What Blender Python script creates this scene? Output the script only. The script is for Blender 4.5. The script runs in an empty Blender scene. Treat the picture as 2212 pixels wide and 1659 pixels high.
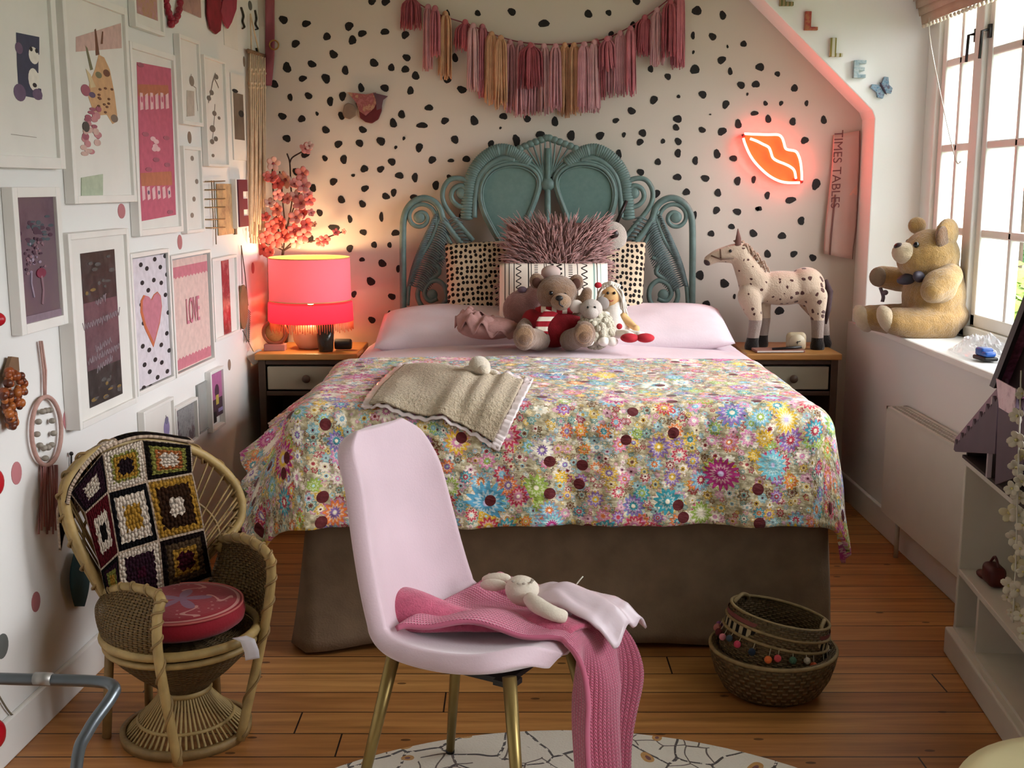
import bpy, math, random
from mathutils import Vector, Matrix, noise
V = Vector
RN = random.Random(11)
PI = math.pi
sc = bpy.context.scene
COL = sc.collection

# ---------------------------------------------------------------- camera geometry (photo taken as 2212 x 1659)
FPX = 2500.0
TH = math.atan(430 / 2500)
CT, ST = math.cos(TH), math.sin(TH)
EYE = V((0, 0, 1.43))
YB = 5.31            # back wall
LA, LB = -1.4386, 0.06   # left wall  X = LA + LB*Y
LN = V((1, -LB, 0)).normalized()
LE = V((LB, 1, 0)).normalized()
UP = V((0, 0, 1))

def ray(x, y):
    u = (x - 1106.0) / FPX
    v = (y - 829.5) / FPX
    return V((u, CT - v * ST, -(ST + v * CT)))
def PY(x, y, Y):
    d = ray(x, y); return EYE + d * (Y / d.y)
def PX(x, y, X):
    d = ray(x, y); return EYE + d * (X / d.x)
def PZ(x, y, Z):
    d = ray(x, y); return EYE + d * ((Z - EYE.z) / d.z)
def PP(x, y, p0, n):
    d = ray(x, y); return EYE + d * ((p0 - EYE).dot(n) / d.dot(n))
LP0 = V((LA, 0, 0))
def PL(x, y, off=0.0):
    return PP(x, y, LP0 + LN * off, LN)

# ---------------------------------------------------------------- mesh builder
def cr(pts, k=6, closed=False):
    """Catmull-Rom through pts"""
    P = [V(p) for p in pts]
    n = len(P)
    out = []
    rng = n if closed else n - 1
    for i in range(rng):
        if closed:
            a, b, c, d = P[(i - 1) % n], P[i], P[(i + 1) % n], P[(i + 2) % n]
        else:
            a = P[i - 1] if i > 0 else P[0] * 2 - P[1]
            b, c = P[i], P[i + 1]
            d = P[i + 2] if i + 2 < n else P[-1] * 2 - P[-2]
        for j in range(k):
            t = j / k
            out.append(0.5 * ((2 * b) + (c - a) * t + (2 * a - 5 * b + 4 * c - d) * t * t + (3 * b - a - 3 * c + d) * t ** 3))
    if not closed:
        out.append(P[-1].copy())
    return out

def crf(vals, t):
    """smooth interpolation of a list of floats at t in 0..1"""
    n = len(vals) - 1
    x = min(max(t, 0), 1) * n
    i = min(int(x), n - 1); f = x - i
    a = vals[max(i - 1, 0)]; b = vals[i]; c = vals[i + 1]; d = vals[min(i + 2, n)]
    return 0.5 * ((2 * b) + (c - a) * f + (2 * a - 5 * b + 4 * c - d) * f * f + (3 * b - a - 3 * c + d) * f ** 3)

def basis(n, up=UP):
    n = V(n).normalized()
    if abs(n.dot(up)) > 0.98: up = V((0, 1, 0))
    x = up.cross(n).normalized()
    return x, n.cross(x).normalized(), n

def rotz(a): return Matrix.Rotation(a, 3, 'Z')
def eul(x=0, y=0, z=0):
    return Matrix.Rotation(z, 3, 'Z') @ Matrix.Rotation(y, 3, 'Y') @ Matrix.Rotation(x, 3, 'X')
def aim(d):
    """matrix whose z axis points along d"""
    x, y, z = basis(d)
    return Matrix((x, y, z)).transposed()

class MB:
    def __init__(s):
        s.v = []; s.f = []; s.m = []; s.uv = []
    def add(s, vs, fs, mi=0, uvs=None):
        o = len(s.v)
        s.v += [V(p) for p in vs]
        for i, f in enumerate(fs):
            s.f.append([o + k for k in f]); s.m.append(mi)
            s.uv.append([uvs[k] for k in f] if uvs else None)
        return s
    def box(s, c, size, rot=None, mi=0):
        c = V(c); hx, hy, hz = [q / 2 for q in size]
        vs = [V((x, y, z)) for z in (-hz, hz) for y in (-hy, hy) for x in (-hx, hx)]
        if rot is not None: vs = [rot @ p for p in vs]
        return s.add([c + p for p in vs], [(0, 2, 3, 1), (4, 5, 7, 6), (0, 1, 5, 4), (2, 6, 7, 3), (0, 4, 6, 2), (1, 3, 7, 5)], mi)
    def bb(s, a, b, mi=0):
        a, b = V(a), V(b)
        return s.box((a + b) / 2, [abs(b[i] - a[i]) for i in range(3)], None, mi)
    def tube(s, pts, r, n=8, closed=False, mi=0, flat=None):
        P = [V(p) for p in pts]
        m = len(P)
        rr = r if isinstance(r, (list, tuple)) else [r] * m
        T = []
        for i in range(m):
            if closed: t = P[(i + 1) % m] - P[(i - 1) % m]
            else: t = P[min(i + 1, m - 1)] - P[max(i - 1, 0)]
            T.append(t.normalized() if t.length > 1e-9 else UP.copy())
        x, y, _ = basis(T[0])
        vs = []
        for i in range(m):
            if i:
                q = T[i - 1].rotation_difference(T[i])
                x = q @ x
                x = (x - T[i] * x.dot(T[i])).normalized()
            y = T[i].cross(x)
            for k in range(n):
                a = 2 * PI * k / n
                vs.append(P[i] + x * (math.cos(a) * rr[i]) + y * (math.sin(a) * rr[i] * (flat or 1)))
        fs = []
        for i in range(m if closed else m - 1):
            j = (i + 1) % m
            for k in range(n):
                l = (k + 1) % n
                fs.append((i * n + k, i * n + l, j * n + l, j * n + k))
        if not closed:
            fs.append(tuple(range(n - 1, -1, -1)))
            fs.append(tuple((m - 1) * n + k for k in range(n)))
        return s.add(vs, fs, mi)
    def ell(s, c, r, rot=None, n=16, m=10, mi=0):
        c = V(c)
        if not isinstance(r, (list, tuple)): r = (r, r, r)
        vs = [V((0, 0, -r[2]))]
        for i in range(1, m):
            a = -PI / 2 + PI * i / m
            for k in range(n):
                b = 2 * PI * k / n
                vs.append(V((r[0] * math.cos(a) * math.cos(b), r[1] * math.cos(a) * math.sin(b), r[2] * math.sin(a))))
        vs.append(V((0, 0, r[2])))
        if rot is not None: vs = [rot @ p for p in vs]
        fs = []
        for k in range(n):
            l = (k + 1) % n
            fs.append((0, 1 + l, 1 + k))
            for i in range(m - 2):
                fs.append((1 + i * n + k, 1 + i * n + l, 1 + (i + 1) * n + l, 1 + (i + 1) * n + k))
            fs.append((1 + (m - 2) * n + k, 1 + (m - 2) * n + l, len(vs) - 1))
        return s.add([c + p for p in vs], fs, mi)
    def lathe(s, prof, c=(0, 0, 0), n=32, rot=None, mi=0, close=True, sc2=(1, 1)):
        c = V(c); vs = []; uv = []
        m = len(prof)
        for i, (r, z) in enumerate(prof):
            for k in range(n):
                a = 2 * PI * k / n
                p = V((r * math.cos(a) * sc2[0], r * math.sin(a) * sc2[1], z))
                vs.append(c + (rot @ p if rot is not None else p))
                uv.append((k / n, i / max(m - 1, 1)))
        fs = []
        for i in range(m - 1):
            for k in range(n):
                l = (k + 1) % n
                fs.append((i * n + k, i * n + l, (i + 1) * n + l, (i + 1) * n + k))
        if close:
            if prof[0][0] > 1e-5: fs.append(tuple(range(n - 1, -1, -1)))
            if prof[-1][0] > 1e-5: fs.append(tuple((m - 1) * n + k for k in range(n)))
        return s.add(vs, fs, mi, uv)
    def prism(s, pts, nrm, th, mi=0):
        """closed outline extruded along nrm by th"""
        P = [V(p) for p in pts]; nrm = V(nrm).normalized()
        n = len(P)
        a = V((0, 0, 0))
        for i in range(n): a += P[i].cross(P[(i + 1) % n])
        if a.dot(nrm) < 0: P = P[::-1]
        vs = P + [p + nrm * th for p in P]
        fs = [tuple(range(n - 1, -1, -1)), tuple(range(n, 2 * n))]
        for i in range(n):
            j = (i + 1) % n
            fs.append((i, j, n + j, n + i))
        return s.add(vs, fs, mi)
    def sheet(s, fn, nu, nv, mi=0, uvs=(1, 1), closed_u=False):
        vs, uv = [], []
        for j in range(nv + 1):
            for i in range(nu + 1):
                vs.append(fn(i / nu, j / nv)); uv.append((i / nu * uvs[0], j / nv * uvs[1]))
        fs = []
        w = nu + 1
        for j in range(nv):
            for i in range(nu):
                fs.append((j * w + i, j * w + i + 1, (j + 1) * w + i + 1, (j + 1) * w + i))
        return s.add(vs, fs, mi, uv)
    def cushion(s, c, ax, ay, w, h, t, n=20, p=2.6, mi=0, pinch=.06, seed=0):
        """stuffed cushion: ax, ay the in-plane axes"""
        c, ax, ay = V(c), V(ax).normalized(), V(ay).normalized()
        az = ax.cross(ay).normalized()
        for sg in (1, -1):
            def fn(u, v):
                a, b = u * 2 - 1, v * 2 - 1
                th = max(0, (1 - abs(a) ** p)) ** .5 * max(0, (1 - abs(b) ** p)) ** .5
                wx = 1 - pinch * (1 - b * b); wy = 1 - pinch * (1 - a * a)
                nz = noise.noise(V((a * 1.7 + seed, b * 1.7, sg))) * .12 + 1
                return c + ax * (a * w / 2 * wy) + ay * (b * h / 2 * wx) + az * (sg * t / 2 * th * nz)
            if sg == 1: s.sheet(fn, n, n, mi)
            else: s.sheet(lambda u, v: fn(1 - u, v), n, n, mi)
        return s

WL = {}
def _finish(o, parent, label, cat, group, kind):
    COL.objects.link(o)
    if parent is not None: o.parent = parent
    if label: o['label'] = label
    if cat: o['category'] = cat
    if group: o['group'] = group
    if kind: o['kind'] = kind

def thing(name, label, cat, loc=(0, 0, 0), group=None, kind=None):
    o = bpy.data.objects.new(name, None)
    o.empty_display_size = .05
    o.location = loc
    WL[o] = V(loc)
    _finish(o, None, label, cat, group, kind)
    return o

def obj(name, mb, mats, parent=None, label=None, cat=None, group=None, kind=None, smooth=True, mods=(), loc=None):
    if parent is not None: org = WL[parent]
    else: org = V(loc) if loc is not None else V((0, 0, 0))
    if not isinstance(mats, (list, tuple)): mats = [mats]
    me = bpy.data.meshes.new(name)
    me.from_pydata([p - org for p in mb.v], [], mb.f)
    for m in mats: me.materials.append(m)
    if len(mats) > 1: me.polygons.foreach_set('material_index', mb.m)
    if any(u for u in mb.uv):
        uvl = me.uv_layers.new(name='UVMap')
        k = 0
        for f, u in zip(mb.f, mb.uv):
            for i in range(len(f)):
                if u: uvl.data[k].uv = u[i]
                k += 1
    me.update()
    if smooth: me.polygons.foreach_set('use_smooth', [True] * len(me.polygons))
    o = bpy.data.objects.new(name, me)
    if parent is None: o.location = org
    WL[o] = org
    for md in mods:
        t = md[0]
        if t == 'BEVEL':
            b = o.modifiers.new('bevel', 'BEVEL'); b.width = md[1]; b.segments = md[2] if len(md) > 2 else 2; b.limit_method = 'ANGLE'
        elif t == 'SUB':
            b = o.modifiers.new('sub', 'SUBSURF'); b.levels = md[1]; b.render_levels = md[1]
        elif t == 'SOLID':
            b = o.modifiers.new('solid', 'SOLIDIFY'); b.thickness = md[1]; b.offset = md[2] if len(md) > 2 else 0
        elif t == 'REMESH':
            b = o.modifiers.new('remesh', 'REMESH'); b.mode = 'VOXEL'; b.voxel_size = md[1]; b.use_smooth_shade = True
        elif t == 'SMOOTH':
            b = o.modifiers.new('smooth', 'SMOOTH'); b.iterations = md[1]; b.factor = .5
        elif t == 'WELD':
            b = o.modifiers.new('weld', 'WELD'); b.merge_threshold = md[1]
        elif t == 'DISP':
            tx = bpy.data.textures.new(name + '_tex', 'CLOUDS'); tx.noise_scale = md[2]; tx.noise_depth = 3
            b = o.modifiers.new('disp', 'DISPLACE'); b.texture = tx; b.strength = md[1]; b.mid_level = .5; b.texture_coords = 'LOCAL'
    _finish(o, parent, label, cat, group, kind)
    return o

def struct(name, mb, mats, smooth=False, mods=(), parent=None):
    return obj(name, mb, mats, parent=parent, kind=None if parent is not None else 'structure', smooth=smooth, mods=mods)

def text(name, body, size, loc, mat, parent, xax, yax, ext=.001, align='CENTER', font_scale=(1, 1)):
    """lettering as a mesh, child of parent"""
    cu = bpy.data.curves.new(name, 'FONT')
    cu.body = body; cu.size = size; cu.extrude = ext; cu.align_x = align; cu.align_y = 'CENTER'
    tmp = bpy.data.objects.new(name + '_tmp', cu); COL.objects.link(tmp)
    dg = bpy.context.evaluated_depsgraph_get()
    me = bpy.data.meshes.new_from_object(tmp.evaluated_get(dg))
    bpy.data.objects.remove(tmp); bpy.data.curves.remove(cu)
    me.materials.clear(); me.materials.append(mat)
    o = bpy.data.objects.new(name, me)
    x, y = V(xax).normalized() * font_scale[0], V(yax).normalized() * font_scale[1]
    z = x.cross(y).normalized()
    M = Matrix((x, y, z)).transposed().to_4x4()
    M.translation = V(loc) - WL[parent]
    me.transform(M)
    COL.objects.link(o)
    o.parent = parent
    WL[o] = WL[parent]
    return o

# ---------------------------------------------------------------- materials
def lin(h):
    h = h.lstrip('#')
    out = []
    for i in (0, 2, 4):
        c = int(h[i:i + 2], 16) / 255
        out.append(c / 12.92 if c <= .04045 else ((c + .055) / 1.055) ** 2.4)
    return (out[0], out[1], out[2], 1)

class NT:
    def __init__(s, name):
        s.mat = bpy.data.materials.new(name); s.mat.use_nodes = True
        s.t = s.mat.node_tree; s.t.nodes.clear()
        s.out = s.t.nodes.new('ShaderNodeOutputMaterial')
        s.tc = None
    def n(s, typ, props=None, **ins):
        nd = s.t.nodes.new('ShaderNode' + typ)
        for k, v in (props or {}).items(): setattr(nd, k, v)
        for k, v in ins.items(): s.set(nd, k.replace('_', ' '), v)
        return nd
    def set(s, nd, k, v):
        sock = nd.inputs[int(k)] if k.isdigit() else nd.inputs[k]
        if isinstance(v, bpy.types.NodeSocket): s.t.links.new(v, sock)
        elif hasattr(sock, 'default_value'):
            if sock.type == 'RGBA' and isinstance(v, str): v = lin(v)
            sock.default_value = v
    def co(s, which='Object'):
        if s.tc is None: s.tc = s.t.nodes.new('ShaderNodeTexCoord')
        return s.tc.outputs[which]
    def m(s, op, a, b=None, c=None, clamp=False):
        nd = s.t.nodes.new('ShaderNodeMath'); nd.operation = op; nd.use_clamp = clamp
        for i, x in enumerate((a, b, c)):
            if x is None: continue
            if isinstance(x, bpy.types.NodeSocket): s.t.links.new(x, nd.inputs[i])
            else: nd.inputs[i].default_value = x
        return nd.outputs[0]
    def vm(s, op, a, b=None):
        nd = s.t.nodes.new('ShaderNodeVectorMath'); nd.operation = op
        for i, x in enumerate((a, b)):
            if x is None: continue
            if isinstance(x, bpy.types.NodeSocket): s.t.links.new(x, nd.inputs[i])
            elif isinstance(x, (int, float)): nd.inputs[3].default_value = x
            else: nd.inputs[i].default_value = x
        return nd.outputs['Value'] if op in ('LENGTH', 'DOT_PRODUCT', 'DISTANCE') else nd.outputs[0]
    def scale(s, vec, k):
        nd = s.t.nodes.new('ShaderNodeVectorMath'); nd.operation = 'MULTIPLY'
        s.t.links.new(vec, nd.inputs[0])
        nd.inputs[1].default_value = k if isinstance(k, (tuple, list)) else (k, k, k)
        return nd.outputs[0]
    def sep(s, vec):
        nd = s.t.nodes.new('ShaderNodeSeparateXYZ'); s.t.links.new(vec, nd.inputs[0])
        return nd.outputs
    def mix(s, f, a, b, blend='MIX'):
        nd = s.t.nodes.new('ShaderNodeMix'); nd.data_type = 'RGBA'; nd.blend_type = blend
        for i, x in ((0, f), (6, a), (7, b)):
            if isinstance(x, bpy.types.NodeSocket): s.t.links.new(x, nd.inputs[i])
            else:
                if isinstance(x, str): x = lin(x)
                nd.inputs[i].default_value = x
        return nd.outputs[2]
    def ramp(s, f, stops, interp='LINEAR'):
        nd = s.t.nodes.new('ShaderNodeValToRGB'); nd.color_ramp.interpolation = interp
        e = nd.color_ramp.elements
        while len(e) > 1: e.remove(e[-1])
        e[0].position = stops[0][0]; e[0].color = lin(stops[0][1]) if isinstance(stops[0][1], str) else stops[0][1]
        for p, c in stops[1:]:
            q = e.new(p); q.color = lin(c) if isinstance(c, str) else c
        s.t.links.new(f, nd.inputs[0])
        return nd.outputs[0]
    def noise(s, vec, scale, detail=3, rough=.5, out=0):
        nd = s.n('TexNoise', Scale=scale, Detail=detail, Roughness=rough)
        s.t.links.new(vec, nd.inputs['Vector'])
        return nd.outputs[out]
    def bump(s, h, strength=.3, dist=.01):
        nd = s.n('Bump', Strength=strength, Distance=dist)
        s.t.links.new(h, nd.inputs['Height'])
        return nd.outputs[0]
    def bsdf(s, color, rough=.6, metal=0, bump=None, sheen=0, alpha=None, emis=None, estr=0, coat=0, spec=.5, sss=0):
        b = s.n('BsdfPrincipled')
        s.set(b, 'Base Color', color); s.set(b, 'Roughness', rough); s.set(b, 'Metallic', metal)
        s.set(b, 'Specular IOR Level', spec)
        if sheen: s.set(b, 'Sheen Weight', sheen); s.set(b, 'Sheen Roughness', .5)
        if coat: s.set(b, 'Coat Weight', coat)
        if bump is not None: s.t.links.new(bump, b.inputs['Normal'])
        if alpha is not None: s.set(b, 'Alpha', alpha)
        if emis is not None: s.set(b, 'Emission Color', emis); s.set(b, 'Emission Strength', estr)
        s.t.links.new(b.outputs[0], s.out.inputs[0])
        return b

MC = {}
def M(name, hexc, rough=.65, var=.1, vs=9, bump=0, bs=80, metal=0, sheen=0, coat=0, spec=.4, stretch=(1, 1, 1)):
    if name in MC: return MC[name]
    t = NT(name)
    c = lin(hexc)
    co = t.scale(t.co(), stretch)
    f = t.noise(co, vs)
    lo = tuple(x * (1 - var) for x in c[:3]) + (1,); hi = tuple(min(1, x * (1 + var)) for x in c[:3]) + (1,)
    col = t.ramp(f, [(.3, lo), (.7, hi)])
    bp = t.bump(t.noise(co, bs, 4), bump, .006) if bump else None
    t.bsdf(col, rough, metal, bp, sheen, coat=coat, spec=spec)
    MC[name] = t.mat
    return t.mat
# ---------------------------------------------------------------- special materials
def m_floor():
    t = NT('floor_boards')
    x, y, z = t.sep(t.co())[:3]
    yy = t.m('DIVIDE', t.m('SUBTRACT', y, 2.859), .1265)
    row = t.m('FLOOR', yy)
    fr = t.m('FRACT', yy)
    rnd = t.n('TexWhiteNoise', {'noise_dimensions': '1D'}); t.t.links.new(row, rnd.inputs['W'])
    rv = rnd.outputs['Value']
    cmb = t.n('CombineXYZ'); t.set(cmb, 'X', t.m('ADD', t.m('MULTIPLY', x, 1.3), t.m('MULTIPLY', rv, 37))); t.set(cmb, 'Y', t.m('MULTIPLY', y, 22)); t.set(cmb, 'Z', row)
    g = t.noise(cmb.outputs[0], 1.6, 5, .6)
    base = t.ramp(g, [(.25, '#966c40'), (.5, '#bb8a54'), (.75, '#d6a86e')])
    tone = t.ramp(rv, [(0, '#c9a98b'), (.5, '#e6cdb0'), (1, '#fff0d8')])
    col = t.mix(.8, base, tone, 'MULTIPLY')
    kn = t.n('TexVoronoi', {'voronoi_dimensions': '2D'}, Scale=2.1)
    c2 = t.n('CombineXYZ'); t.set(c2, 'X', x); t.set(c2, 'Y', t.m('MULTIPLY', y, 2.2)); t.t.links.new(c2.outputs[0], kn.inputs['Vector'])
    km = t.m('LESS_THAN', kn.outputs['Distance'], .028)
    col = t.mix(t.m('MULTIPLY', km, .75), col, '#3a1c0c')
    gap = t.m('ADD', t.m('LESS_THAN', fr, .022), t.m('GREATER_THAN', fr, .985), clamp=True)
    ln = t.m('FRACT', t.m('ADD', t.m('DIVIDE', x, 2.3), t.m('MULTIPLY', rv, 7.3)))
    gap = t.m('ADD', gap, t.m('LESS_THAN', ln, .002), clamp=True)
    col = t.mix(gap, col, '#20100a')
    h = t.m('SUBTRACT', t.m('MULTIPLY', g, .15), gap)
    t.bsdf(col, .42, 0, t.bump(h, .35, .004), spec=.4)
    return t.mat

def m_wall(name, hexc):
    t = NT(name)
    f = t.noise(t.co(), 1.2, 2)
    c = lin(hexc)
    col = t.ramp(f, [(.3, tuple(q * .97 for q in c[:3]) + (1,)), (.7, c)])
    t.bsdf(col, .85, 0, t.bump(t.noise(t.co(), 90, 3), .06, .003), spec=.2)
    return t.mat

def m_glass():
    t = NT('window_glass')
    tr = t.n('BsdfTransparent'); gl = t.n('BsdfGlossy', Roughness=.02)
    fr = t.n('LayerWeight', Blend=.5)
    fac = t.m('MULTIPLY_ADD', t.m('POWER', fr.outputs['Facing'], 6), .12, .015)
    mx = t.n('MixShader'); t.t.links.new(fac, mx.inputs[0]); t.t.links.new(tr.outputs[0], mx.inputs[1]); t.t.links.new(gl.outputs[0], mx.inputs[2])
    t.t.links.new(mx.outputs[0], t.out.inputs[0])
    return t.mat

def m_emit(name, hexc, s):
    t = NT(name)
    e = t.n('Emission', Color=lin(hexc), Strength=s)
    t.t.links.new(e.outputs[0], t.out.inputs[0])
    return t.mat

def m_translucent(name, hexc, hex2, f=.5, weave=0):
    t = NT(name)
    d = t.n('BsdfDiffuse', Color=lin(hexc)); tr = t.n('BsdfTranslucent', Color=lin(hex2))
    mx = t.n('MixShader'); mx.inputs[0].default_value = f
    t.t.links.new(d.outputs[0], mx.inputs[1]); t.t.links.new(tr.outputs[0], mx.inputs[2])
    t.t.links.new(mx.outputs[0], t.out.inputs[0])
    return t.mat

def flower_layer(t, uv, scale, thresh, R0, petals, pal, under, seed=0, centre='#fff4dc'):
    v = t.n('TexVoronoi', {'voronoi_dimensions': '2D'}, Scale=1.0, Randomness=.75)
    sv = t.vm('ADD', t.scale(uv, scale), (seed * 3.7, seed * 1.3, 0))
    t.t.links.new(sv, v.inputs['Vector'])
    d = t.vm('SUBTRACT', sv, v.outputs['Position'])
    s = t.sep(d)
    ang = t.m('ARCTAN2', s[1], s[0])
    r = t.vm('LENGTH', d)
    cs = t.n('SeparateColor'); t.t.links.new(v.outputs['Color'], cs.inputs[0])
    rnd, rnd2, rnd3 = cs.outputs[0], cs.outputs[1], cs.outputs[2]
    w = t.m('SINE', t.m('MULTIPLY', ang, petals))
    Rr = t.m('MULTIPLY', t.m('MULTIPLY_ADD', w, .16, .84), t.m('MULTIPLY_ADD', rnd3, R0 * .5, R0 * .7))
    q = t.m('DIVIDE', r, Rr)
    mask = t.m('MULTIPLY', t.m('LESS_THAN', q, 1), t.m('GREATER_THAN', rnd, thresh))
    n = len(pal)
    c1 = t.ramp(rnd2, [(i / n, c) for i, c in enumerate(pal)], 'CONSTANT')
    c2 = t.ramp(t.m('FRACT', t.m('MULTIPLY_ADD', rnd2, 3.7, .31)), [(i / n, c) for i, c in enumerate(pal)], 'CONSTANT')
    col = t.mix(t.m('LESS_THAN', q, .62), c1, t.mix(.35, c1, '#fff6e0'))
    col = t.mix(t.m('LESS_THAN', q, .42), col, c2)
    col = t.mix(t.m('LESS_THAN', q, .2), col, centre)
    ring = t.m('LESS_THAN', t.m('ABSOLUTE', t.m('SUBTRACT', q, .93)), .07)
    col = t.mix(t.m('MULTIPLY', ring, .6), col, c2)
    return t.mix(mask, under, col)

def m_quilt():
    t = NT('floral_quilt')
    uv = t.co('UV')
    jit = t.n('TexNoise', Scale=6, Detail=2); t.t.links.new(uv, jit.inputs['Vector'])
    uvd = t.vm('ADD', uv, t.scale(t.vm('SUBTRACT', jit.outputs['Color'], (.5, .5, .5)), .03))
    g = t.noise(uv, 55, 3)
    base = t.ramp(g, [(.3, '#8f8265'), (.5, '#b5a785'), (.68, '#e2d8bb')])
    small = ['#a0343c', '#d9c7a0', '#6d8f86', '#e8d9c9', '#7a5a3a', '#c98fa2', '#c9a238', '#8fb3b8']
    mid = ['#c23a4f', '#3f9aa8', '#e2b436', '#d987ad', '#8f6fae', '#f0e6d2', '#7fb3c9', '#e07a3a', '#9ab04f']
    big = ['#b02a7a', '#7cc0cc', '#c03a86', '#efe6cf', '#e6bc3c', '#b02a7a', '#5a9fc0']
    c = flower_layer(t, uvd, 46, .15, .5, 6, small, base, 1)
    c = flower_layer(t, uvd, 26, .25, .46, 7, small, c, 5, '#5a1f2a')
    c = flower_layer(t, uvd, 17, .25, .45, 9, mid, c, 2, '#b8d8d8')
    c = flower_layer(t, uvd, 10.5, .35, .42, 12, mid, c, 3)
    c = flower_layer(t, uvd, 5.6, .5, .36, 16, big, c, 4, '#d8c8e8')
    dots = t.n('TexVoronoi', {'voronoi_dimensions': '2D'}, Scale=7.3, Randomness=.9); t.t.links.new(t.vm('ADD', uv, (4.4, 2.2, 0)), dots.inputs['Vector'])
    sc_ = t.n('SeparateColor'); t.t.links.new(dots.outputs['Color'], sc_.inputs[0])
    c = t.mix(t.m('MULTIPLY', t.m('LESS_THAN', dots.outputs['Distance'], .13), t.m('GREATER_THAN', sc_.outputs[0], .55)), c, '#5e1f22')
    qv = t.n('TexVoronoi', {'feature': 'SMOOTH_F1'}, Scale=34); t.t.links.new(uv, qv.inputs['Vector'])
    h = t.m('ADD', t.noise(t.scale(uv, (1, 2.2, 1)), 22, 3), t.m('MULTIPLY', qv.outputs['Distance'], .9))
    t.bsdf(c, .8, 0, t.bump(h, .75, .014), .15, spec=.2)
    return t.mat

def m_dotfab():
    t = NT('dotted_cushion_fabric')
    uv = t.co('UV')
    v = t.n('TexVoronoi', {'voronoi_dimensions': '2D'}, Scale=14, Randomness=.38); t.t.links.new(t.vm('ADD', uv, t.scale(t.sep_noise(uv, 30), .004)), v.inputs['Vector'])
    c = t.mix(t.m('LESS_THAN', v.outputs['Distance'], .34), '#c9b59a', '#15100e')
    t.bsdf(c, .85, 0, t.bump(t.noise(uv, 120, 2), .3, .003), spec=.2)
    return t.mat
def _sepn(s, vec, k):
    nd = s.n('TexNoise', Scale=k, Detail=2); s.t.links.new(vec, nd.inputs['Vector'])
    return s.vm('SUBTRACT', nd.outputs['Color'], (.5, .5, .5))
NT.sep_noise = _sepn

def m_tribal():
    t = NT('tribal_stripe_fabric')
    u, v, _ = t.sep(t.co('UV'))[:3]
    pal = 'white'
    W, K, G = '#efe3d6', '#2b2320', '#8aa39a'
    stops = [(0, W), (.04, K), (.05, W), (.075, K), (.085, W), (.12, K), (.128, W), (.2, W), (.25, K), (.26, W), (.275, K), (.283, W), (.40, K), (.408, W), (.42, K), (.427, W),
             (.58, W), (.60, K), (.607, W), (.72, K), (.73, W), (.87, G), (.885, W), (.90, K), (.907, W), (.93, G), (.94, W)]
    c = t.ramp(u, stops, 'CONSTANT')
    def band(lo, hi): return t.m('MULTIPLY', t.m('GREATER_THAN', u, lo), t.m('LESS_THAN', u, hi))
    def zig(lo, hi, per, th):
        w = (hi - lo)
        tri = t.m('PINGPONG', t.m('MULTIPLY', v, per), .5)
        x = t.m('DIVIDE', t.m('SUBTRACT', u, lo), w)
        dd = t.m('ABSOLUTE', t.m('SUBTRACT', x, t.m('MULTIPLY', tri, 2)))
        return t.m('MULTIPLY', t.m('LESS_THAN', dd, th), band(lo, hi))
    for lo, hi, per, th in ((.44, .5, 12, .35), (.52, .58, 12, .35), (.14, .19, 9, .18), (.76, .82, 9, .2)):
        c = t.mix(zig(lo, hi, per, th), c, K)
    tick = t.m('MULTIPLY', t.m('LESS_THAN', t.m('FRACT', t.m('MULTIPLY', v, 26)), .4), t.m('ADD', band(.31, .345), band(.64, .68), clamp=True))
    c = t.mix(tick, c, K)
    t.bsdf(c, .85, 0, t.bump(t.noise(t.co('UV'), 140, 2), .3, .003), spec=.2)
    return t.mat

def m_crochet(name, cols, rings):
    """granny square: colours from centre outwards"""
    t = NT('crochet_' + name)
    uv = t.co('UV')
    s = t.sep(t.vm('SUBTRACT', uv, (.5, .5, 0)))
    ax, ay = t.m('ABSOLUTE', s[0]), t.m('ABSOLUTE', s[1])
    d = t.m('MULTIPLY', t.m('MAXIMUM', ax, ay), 2)
    lobe = t.m('ADD', t.m('COSINE', t.m('MULTIPLY', s[0], 44)), t.m('COSINE', t.m('MULTIPLY', s[1], 44)))
    nz = t.noise(uv, 16, 3)
    q = t.m('ADD', t.m('MULTIPLY_ADD', lobe, .028, d), t.m('MULTIPLY_ADD', nz, .12, -.06))
    c = t.ramp(q, [(p, h) for p, h in zip([0] + rings, cols)], 'CONSTANT')
    v = t.n('TexVoronoi', {'voronoi_dimensions': '2D'}, Scale=13, Randomness=.55); t.t.links.new(uv, v.inputs['Vector'])
    hole = t.m('LESS_THAN', t.m('ADD', v.outputs['Distance'], t.m('MULTIPLY', nz, .2)), .2)
    c = t.mix(t.m('MULTIPLY', t.m('GREATER_THAN', v.outputs['Distance'], .52), .55), c, '#120b0a')
    edge = t.m('GREATER_THAN', d, .955)
    c = t.mix(edge, c, '#b09a86')
    h = t.m('ADD', t.m('MULTIPLY', v.outputs['Distance'], -1.0), t.m('MULTIPLY', edge, .5))
    t.bsdf(c, .95, 0, t.bump(h, 1.0, .012), 0, spec=.05)
    return t.mat

def m_knit(name, hexc, su, sv):
    t = NT(name)
    uv = t.co('UV')
    s = t.sep(uv)
    a = t.m('MULTIPLY', s[0], su); b = t.m('MULTIPLY', s[1], sv)
    tri = t.m('PINGPONG', a, .5)
    st = t.m('FRACT', t.m('ADD', b, t.m('MULTIPLY', tri, 1.1)))
    h = t.m('MULTIPLY', t.m('SINE', t.m('MULTIPLY', st, PI)), t.m('SINE', t.m('MULTIPLY', t.m('FRACT', a), PI)))
    c = lin(hexc)
    col = t.ramp(h, [(0, tuple(q * .74 for q in c[:3]) + (1,)), (.6, c)])
    t.bsdf(col, .9, 0, t.bump(h, .6, .008), .4, spec=.15)
    return t.mat

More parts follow.
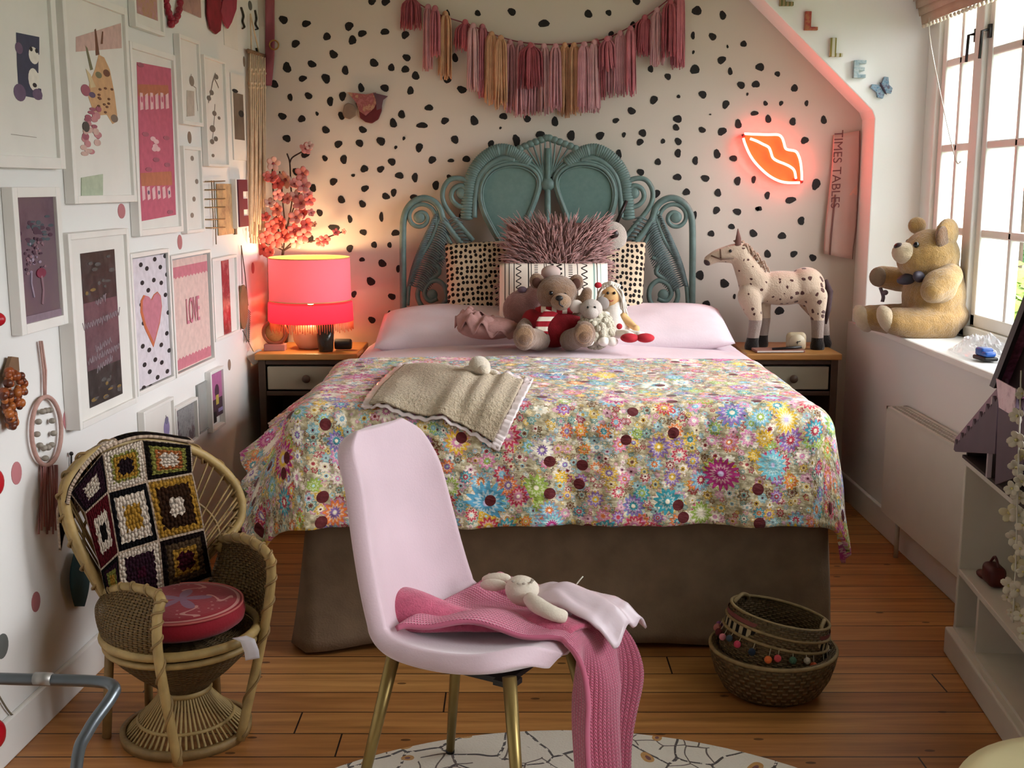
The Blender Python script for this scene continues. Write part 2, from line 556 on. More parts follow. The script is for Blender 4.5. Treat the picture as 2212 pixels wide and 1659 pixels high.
def m_rug():
    t = NT('rug_pattern')
    co = t.co()
    wob = t.vm('ADD', co, t.scale(t.sep_noise(co, 4), .16))
    v = t.n('TexVoronoi', {'feature': 'DISTANCE_TO_EDGE', 'voronoi_dimensions': '2D'}, Scale=7.5); t.t.links.new(wob, v.inputs['Vector'])
    v2 = t.n('TexVoronoi', {'feature': 'DISTANCE_TO_EDGE', 'voronoi_dimensions': '2D'}, Scale=13); t.t.links.new(t.vm('ADD', wob, (3, 1, 0)), v2.inputs['Vector'])
    fl = t.noise(co, 60, 2)
    dash = t.m('GREATER_THAN', fl, .42)
    c = t.mix(t.m('MULTIPLY', t.m('LESS_THAN', v.outputs['Distance'], .028), dash), '#e4dbcc', '#3a2b26')
    gate = t.m('GREATER_THAN', t.noise(co, 5, 1), .55)
    c = t.mix(t.m('MULTIPLY', t.m('LESS_THAN', v2.outputs['Distance'], .03), gate), c, '#5d4a40')
    v3 = t.n('TexVoronoi', {'voronoi_dimensions': '2D'}, Scale=6.3); t.t.links.new(t.vm('ADD', wob, (7, 3, 0)), v3.inputs['Vector'])
    c = t.mix(t.m('LESS_THAN', v3.outputs['Distance'], .11), c, '#c08a3e')
    c = t.mix(t.m('LESS_THAN', v3.outputs['Distance'], .045), c, '#6b2f2a')
    t.bsdf(c, .95, 0, t.bump(t.noise(co, 160, 3), .6, .006), .2, spec=.1)
    return t.mat

def m_weave(name, hexc, scale=1.0, holes=True, dark='#4a3218', su=40, sv=40):
    """open woven cane, real holes"""
    t = NT(name)
    s = t.sep(t.co('UV'))
    a = t.m('MULTIPLY', s[0], su); b = t.m('MULTIPLY', s[1], sv)
    fa = t.m('ABSOLUTE', t.m('SUBTRACT', t.m('FRACT', a), .5)); fb = t.m('ABSOLUTE', t.m('SUBTRACT', t.m('FRACT', b), .5))
    par = t.m('PINGPONG', t.m('ADD', t.m('FLOOR', a), t.m('FLOOR', b)), 1)
    c = lin(hexc)
    nz = t.noise(t.co('UV'), 30, 3)
    col = t.ramp(t.m('MULTIPLY_ADD', nz, .5, t.m('MULTIPLY', par, .35)), [(.1, tuple(q * .5 for q in c[:3]) + (1,)), (.6, c)])
    hole = t.m('MULTIPLY', t.m('GREATER_THAN', fa, .33), t.m('GREATER_THAN', fb, .3))
    h = t.m('ADD', t.m('MULTIPLY', par, t.m('COSINE', t.m('MULTIPLY', fb, PI))), t.m('MULTIPLY', t.m('SUBTRACT', 1, par), t.m('COSINE', t.m('MULTIPLY', fa, PI))))
    t.bsdf(col, .6, 0, t.bump(h, .8, .008), alpha=t.m('SUBTRACT', 1, hole) if holes else None, spec=.3)
    return t.mat

def m_fur(name, hexc, var=.25, bs=230, strength=.8, sheen=.6, clump=45):
    t = NT(name)
    c = lin(hexc)
    f = t.noise(t.co(), clump, 4, .65)
    col = t.ramp(f, [(.3, tuple(q * (1 - var) for q in c[:3]) + (1,)), (.7, tuple(min(1, q * (1 + var * .6)) for q in c[:3]) + (1,))])
    h = t.m('ADD', t.noise(t.co(), bs, 3, .7), t.m('MULTIPLY', f, 1.2))
    t.bsdf(col, .95, 0, t.bump(h, strength, .012), sheen, spec=.1)
    return t.mat

def m_stripes(name, axis, per, a, b, ratio=.5, which='Object'):
    t = NT(name)
    s = t.sep(t.co(which))
    c = t.mix(t.m('LESS_THAN', t.m('FRACT', t.m('MULTIPLY', s[axis], per)), ratio), a, b)
    t.bsdf(c, .85, 0, t.bump(t.noise(t.co(), 150, 2), .3, .003), spec=.2)
    return t.mat

def m_photo(name, pal, scale=14, stretch=(1, 1, 1)):
    t = NT(name)
    co = t.scale(t.co(), stretch)
    f = t.noise(co, scale, 5, .7)
    n = len(pal)
    c = t.ramp(f, [(.28 + .44 * i / max(n - 1, 1), p) for i, p in enumerate(pal)])
    t.bsdf(c, .35, spec=.4)
    return t.mat

def m_spot_horse():
    t = NT('spotted_horse_plush')
    co = t.co()
    v = t.n('TexVoronoi', Scale=30, Randomness=1); t.t.links.new(t.vm('ADD', co, t.scale(t.sep_noise(co, 40), .02)), v.inputs['Vector'])
    x, y, z = t.sep(co)[:3]
    th = t.m('MULTIPLY_ADD', x, .45, .26)
    low = t.m('LESS_THAN', z, .13)
    c = t.mix(t.m('LESS_THAN', v.outputs['Distance'], th), '#b9a48f', '#4a2b26')
    c = t.mix(low, c, '#8f7f76')
    c = t.mix(t.m('LESS_THAN', z, .052), c, '#1c1714')
    t.bsdf(c, .9, 0, t.bump(t.noise(co, 160, 3), .5, .006), .4, spec=.1)
    return t.mat

# ---------------------------------------------------------------- room shell
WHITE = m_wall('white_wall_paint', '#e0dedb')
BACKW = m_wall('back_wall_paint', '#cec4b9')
PAINT = M('white_woodwork', '#e4e2de', .45, .02)
XR = 1.55; XW = 1.80; ZS = .84; ZTOP = 2.62

b = MB(); b.bb((-1.9, -1.7, -.12), (2.0, 5.5, 0)); struct('floor', b, m_floor())
b = MB(); b.bb((-1.9, -1.7, ZTOP), (2.0, 5.5, 2.75)); struct('ceiling', b, WHITE)
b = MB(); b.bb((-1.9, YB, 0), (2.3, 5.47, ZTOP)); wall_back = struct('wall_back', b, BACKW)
b = MB()
o0 = LP0 + LE * -1.75; o1 = LP0 + LE * (YB / LE.y + .1)
b.prism([o0, o1, o1 + UP * ZTOP, o0 + UP * ZTOP], -LN, .12); wall_left = struct('wall_left', b, WHITE)
b = MB(); b.bb((-1.9, -1.7, 0), (2.0, -1.6, ZTOP)); struct('wall_front', b, WHITE)
WN = 2.3   # near end of the window recess
for a_, c_ in (((XR, WN, 0), (1.92, YB, ZS - .03)), ((XR, -1.7, 0), (1.92, .0, ZTOP)), ((XR, .0, 0), (1.92, 1.7, ZS - .03)), ((XR, .0, 2.28), (1.92, 1.7, ZTOP)), ((XR, 1.7, 0), (1.92, WN, ZTOP)), ((1.74, WN, 2.28), (1.92, YB, ZTOP))):
    b = MB(); b.bb(a_, c_); struct('wall_right', b, WHITE)
# cheek of the dormer beside the back wall, cut along the sloping ceiling line
b = MB()
b.prism([(1.567, 5.12, ZS - .03), (1.567, 5.12, 1.715), (1.553, 5.12, 1.748), (1.07, 5.12, 2.204), (.63, 5.12, ZTOP), (1.92, 5.12, ZTOP), (1.92, 5.12, ZS - .03)], (0, 1, 0), YB - 5.12)
struct('wall_dormer', b, m_wall('reveal_paint_with_daylight', '#f4f4f2'), mods=[('BEVEL', .005, 2)])  # wall white lightened: window light on the cheek is put into the colour
# sill
b = MB(); b.bb((XR - .025, WN, ZS - .03), (1.84, 5.12, ZS)); struct('trim_1', b, PAINT, mods=[('BEVEL', .008, 2)])

# baseboards
b = MB(); b.bb((XR - .018, WN - .9, 0), (XR, 5.31, .11)); struct('baseboard_right', b, PAINT, mods=[('BEVEL', .005, 2)])
b = MB(); q0 = LP0 + LE * .4; q1 = LP0 + LE * (YB / LE.y)
b.prism([q0, q1, q1 + UP * .11, q0 + UP * .11], LN, .016); struct('baseboard_left', b, PAINT, mods=[('BEVEL', .005, 2)])

# polka dots stuck on the back wall (pixel tables: zoomed crops of the photograph)
DOTS = []
def dz(ox, oy, k, L):
    for x, y, w, h in L: DOTS.append((ox + x / k, oy + y / k, w / k, h / k))
dz(540, 0, 3.318, [(240,142,60,60),(403,170,60,50),(552,262,50,60),(326,313,60,52),(710,188,65,58),(803,240,60,50),(734,287,50,72),(967,228,58,50),(1113,250,52,58),(875,10,60,45),(972,15,60,50),(598,390,62,58),(444,460,65,48),(265,484,65,68),(683,505,52,58),(889,451,65,55),(1123,413,55,52),(1014,484,42,60),(1113,497,52,55),(1187,543,60,55),(378,563,62,42),(545,562,58,72),(175,603,62,52),(797,630,46,60),(966,631,56,55),(1150,650,42,66),(1412,568,62,55),(1518,643,68,52),(1470,415,45,58),(1418,102,30,60),(1632,95,48,38),(1208,150,36,40),(288,697,34,58),(420,687,54,48),(664,690,56,60),(575,726,52,60),(232,833,60,50),(371,852,50,55),(481,815,24,30),(656,830,48,56),(1283,772,56,48),(1087,820,58,54),(1027,883,56,62),(1234,898,76,46),(1397,866,58,48),(1607,865,62,66),(1817,833,54,52),(1795,917,18,20),(543,931,60,50),(808,930,60,46),(264,992,54,56),(633,1033,58,54),(786,1026,52,58),(939,1012,60,64),(1103,992,20,30),(1045,1056,22,28),(1213,1058,56,60),(1469,1000,50,66),(1728,1034,50,56),(397,1106,60,54),(537,1135,40,42),(672,1143,54,58),(1017,1160,54,56),(1306,1146,52,60),(1440,1151,44,30),(1551,1140,52,52),(333,1232,60,52),(820,1210,52,58),(936,1213,52,48),(740,1257,32,20),(1071,1258,58,54),(1182,1272,50,62),(1427,1266,40,28),(598,1302,60,50),(1331,1328,54,62),(452,1348,52,52),(824,1351,56,48),(1030,1380,46,54),(974,1407,62,46),(1172,1410,50,36),(240,1423,56,56),(655,1432,58,52),(806,1462,52,52),(500,1525,44,52),(716,1570,36,56),(941,1555,34,66),(1523,1547,46,60),(1712,508,26,60),(1640,660,14,26)])
dz(1080, 0, 3.318, [(85,85,56,54),(315,168,74,58),(633,100,62,52),(779,92,38,46),(979,10,52,50),(1411,77,64,70),(1597,110,48,60),(1383,255,32,50),(1524,263,54,52),(1746,315,42,50),(1631,334,16,22),(1386,374,18,28),(1588,430,60,56),(1397,498,62,74),(1650,512,36,50),(952,180,38,56),(796,250,44,50),(500,340,28,40),(367,525,38,48),(1080,494,36,58),(1203,549,44,50),(1233,345,24,56),(1728,610,54,56),(1834,604,54,56),(1773,675,16,24),(1280,692,24,28),(1453,678,54,58),(1102,716,60,58),(943,795,60,50),(1618,748,54,58),(1507,820,16,12),(1824,812,52,38),(1273,853,58,60),(1262,914,52,44),(830,864,52,36),(194,850,56,52),(394,872,54,66),(1449,931,54,42),(1592,942,62,60),(1708,890,52,62),(287,962,64,50),(510,972,64,66),(718,972,66,54),(888,966,32,36),(1023,953,50,60),(1003,1018,48,52),(1168,1012,30,40),(1277,1014,50,54),(118,1008,54,88),(850,1105,50,60),(1275,1098,52,56),(1132,1160,42,54),(1400,1151,46,58),(1556,1104,52,64),(1673,1135,54,48),(890,1234,42,46),(1008,1234,50,52),(1272,1270,56,54),(1471,1278,60,52),(1702,1297,54,58),(1818,1286,36,50),(1124,1388,50,56),(1336,1376,50,56),(1562,1382,54,54),(1551,1507,48,60),(1701,1517,58,52),(1845,1497,30,34),(1395,1548,30,76)])
dz(1560, 0, 3.318, [(271,481,58,60),(396,530,38,42),(518,632,46,60),(310,741,34,34),(422,740,30,36),(604,740,32,38),(330,853,48,54),(505,872,52,52),(728,860,46,56),(591,1006,52,56),(672,1320,58,88),(323,1400,44,50),(490,1434,74,50),(264,1495,52,30),(566,1582,56,56)])
dz(1480, 440, 3.77, [(378,187,62,42),(212,243,52,58),(555,242,68,60),(789,262,64,64),(671,410,62,62),(884,410,58,56),(1040,440,60,60),(120,583,62,88),(320,650,80,70),(401,755,26,40),(174,818,60,68),(267,890,30,32),(768,873,72,76)])
dz(540, 480, 3.317, [(603,40,78,52),(812,72,50,48),(1042,77,54,52),(715,188,54,52),(890,162,40,54),(1000,163,30,48),(435,120,50,50),(803,268,40,36),(948,295,64,54),(1062,333,34,52),(866,424,66,60),(745,515,40,50),(1017,533,54,50),(873,700,54,50),(1000,660,34,50)])
b = MB()
for (x, y, w, h) in DOTS:
    c = PY(x, y, YB); k = YB / FPX
    a = w * k / 2 * .98; e = h * k / 2 * .98
    ph = RN.random() * 6; pts = []
    for i in range(11):
        t = 2 * PI * i / 11
        q = 1 + .13 * math.sin(2 * t + ph) + .09 * math.sin(3 * t + ph * 2.3) + RN.uniform(-.04, .04)
        pts.append(V((c.x + a * q * math.cos(t), YB, c.z + e * q * math.sin(t))))
    b.prism(pts, (0, -1, 0), .0015)
struct('dot_pattern', b, M('black_dot_vinyl', '#120c0a', .6, .05), parent=wall_back)

# the few small dots on the left wall
b = MB()
LDOT = [(35, 1022, 11, 25, 0), (77, 1300, 9, 22, 0), (4, 1396, 13, 27, 1), (148, 905, 12, 26, 0), (262, 456, 8, 16, 0), (388, 523, 5, 16, 0), (409, 297, 4, 13, 2), (495, 788, 3, 12, 2), (546, 579, 3, 12, 0), (527, 133, 2, 11, 2), (540, 12, 4, 10, 1)]
for x, y, w, h, k in LDOT:
    c = PL(x, y)
    e = (PL(x + w, y) - PL(x - w, y)).length / 2; f = (PL(x, y - h) - PL(x, y + h)).length / 2
    b.prism([c + LE * (e * math.cos(2 * PI * i / 20)) + UP * (f * math.sin(2 * PI * i / 20)) for i in range(20)], LN, .0015, k)
struct('dot_pattern', b, [M('pink_dot_vinyl', '#b07074', .6), M('grey_dot_vinyl', '#5f625f', .6), M('taupe_dot_vinyl', '#8a7566', .6)], parent=wall_left)

# windows (the second, unseen beside the camera, is added to light the foreground)
def build_window(nm, YF, YN, n_s):
  win = thing(nm, None, None, (XW, (YF + YN) / 2, ZS), kind='structure')
  b = MB()
  posts = [(YF, YF - .12), (4.615, 4.53), (3.93, 3.845), (3.245, 3.16), (YN + .085, YN)] if n_s == 4 else [(YF, YF - .085), ((YF + YN) / 2 + .042, (YF + YN) / 2 - .042), (YN + .085, YN)]
  for p0, p1 in posts: b.bb((XW - .02, p1, ZS), (XW + .07, p0, 2.28))
  b.bb((XW - .02, YN, ZS), (XW + .07, YF, ZS + .045)); b.bb((XW - .02, YN, 2.235), (XW + .07, YF, 2.28))
  obj('window_frame', b, PAINT, win, smooth=False, mods=[('BEVEL', .006, 2)])
  zr = [ZS + .045, 1.245, 1.58, 1.925, 2.235]
  for i in range(n_s):
      ya = posts[i][1]; yb = posts[i + 1][0]
      b = MB(); sw = .045
      for (p, q) in ((ya - sw, ya), (yb, yb + sw)): b.bb((XW, p, zr[0]), (XW + .045, q, zr[-1]))
      for (p, q) in ((zr[0], zr[0] + .05), (zr[-1] - .045, zr[-1])): b.bb((XW, yb, p), (XW + .045, ya, q))
      ym = (ya + yb) / 2
      b.bb((XW + .005, ym - .014, zr[0]), (XW + .04, ym + .014, zr[-1]))
      for z in zr[1:-1]: b.bb((XW + .005, yb, z - .016), (XW + .04, ya, z + .016))
      s_ = obj('window_sash', b, PAINT, win, smooth=False, mods=[('BEVEL', .006, 2)])
      g = MB(); g.bb((XW + .02, yb + .03, zr[0] + .03), (XW + .024, ya - .03, zr[-1] - .03))
      obj('pane', g, MC.setdefault('glass', MC.get('glass') or m_glass()), s_, smooth=False)
      if i < 2 and n_s > 2:
          hm = MB(); hx = ya - .5 * sw if i else yb + .5 * sw
          hm.box((XW - .006, hx, 2.0), (.012, .018, .05)); hm.tube([(XW - .012, hx, 2.005), (XW - .035, hx, 2.0), (XW - .038, hx, 1.9)], .006)
          obj('handle', hm, M('black_iron', '#1c1a19', .4), s_)
YF, YN = 5.12, WN
build_window('window_1', YF, YN, 4)
build_window('added_window', 1.7, 0, 2)
b = MB(); b.bb((XR - .025, 0, ZS - .03), (1.84, 1.7, ZS)); struct('added_window_trim', b, PAINT, mods=[('BEVEL', .008, 2)])

# camera
cam = bpy.data.cameras.new('camera'); co = bpy.data.objects.new('camera', cam); COL.objects.link(co)
cam.sensor_width = 36; cam.sensor_fit = 'HORIZONTAL'; cam.lens = 36 * FPX / 2212
co.location = EYE; co.rotation_euler = (PI / 2 - TH, 0, 0)
cam.clip_start = .05; cam.clip_end = 200
sc.camera = co

# light: overcast sky through the window
w = bpy.data.worlds.new('sky'); sc.world = w; w.use_nodes = True
nt = w.node_tree; nt.nodes.clear()
wo = nt.nodes.new('ShaderNodeOutputWorld'); bg = nt.nodes.new('ShaderNodeBackground')
bg.inputs[0].default_value = (.91, .96, 1, 1); bg.inputs[1].default_value = 7.4
nt.links.new(bg.outputs[0], wo.inputs[0])
for ya, yb in ((YF, YN), (1.7, 0)):
    la = bpy.data.lights.new('window_portal', 'AREA'); la.shape = 'RECTANGLE'; la.size = ya - yb; la.size_y = 1.42
    la.cycles.is_portal = True
    lo = bpy.data.objects.new('window_portal', la); COL.objects.link(lo)
    lo.location = (XW + .08, (ya + yb) / 2, 1.56)
    lo.rotation_euler = Matrix((V((0, 1, 0)), V((0, 0, 1)), V((1, 0, 0)))).transposed().to_euler()

su = bpy.data.lights.new('bright_cloud', 'SUN'); su.energy = 7; su.angle = math.radians(38); su.color = (.97, .98, 1)
so = bpy.data.objects.new('bright_cloud', su); COL.objects.link(so); so.location = (6, 1, 4)
so.rotation_euler = V((.88, -.27, .42)).to_track_quat('Z', 'Y').to_euler()

vs = sc.view_settings
vs.view_transform = 'Standard'; vs.look = 'None'; vs.gamma = 1; vs.use_curve_mapping = False; vs.exposure = 0
sc.cycles.use_denoising = True
sc.cycles.max_bounces = 10; sc.cycles.diffuse_bounces = 6; sc.cycles.transparent_max_bounces = 16
sc.cycles.sample_clamp_indirect = 6
sc.cycles.caustics_reflective = False; sc.cycles.caustics_refractive = False
# ================================================================ BED
PINK = M('pale_pink_cotton', '#dccbd2', .8, .05, bump=.15, bs=120)
YBED0, YBED1 = 3.44, 5.20      # foot and head of the base
XC, HW = .175, .79
bed = thing('bed', 'double bed with teal rattan headboard and grey-brown base cloth', 'bed', (XC, 4.3, 0))
b = MB(); b.bb((XC - HW + .06, YBED0 + .08, .12), (XC + HW - .06, YBED1, .46)); obj('base', b, M('dark_divan_fabric', '#4a3f3a', .9), bed, smooth=False, mods=[('BEVEL', .03, 3)])
b = MB(); b.bb((XC - HW + .04, YBED0 + .05, .462), (XC + HW - .04, YBED1 - .02, .68)); obj('mattress', b, M('mattress_cloth', '#d9d2c8', .85), bed, smooth=True, mods=[('BEVEL', .06, 4)])
# valance skirt
def val(u, v):
    # runs left side -> foot -> right side
    L = [(XC - HW - .01, 5.1), (XC - HW - .01, YBED0), (XC + HW + .005, YBED0), (XC + HW + .005, 5.1)]
    seg = [1.66, 2 * HW, 1.66]; tot = sum(seg); d = u * tot
    if d < seg[0]: k = d / seg[0]; p = V((L[0][0], L[0][1] + (L[1][1] - L[0][1]) * k, 0)); nn = V((-1, 0, 0))
    elif d < seg[0] + seg[1]: k = (d - seg[0]) / seg[1]; p = V((L[1][0] + (L[2][0] - L[1][0]) * k, L[1][1], 0)); nn = V((0, -1, 0))
    else: k = (d - seg[0] - seg[1]) / seg[2]; p = V((L[2][0], L[2][1] + (L[3][1] - L[2][1]) * k, 0)); nn = V((1, 0, 0))
    drop = v
    wave = noise.noise(V((d * 2.2, 0, 3))) * .035 + noise.noise(V((d * 7, v, 1))) * .012
    # corner flare at the left foot corner
    cdl = math.exp(-((d - seg[0]) / .16) ** 2); cdr = math.exp(-((d - seg[0] - seg[1]) / .1) ** 2)
    out = (wave + .015) * drop * min(1, .25 + max(0, 4.85 - p.y) * 2) + cdl * .03 * drop ** 1.5
    q = p + nn * out + V((-.015 * cdl * drop, -.02 * cdl * drop, 0)) + V((.02 * cdr * drop, -.01 * cdr * drop, 0))
    q.z = .5 - (.488 - .03 * (1 - cdl) * (noise.noise(V((d * 1.5, 4, 0))) + .4)) * v
    return q
b = MB(); b.sheet(val, 150, 14, 0, (5, .5)); obj('valance', b, M('grey_brown_valance_cloth', '#806c58', .9, .12, 14, .3, 160), bed, mods=[('SOLID', .004)])

# headboard, traced on the plane just in front of the back wall
TEAL = M('teal_painted_cane', '#5e7470', .5, .15, 30, .2, 90)
YH = 5.215
hb = bed
def h(x, y, mir=False):
    return PY(2366 - x if mir else x, y, YH)
def htube(pts, r, mb, mir, k=5, n=7):
    mb.tube(cr([h(x, y, mir) for x, y in pts], k), r, n)
def spiral(cx, cy, r0, r1, a0, turns, n=40, sg=1):
    out = []
    for i in range(n + 1):
        t = i / n; a = a0 + sg * turns * 2 * PI * t; r = r0 + (r1 - r0) * t ** .85
        out.append((cx + r * math.cos(a), cy + r * math.sin(a)))
    return out
fr = MB()
for mir in (False, True):
    htube([(872, 1000), (872, 760), (871, 648), (870, 520), (873, 468), (888, 440), (912, 428), (935, 434), (950, 450), (958, 475), (975, 500), (1000, 530)], .0155, fr, mir)
    fr.tube([h(868, 668, mir), h(868 + 140, 668, mir)], .011)
fr.tube([h(890, 672), h(2366 - 890, 672)], .012, 7)
fr.tube([h(1183, 320), h(1183, 700)], .014, 8)
fr.ell(h(1183, 398), (.035, .02, .03))
obj('headboard_frame', fr, TEAL, bed)
for mir in (False, True):
    s1 = MB()
    s1.tube([h(x, y, mir) for x, y in spiral(908, 470, 36, 7, PI * .15, 1.6, 46, -1)], .010, 7)
    s1.ell(h(906, 469, mir), (.027, .012, .027))
    obj('scroll', s1, TEAL, bed)
    s2 = MB()
    s2.tube(cr([h(x, y, mir) for x, y in [(1022, 520), (990, 482), (962, 445), (956, 415), (968, 391), (988, 385), (1012, 393), (1026, 413), (1022, 436), (1005, 447), (986, 442), (975, 426), (980, 408), (997, 401), (1009, 412)]], 5), .0115, 7)
    s2.ell(h(997, 417, mir), (.026, .012, .026))
    obj('scroll', s2, TEAL, bed)
    s3 = MB()
    s3.tube(cr([h(x, y, mir) for x, y in [(958, 555), (940, 565), (948, 590), (912, 612), (902, 640), (915, 664), (942, 668), (962, 650), (962, 622), (944, 606), (924, 614), (916, 634), (928, 650), (945, 645)]], 5), .0115, 7)
    s3.ell(h(933, 637, mir), (.026, .012, .026))
    obj('scroll', s3, TEAL, bed)
    s4 = MB()
    s4.tube(cr([h(x, y, mir) for x, y in [(944, 455), (960, 500), (985, 545), (1010, 590), (1030, 640), (1040, 690)]], 5), .010, 7)
    s4.tube(cr([h(x, y, mir) for x, y in [(950, 470), (930, 520), (905, 560), (885, 610), (880, 660)]], 5), .010, 7)
    obj('scroll_rail', s4, TEAL, bed)
    # leafy woven infill between the rails
    lf = MB()
    for k in range(34):
        t = k / 33
        ax, ay = 948 - 55 * t, 468 + 150 * t
        for sgn in (-1, 1):
            L = 26 + 16 * math.sin(PI * t)
            a = h(ax, ay, mir); tip = h(ax + sgn * L * .75 + 6, ay + L * .7 - 14 * (sgn < 0), mir)
            mdl = (a + tip) / 2 + V((0, -.006, .012))
            lf.tube(cr([a, mdl, tip], 3), [.004, .007, .010, .011, .010, .006, .003], 5, flat=.55)
    for k in range(22):
        t = k / 21
        ax, ay = 965 + 75 * t, 478 + 150 * t
        L = 34
        a = h(ax, ay, mir); tip = h(ax + L * .9, ay - 6 + 20 * t, mir)
        lf.tube(cr([a, (a + tip) / 2 + V((0, -.004, .01)), tip], 3), [.004, .007, .010, .011, .010, .006, .003], 5, flat=.55)
    obj('leaf_fill', lf, M('grey_teal_cane', '#5a6868', .6, .25, 40), bed)
    # teardrop peacock panel
    out = [(1165, 396), (1158, 374), (1135, 358), (1100, 354), (1066, 364), (1045, 388), (1038, 420), (1045, 455), (1062, 490), (1085, 530), (1100, 560), (1112, 560), (1122, 530), (1137, 478), (1155, 432)]
    loop = cr([h(x, y, mir) for x, y in out], 5, True)
    pn = MB(); pn.prism(loop, (0, -1, 0), .008)
    obj('woven_panel', pn, MC.get('teal_panel') or MC.setdefault('teal_panel', (lambda: (lambda t: (t.bsdf(t.mix(t.noise(t.co(), 60, 3), '#44645d', '#587870'), .6, 0, t.bump(t.n('TexWave', Scale=95, Distortion=6).outputs['Fac'], .4, .004)), t.mat)[1])(NT('teal_woven_panel')))()), bed, smooth=False)
    rim = MB(); rim.tube([p + V((0, -.008, 0)) for p in loop], .0085, 7, True)
    cen = sum(loop, V((0, 0, 0))) / len(loop)
    rim.tube([p + (cen - p) * .07 + V((0, -.01, 0)) for p in loop], .004, 6, True)
    rim.tube([p + (p - cen) * .07 + V((0, -.004, 0)) for p in loop], .008, 6, True)
    obj('panel_rim', rim, TEAL, bed)
    # scalloped frill round the panel
    fl = MB()
    arc = cr([(x, y, 0) for x, y in [(1008, 470), (1012, 420), (1020, 378), (1042, 345), (1075, 325), (1110, 330), (1140, 352)]], 8)
    n = len(arc)
    for i in range(n):
        c = h(arc[i].x, arc[i].y, mir); j = min(i + 1, n - 1); q = max(i - 1, 0)
        d = (h(arc[j].x, arc[j].y, mir) - h(arc[q].x, arc[q].y, mir)).normalized()
        fl.ell(c, (.017, .012, .030), aim(d.cross(V((0, 1, 0)))), 8, 6)
    inner = cr([(x, y, 0) for x, y in [(1024, 470), (1026, 425), (1034, 385), (1054, 358), (1083, 342), (1112, 346)]], 8)
    fl.tube([h(p.x, p.y, mir) for p in inner], .014, 7)
    fl.tube([h(p.x, p.y, mir) for p in arc], .010, 7)
    obj('frill', fl, TEAL, bed)
    # fan finial in the middle
    fn = MB()
    for i, (x, y) in enumerate([(1104, 330), (1118, 322), (1134, 314), (1150, 307), (1166, 301), (1178, 299)]):
        fn.tube(cr([h(1180, 396, mir), h(1176 - (1183 - x) * .25, 360, mir), h(x, y, mir)], 5), .0045, 5)
    for i in range(7):
        t = i / 6
        fn.ell(h(1112 + 68 * t, 328 - 30 * t ** .8, mir), (.020, .012, .016), None, 8, 6)
    obj('fan_finial', fn, TEAL, bed)

# ------------------------------------------------ bed linen
def drape(s, t, w, yf, zt, L_top, flare, amp, puff, ytop_fn, seed=0, R=.09, fl_amp=.05, XC=XC, wide=0):
    """s in -1..1 across, t 0..1 from head edge to foot hem; returns point on a sheet draped over a rounded bed"""
    Ls, Lf = L_top
    sx = s * (w + Ls)
    ytop = ytop_fn(s)
    tot = (ytop - yf) + Lf
    d = t * tot
    dx = max(0, abs(sx) - w); dy = max(0, d - (ytop - yf))
    bx = min(abs(sx), w) * (1 if sx >= 0 else -1); by = ytop - min(d, ytop - yf)
    r = (dx ** 3 + dy ** 3) ** (1 / 3)
    rh = math.hypot(dx, dy)
    if dx > dy: flare = flare + ((.10 + .22 * max(0, by - 3.6)) * (1 - wide) + wide * (.16 + .38 * min(1, max(0, by - 3.45) / .45)) if sx < 0 else -.10)
    flare = min(.82, flare)
    p = V((XC + bx, by, 0))
    z = zt + puff * max(0, 1 - (bx / w) ** 2) * min(1, (by - yf) / .5 + .25)
    z += noise.noise(V((bx * 2.2 + seed, by * 2.6, seed))) * amp + noise.noise(V((bx * 6, by * 6, seed + 5))) * amp * .35
    if r > 1e-6:
        dr = V(((1 if sx >= 0 else -1) * dx / rh, -dy / rh, 0))
        q = r / R
        if q < PI / 2: hz, dp = R * math.sin(q), R * (1 - math.cos(q))
        else:
            e = r - R * PI / 2
            hz, dp = R + flare * e, R + e * math.sqrt(1 - flare * flare)
        along = by * 6.0 if dx > dy else bx * 6.0
        fold = noise.noise(V((along, 0, seed + 2))) * fl_amp * min(1, r / .3) + noise.noise(V((along * 2.6, r * 3, seed + 8))) * fl_amp * .4 * min(1, r / .3)
        p += dr * (hz + fold)
        z -= dp
    p.z = z
    return p

b = MB()
b.sheet(lambda u, v: drape(u * 2 - 1, v, .74, 3.62, .745, (.17, .06), .35, .008, .035, lambda s: 5.10, 7), 70, 50)
obj('bed_sheet', b, PINK, None, 'smooth pale pink sheet showing between the pillows and the floral quilt', 'sheet', mods=[('SOLID', .012)], loc=(XC, 4.4, .7))

def ytopq(s): return 4.60 - .40 * max(0, math.cos(s * PI / 2)) ** .8 - .02 * math.sin(s * 5)
b = MB()
def qf(u, v):
    p = drape(u * 2 - 1, v, .745, 3.46, .770, (.43, .40), .26, .014, .030, ytopq, 0, XC=XC - .035, wide=1)
    return p
b.sheet(qf, 130, 90, 0, (2.46, 1.25)); QUILT = b
obj('quilt', b, m_quilt(), None, 'multicoloured floral quilt draped over the foot and sides of the bed', 'quilt', mods=[('SOLID', .014)], loc=(XC, 3.8, .7))

def place_cushion(name, label, cat, mat, c, ax, ay, w, h, t, group=None, seed=0, mods=(), pinch=.06, p=2.6):
    b = MB(); b.cushion(c, ax, ay, w, h, t, 22, p, 0, pinch, seed)
    return obj(name, b, mat, None, label, cat, group, mods=[('WELD', .0005)] + list(mods), loc=c)

for c, lab in (((-.22, 4.94, .825), 'pale pink bed pillow beside the lamp end of the bed'), ((.57, 4.94, .825), 'pale pink bed pillow under the doll, beside the right-hand headboard post')):
    place_cushion('bed_pillow', lab, 'pillow', PINK, V(c), (1, 0, .03), (0, .97, .22), .70, .44, .15, 'pale pink bed pillows', c[0] * 9, pinch=.03, p=3.2)

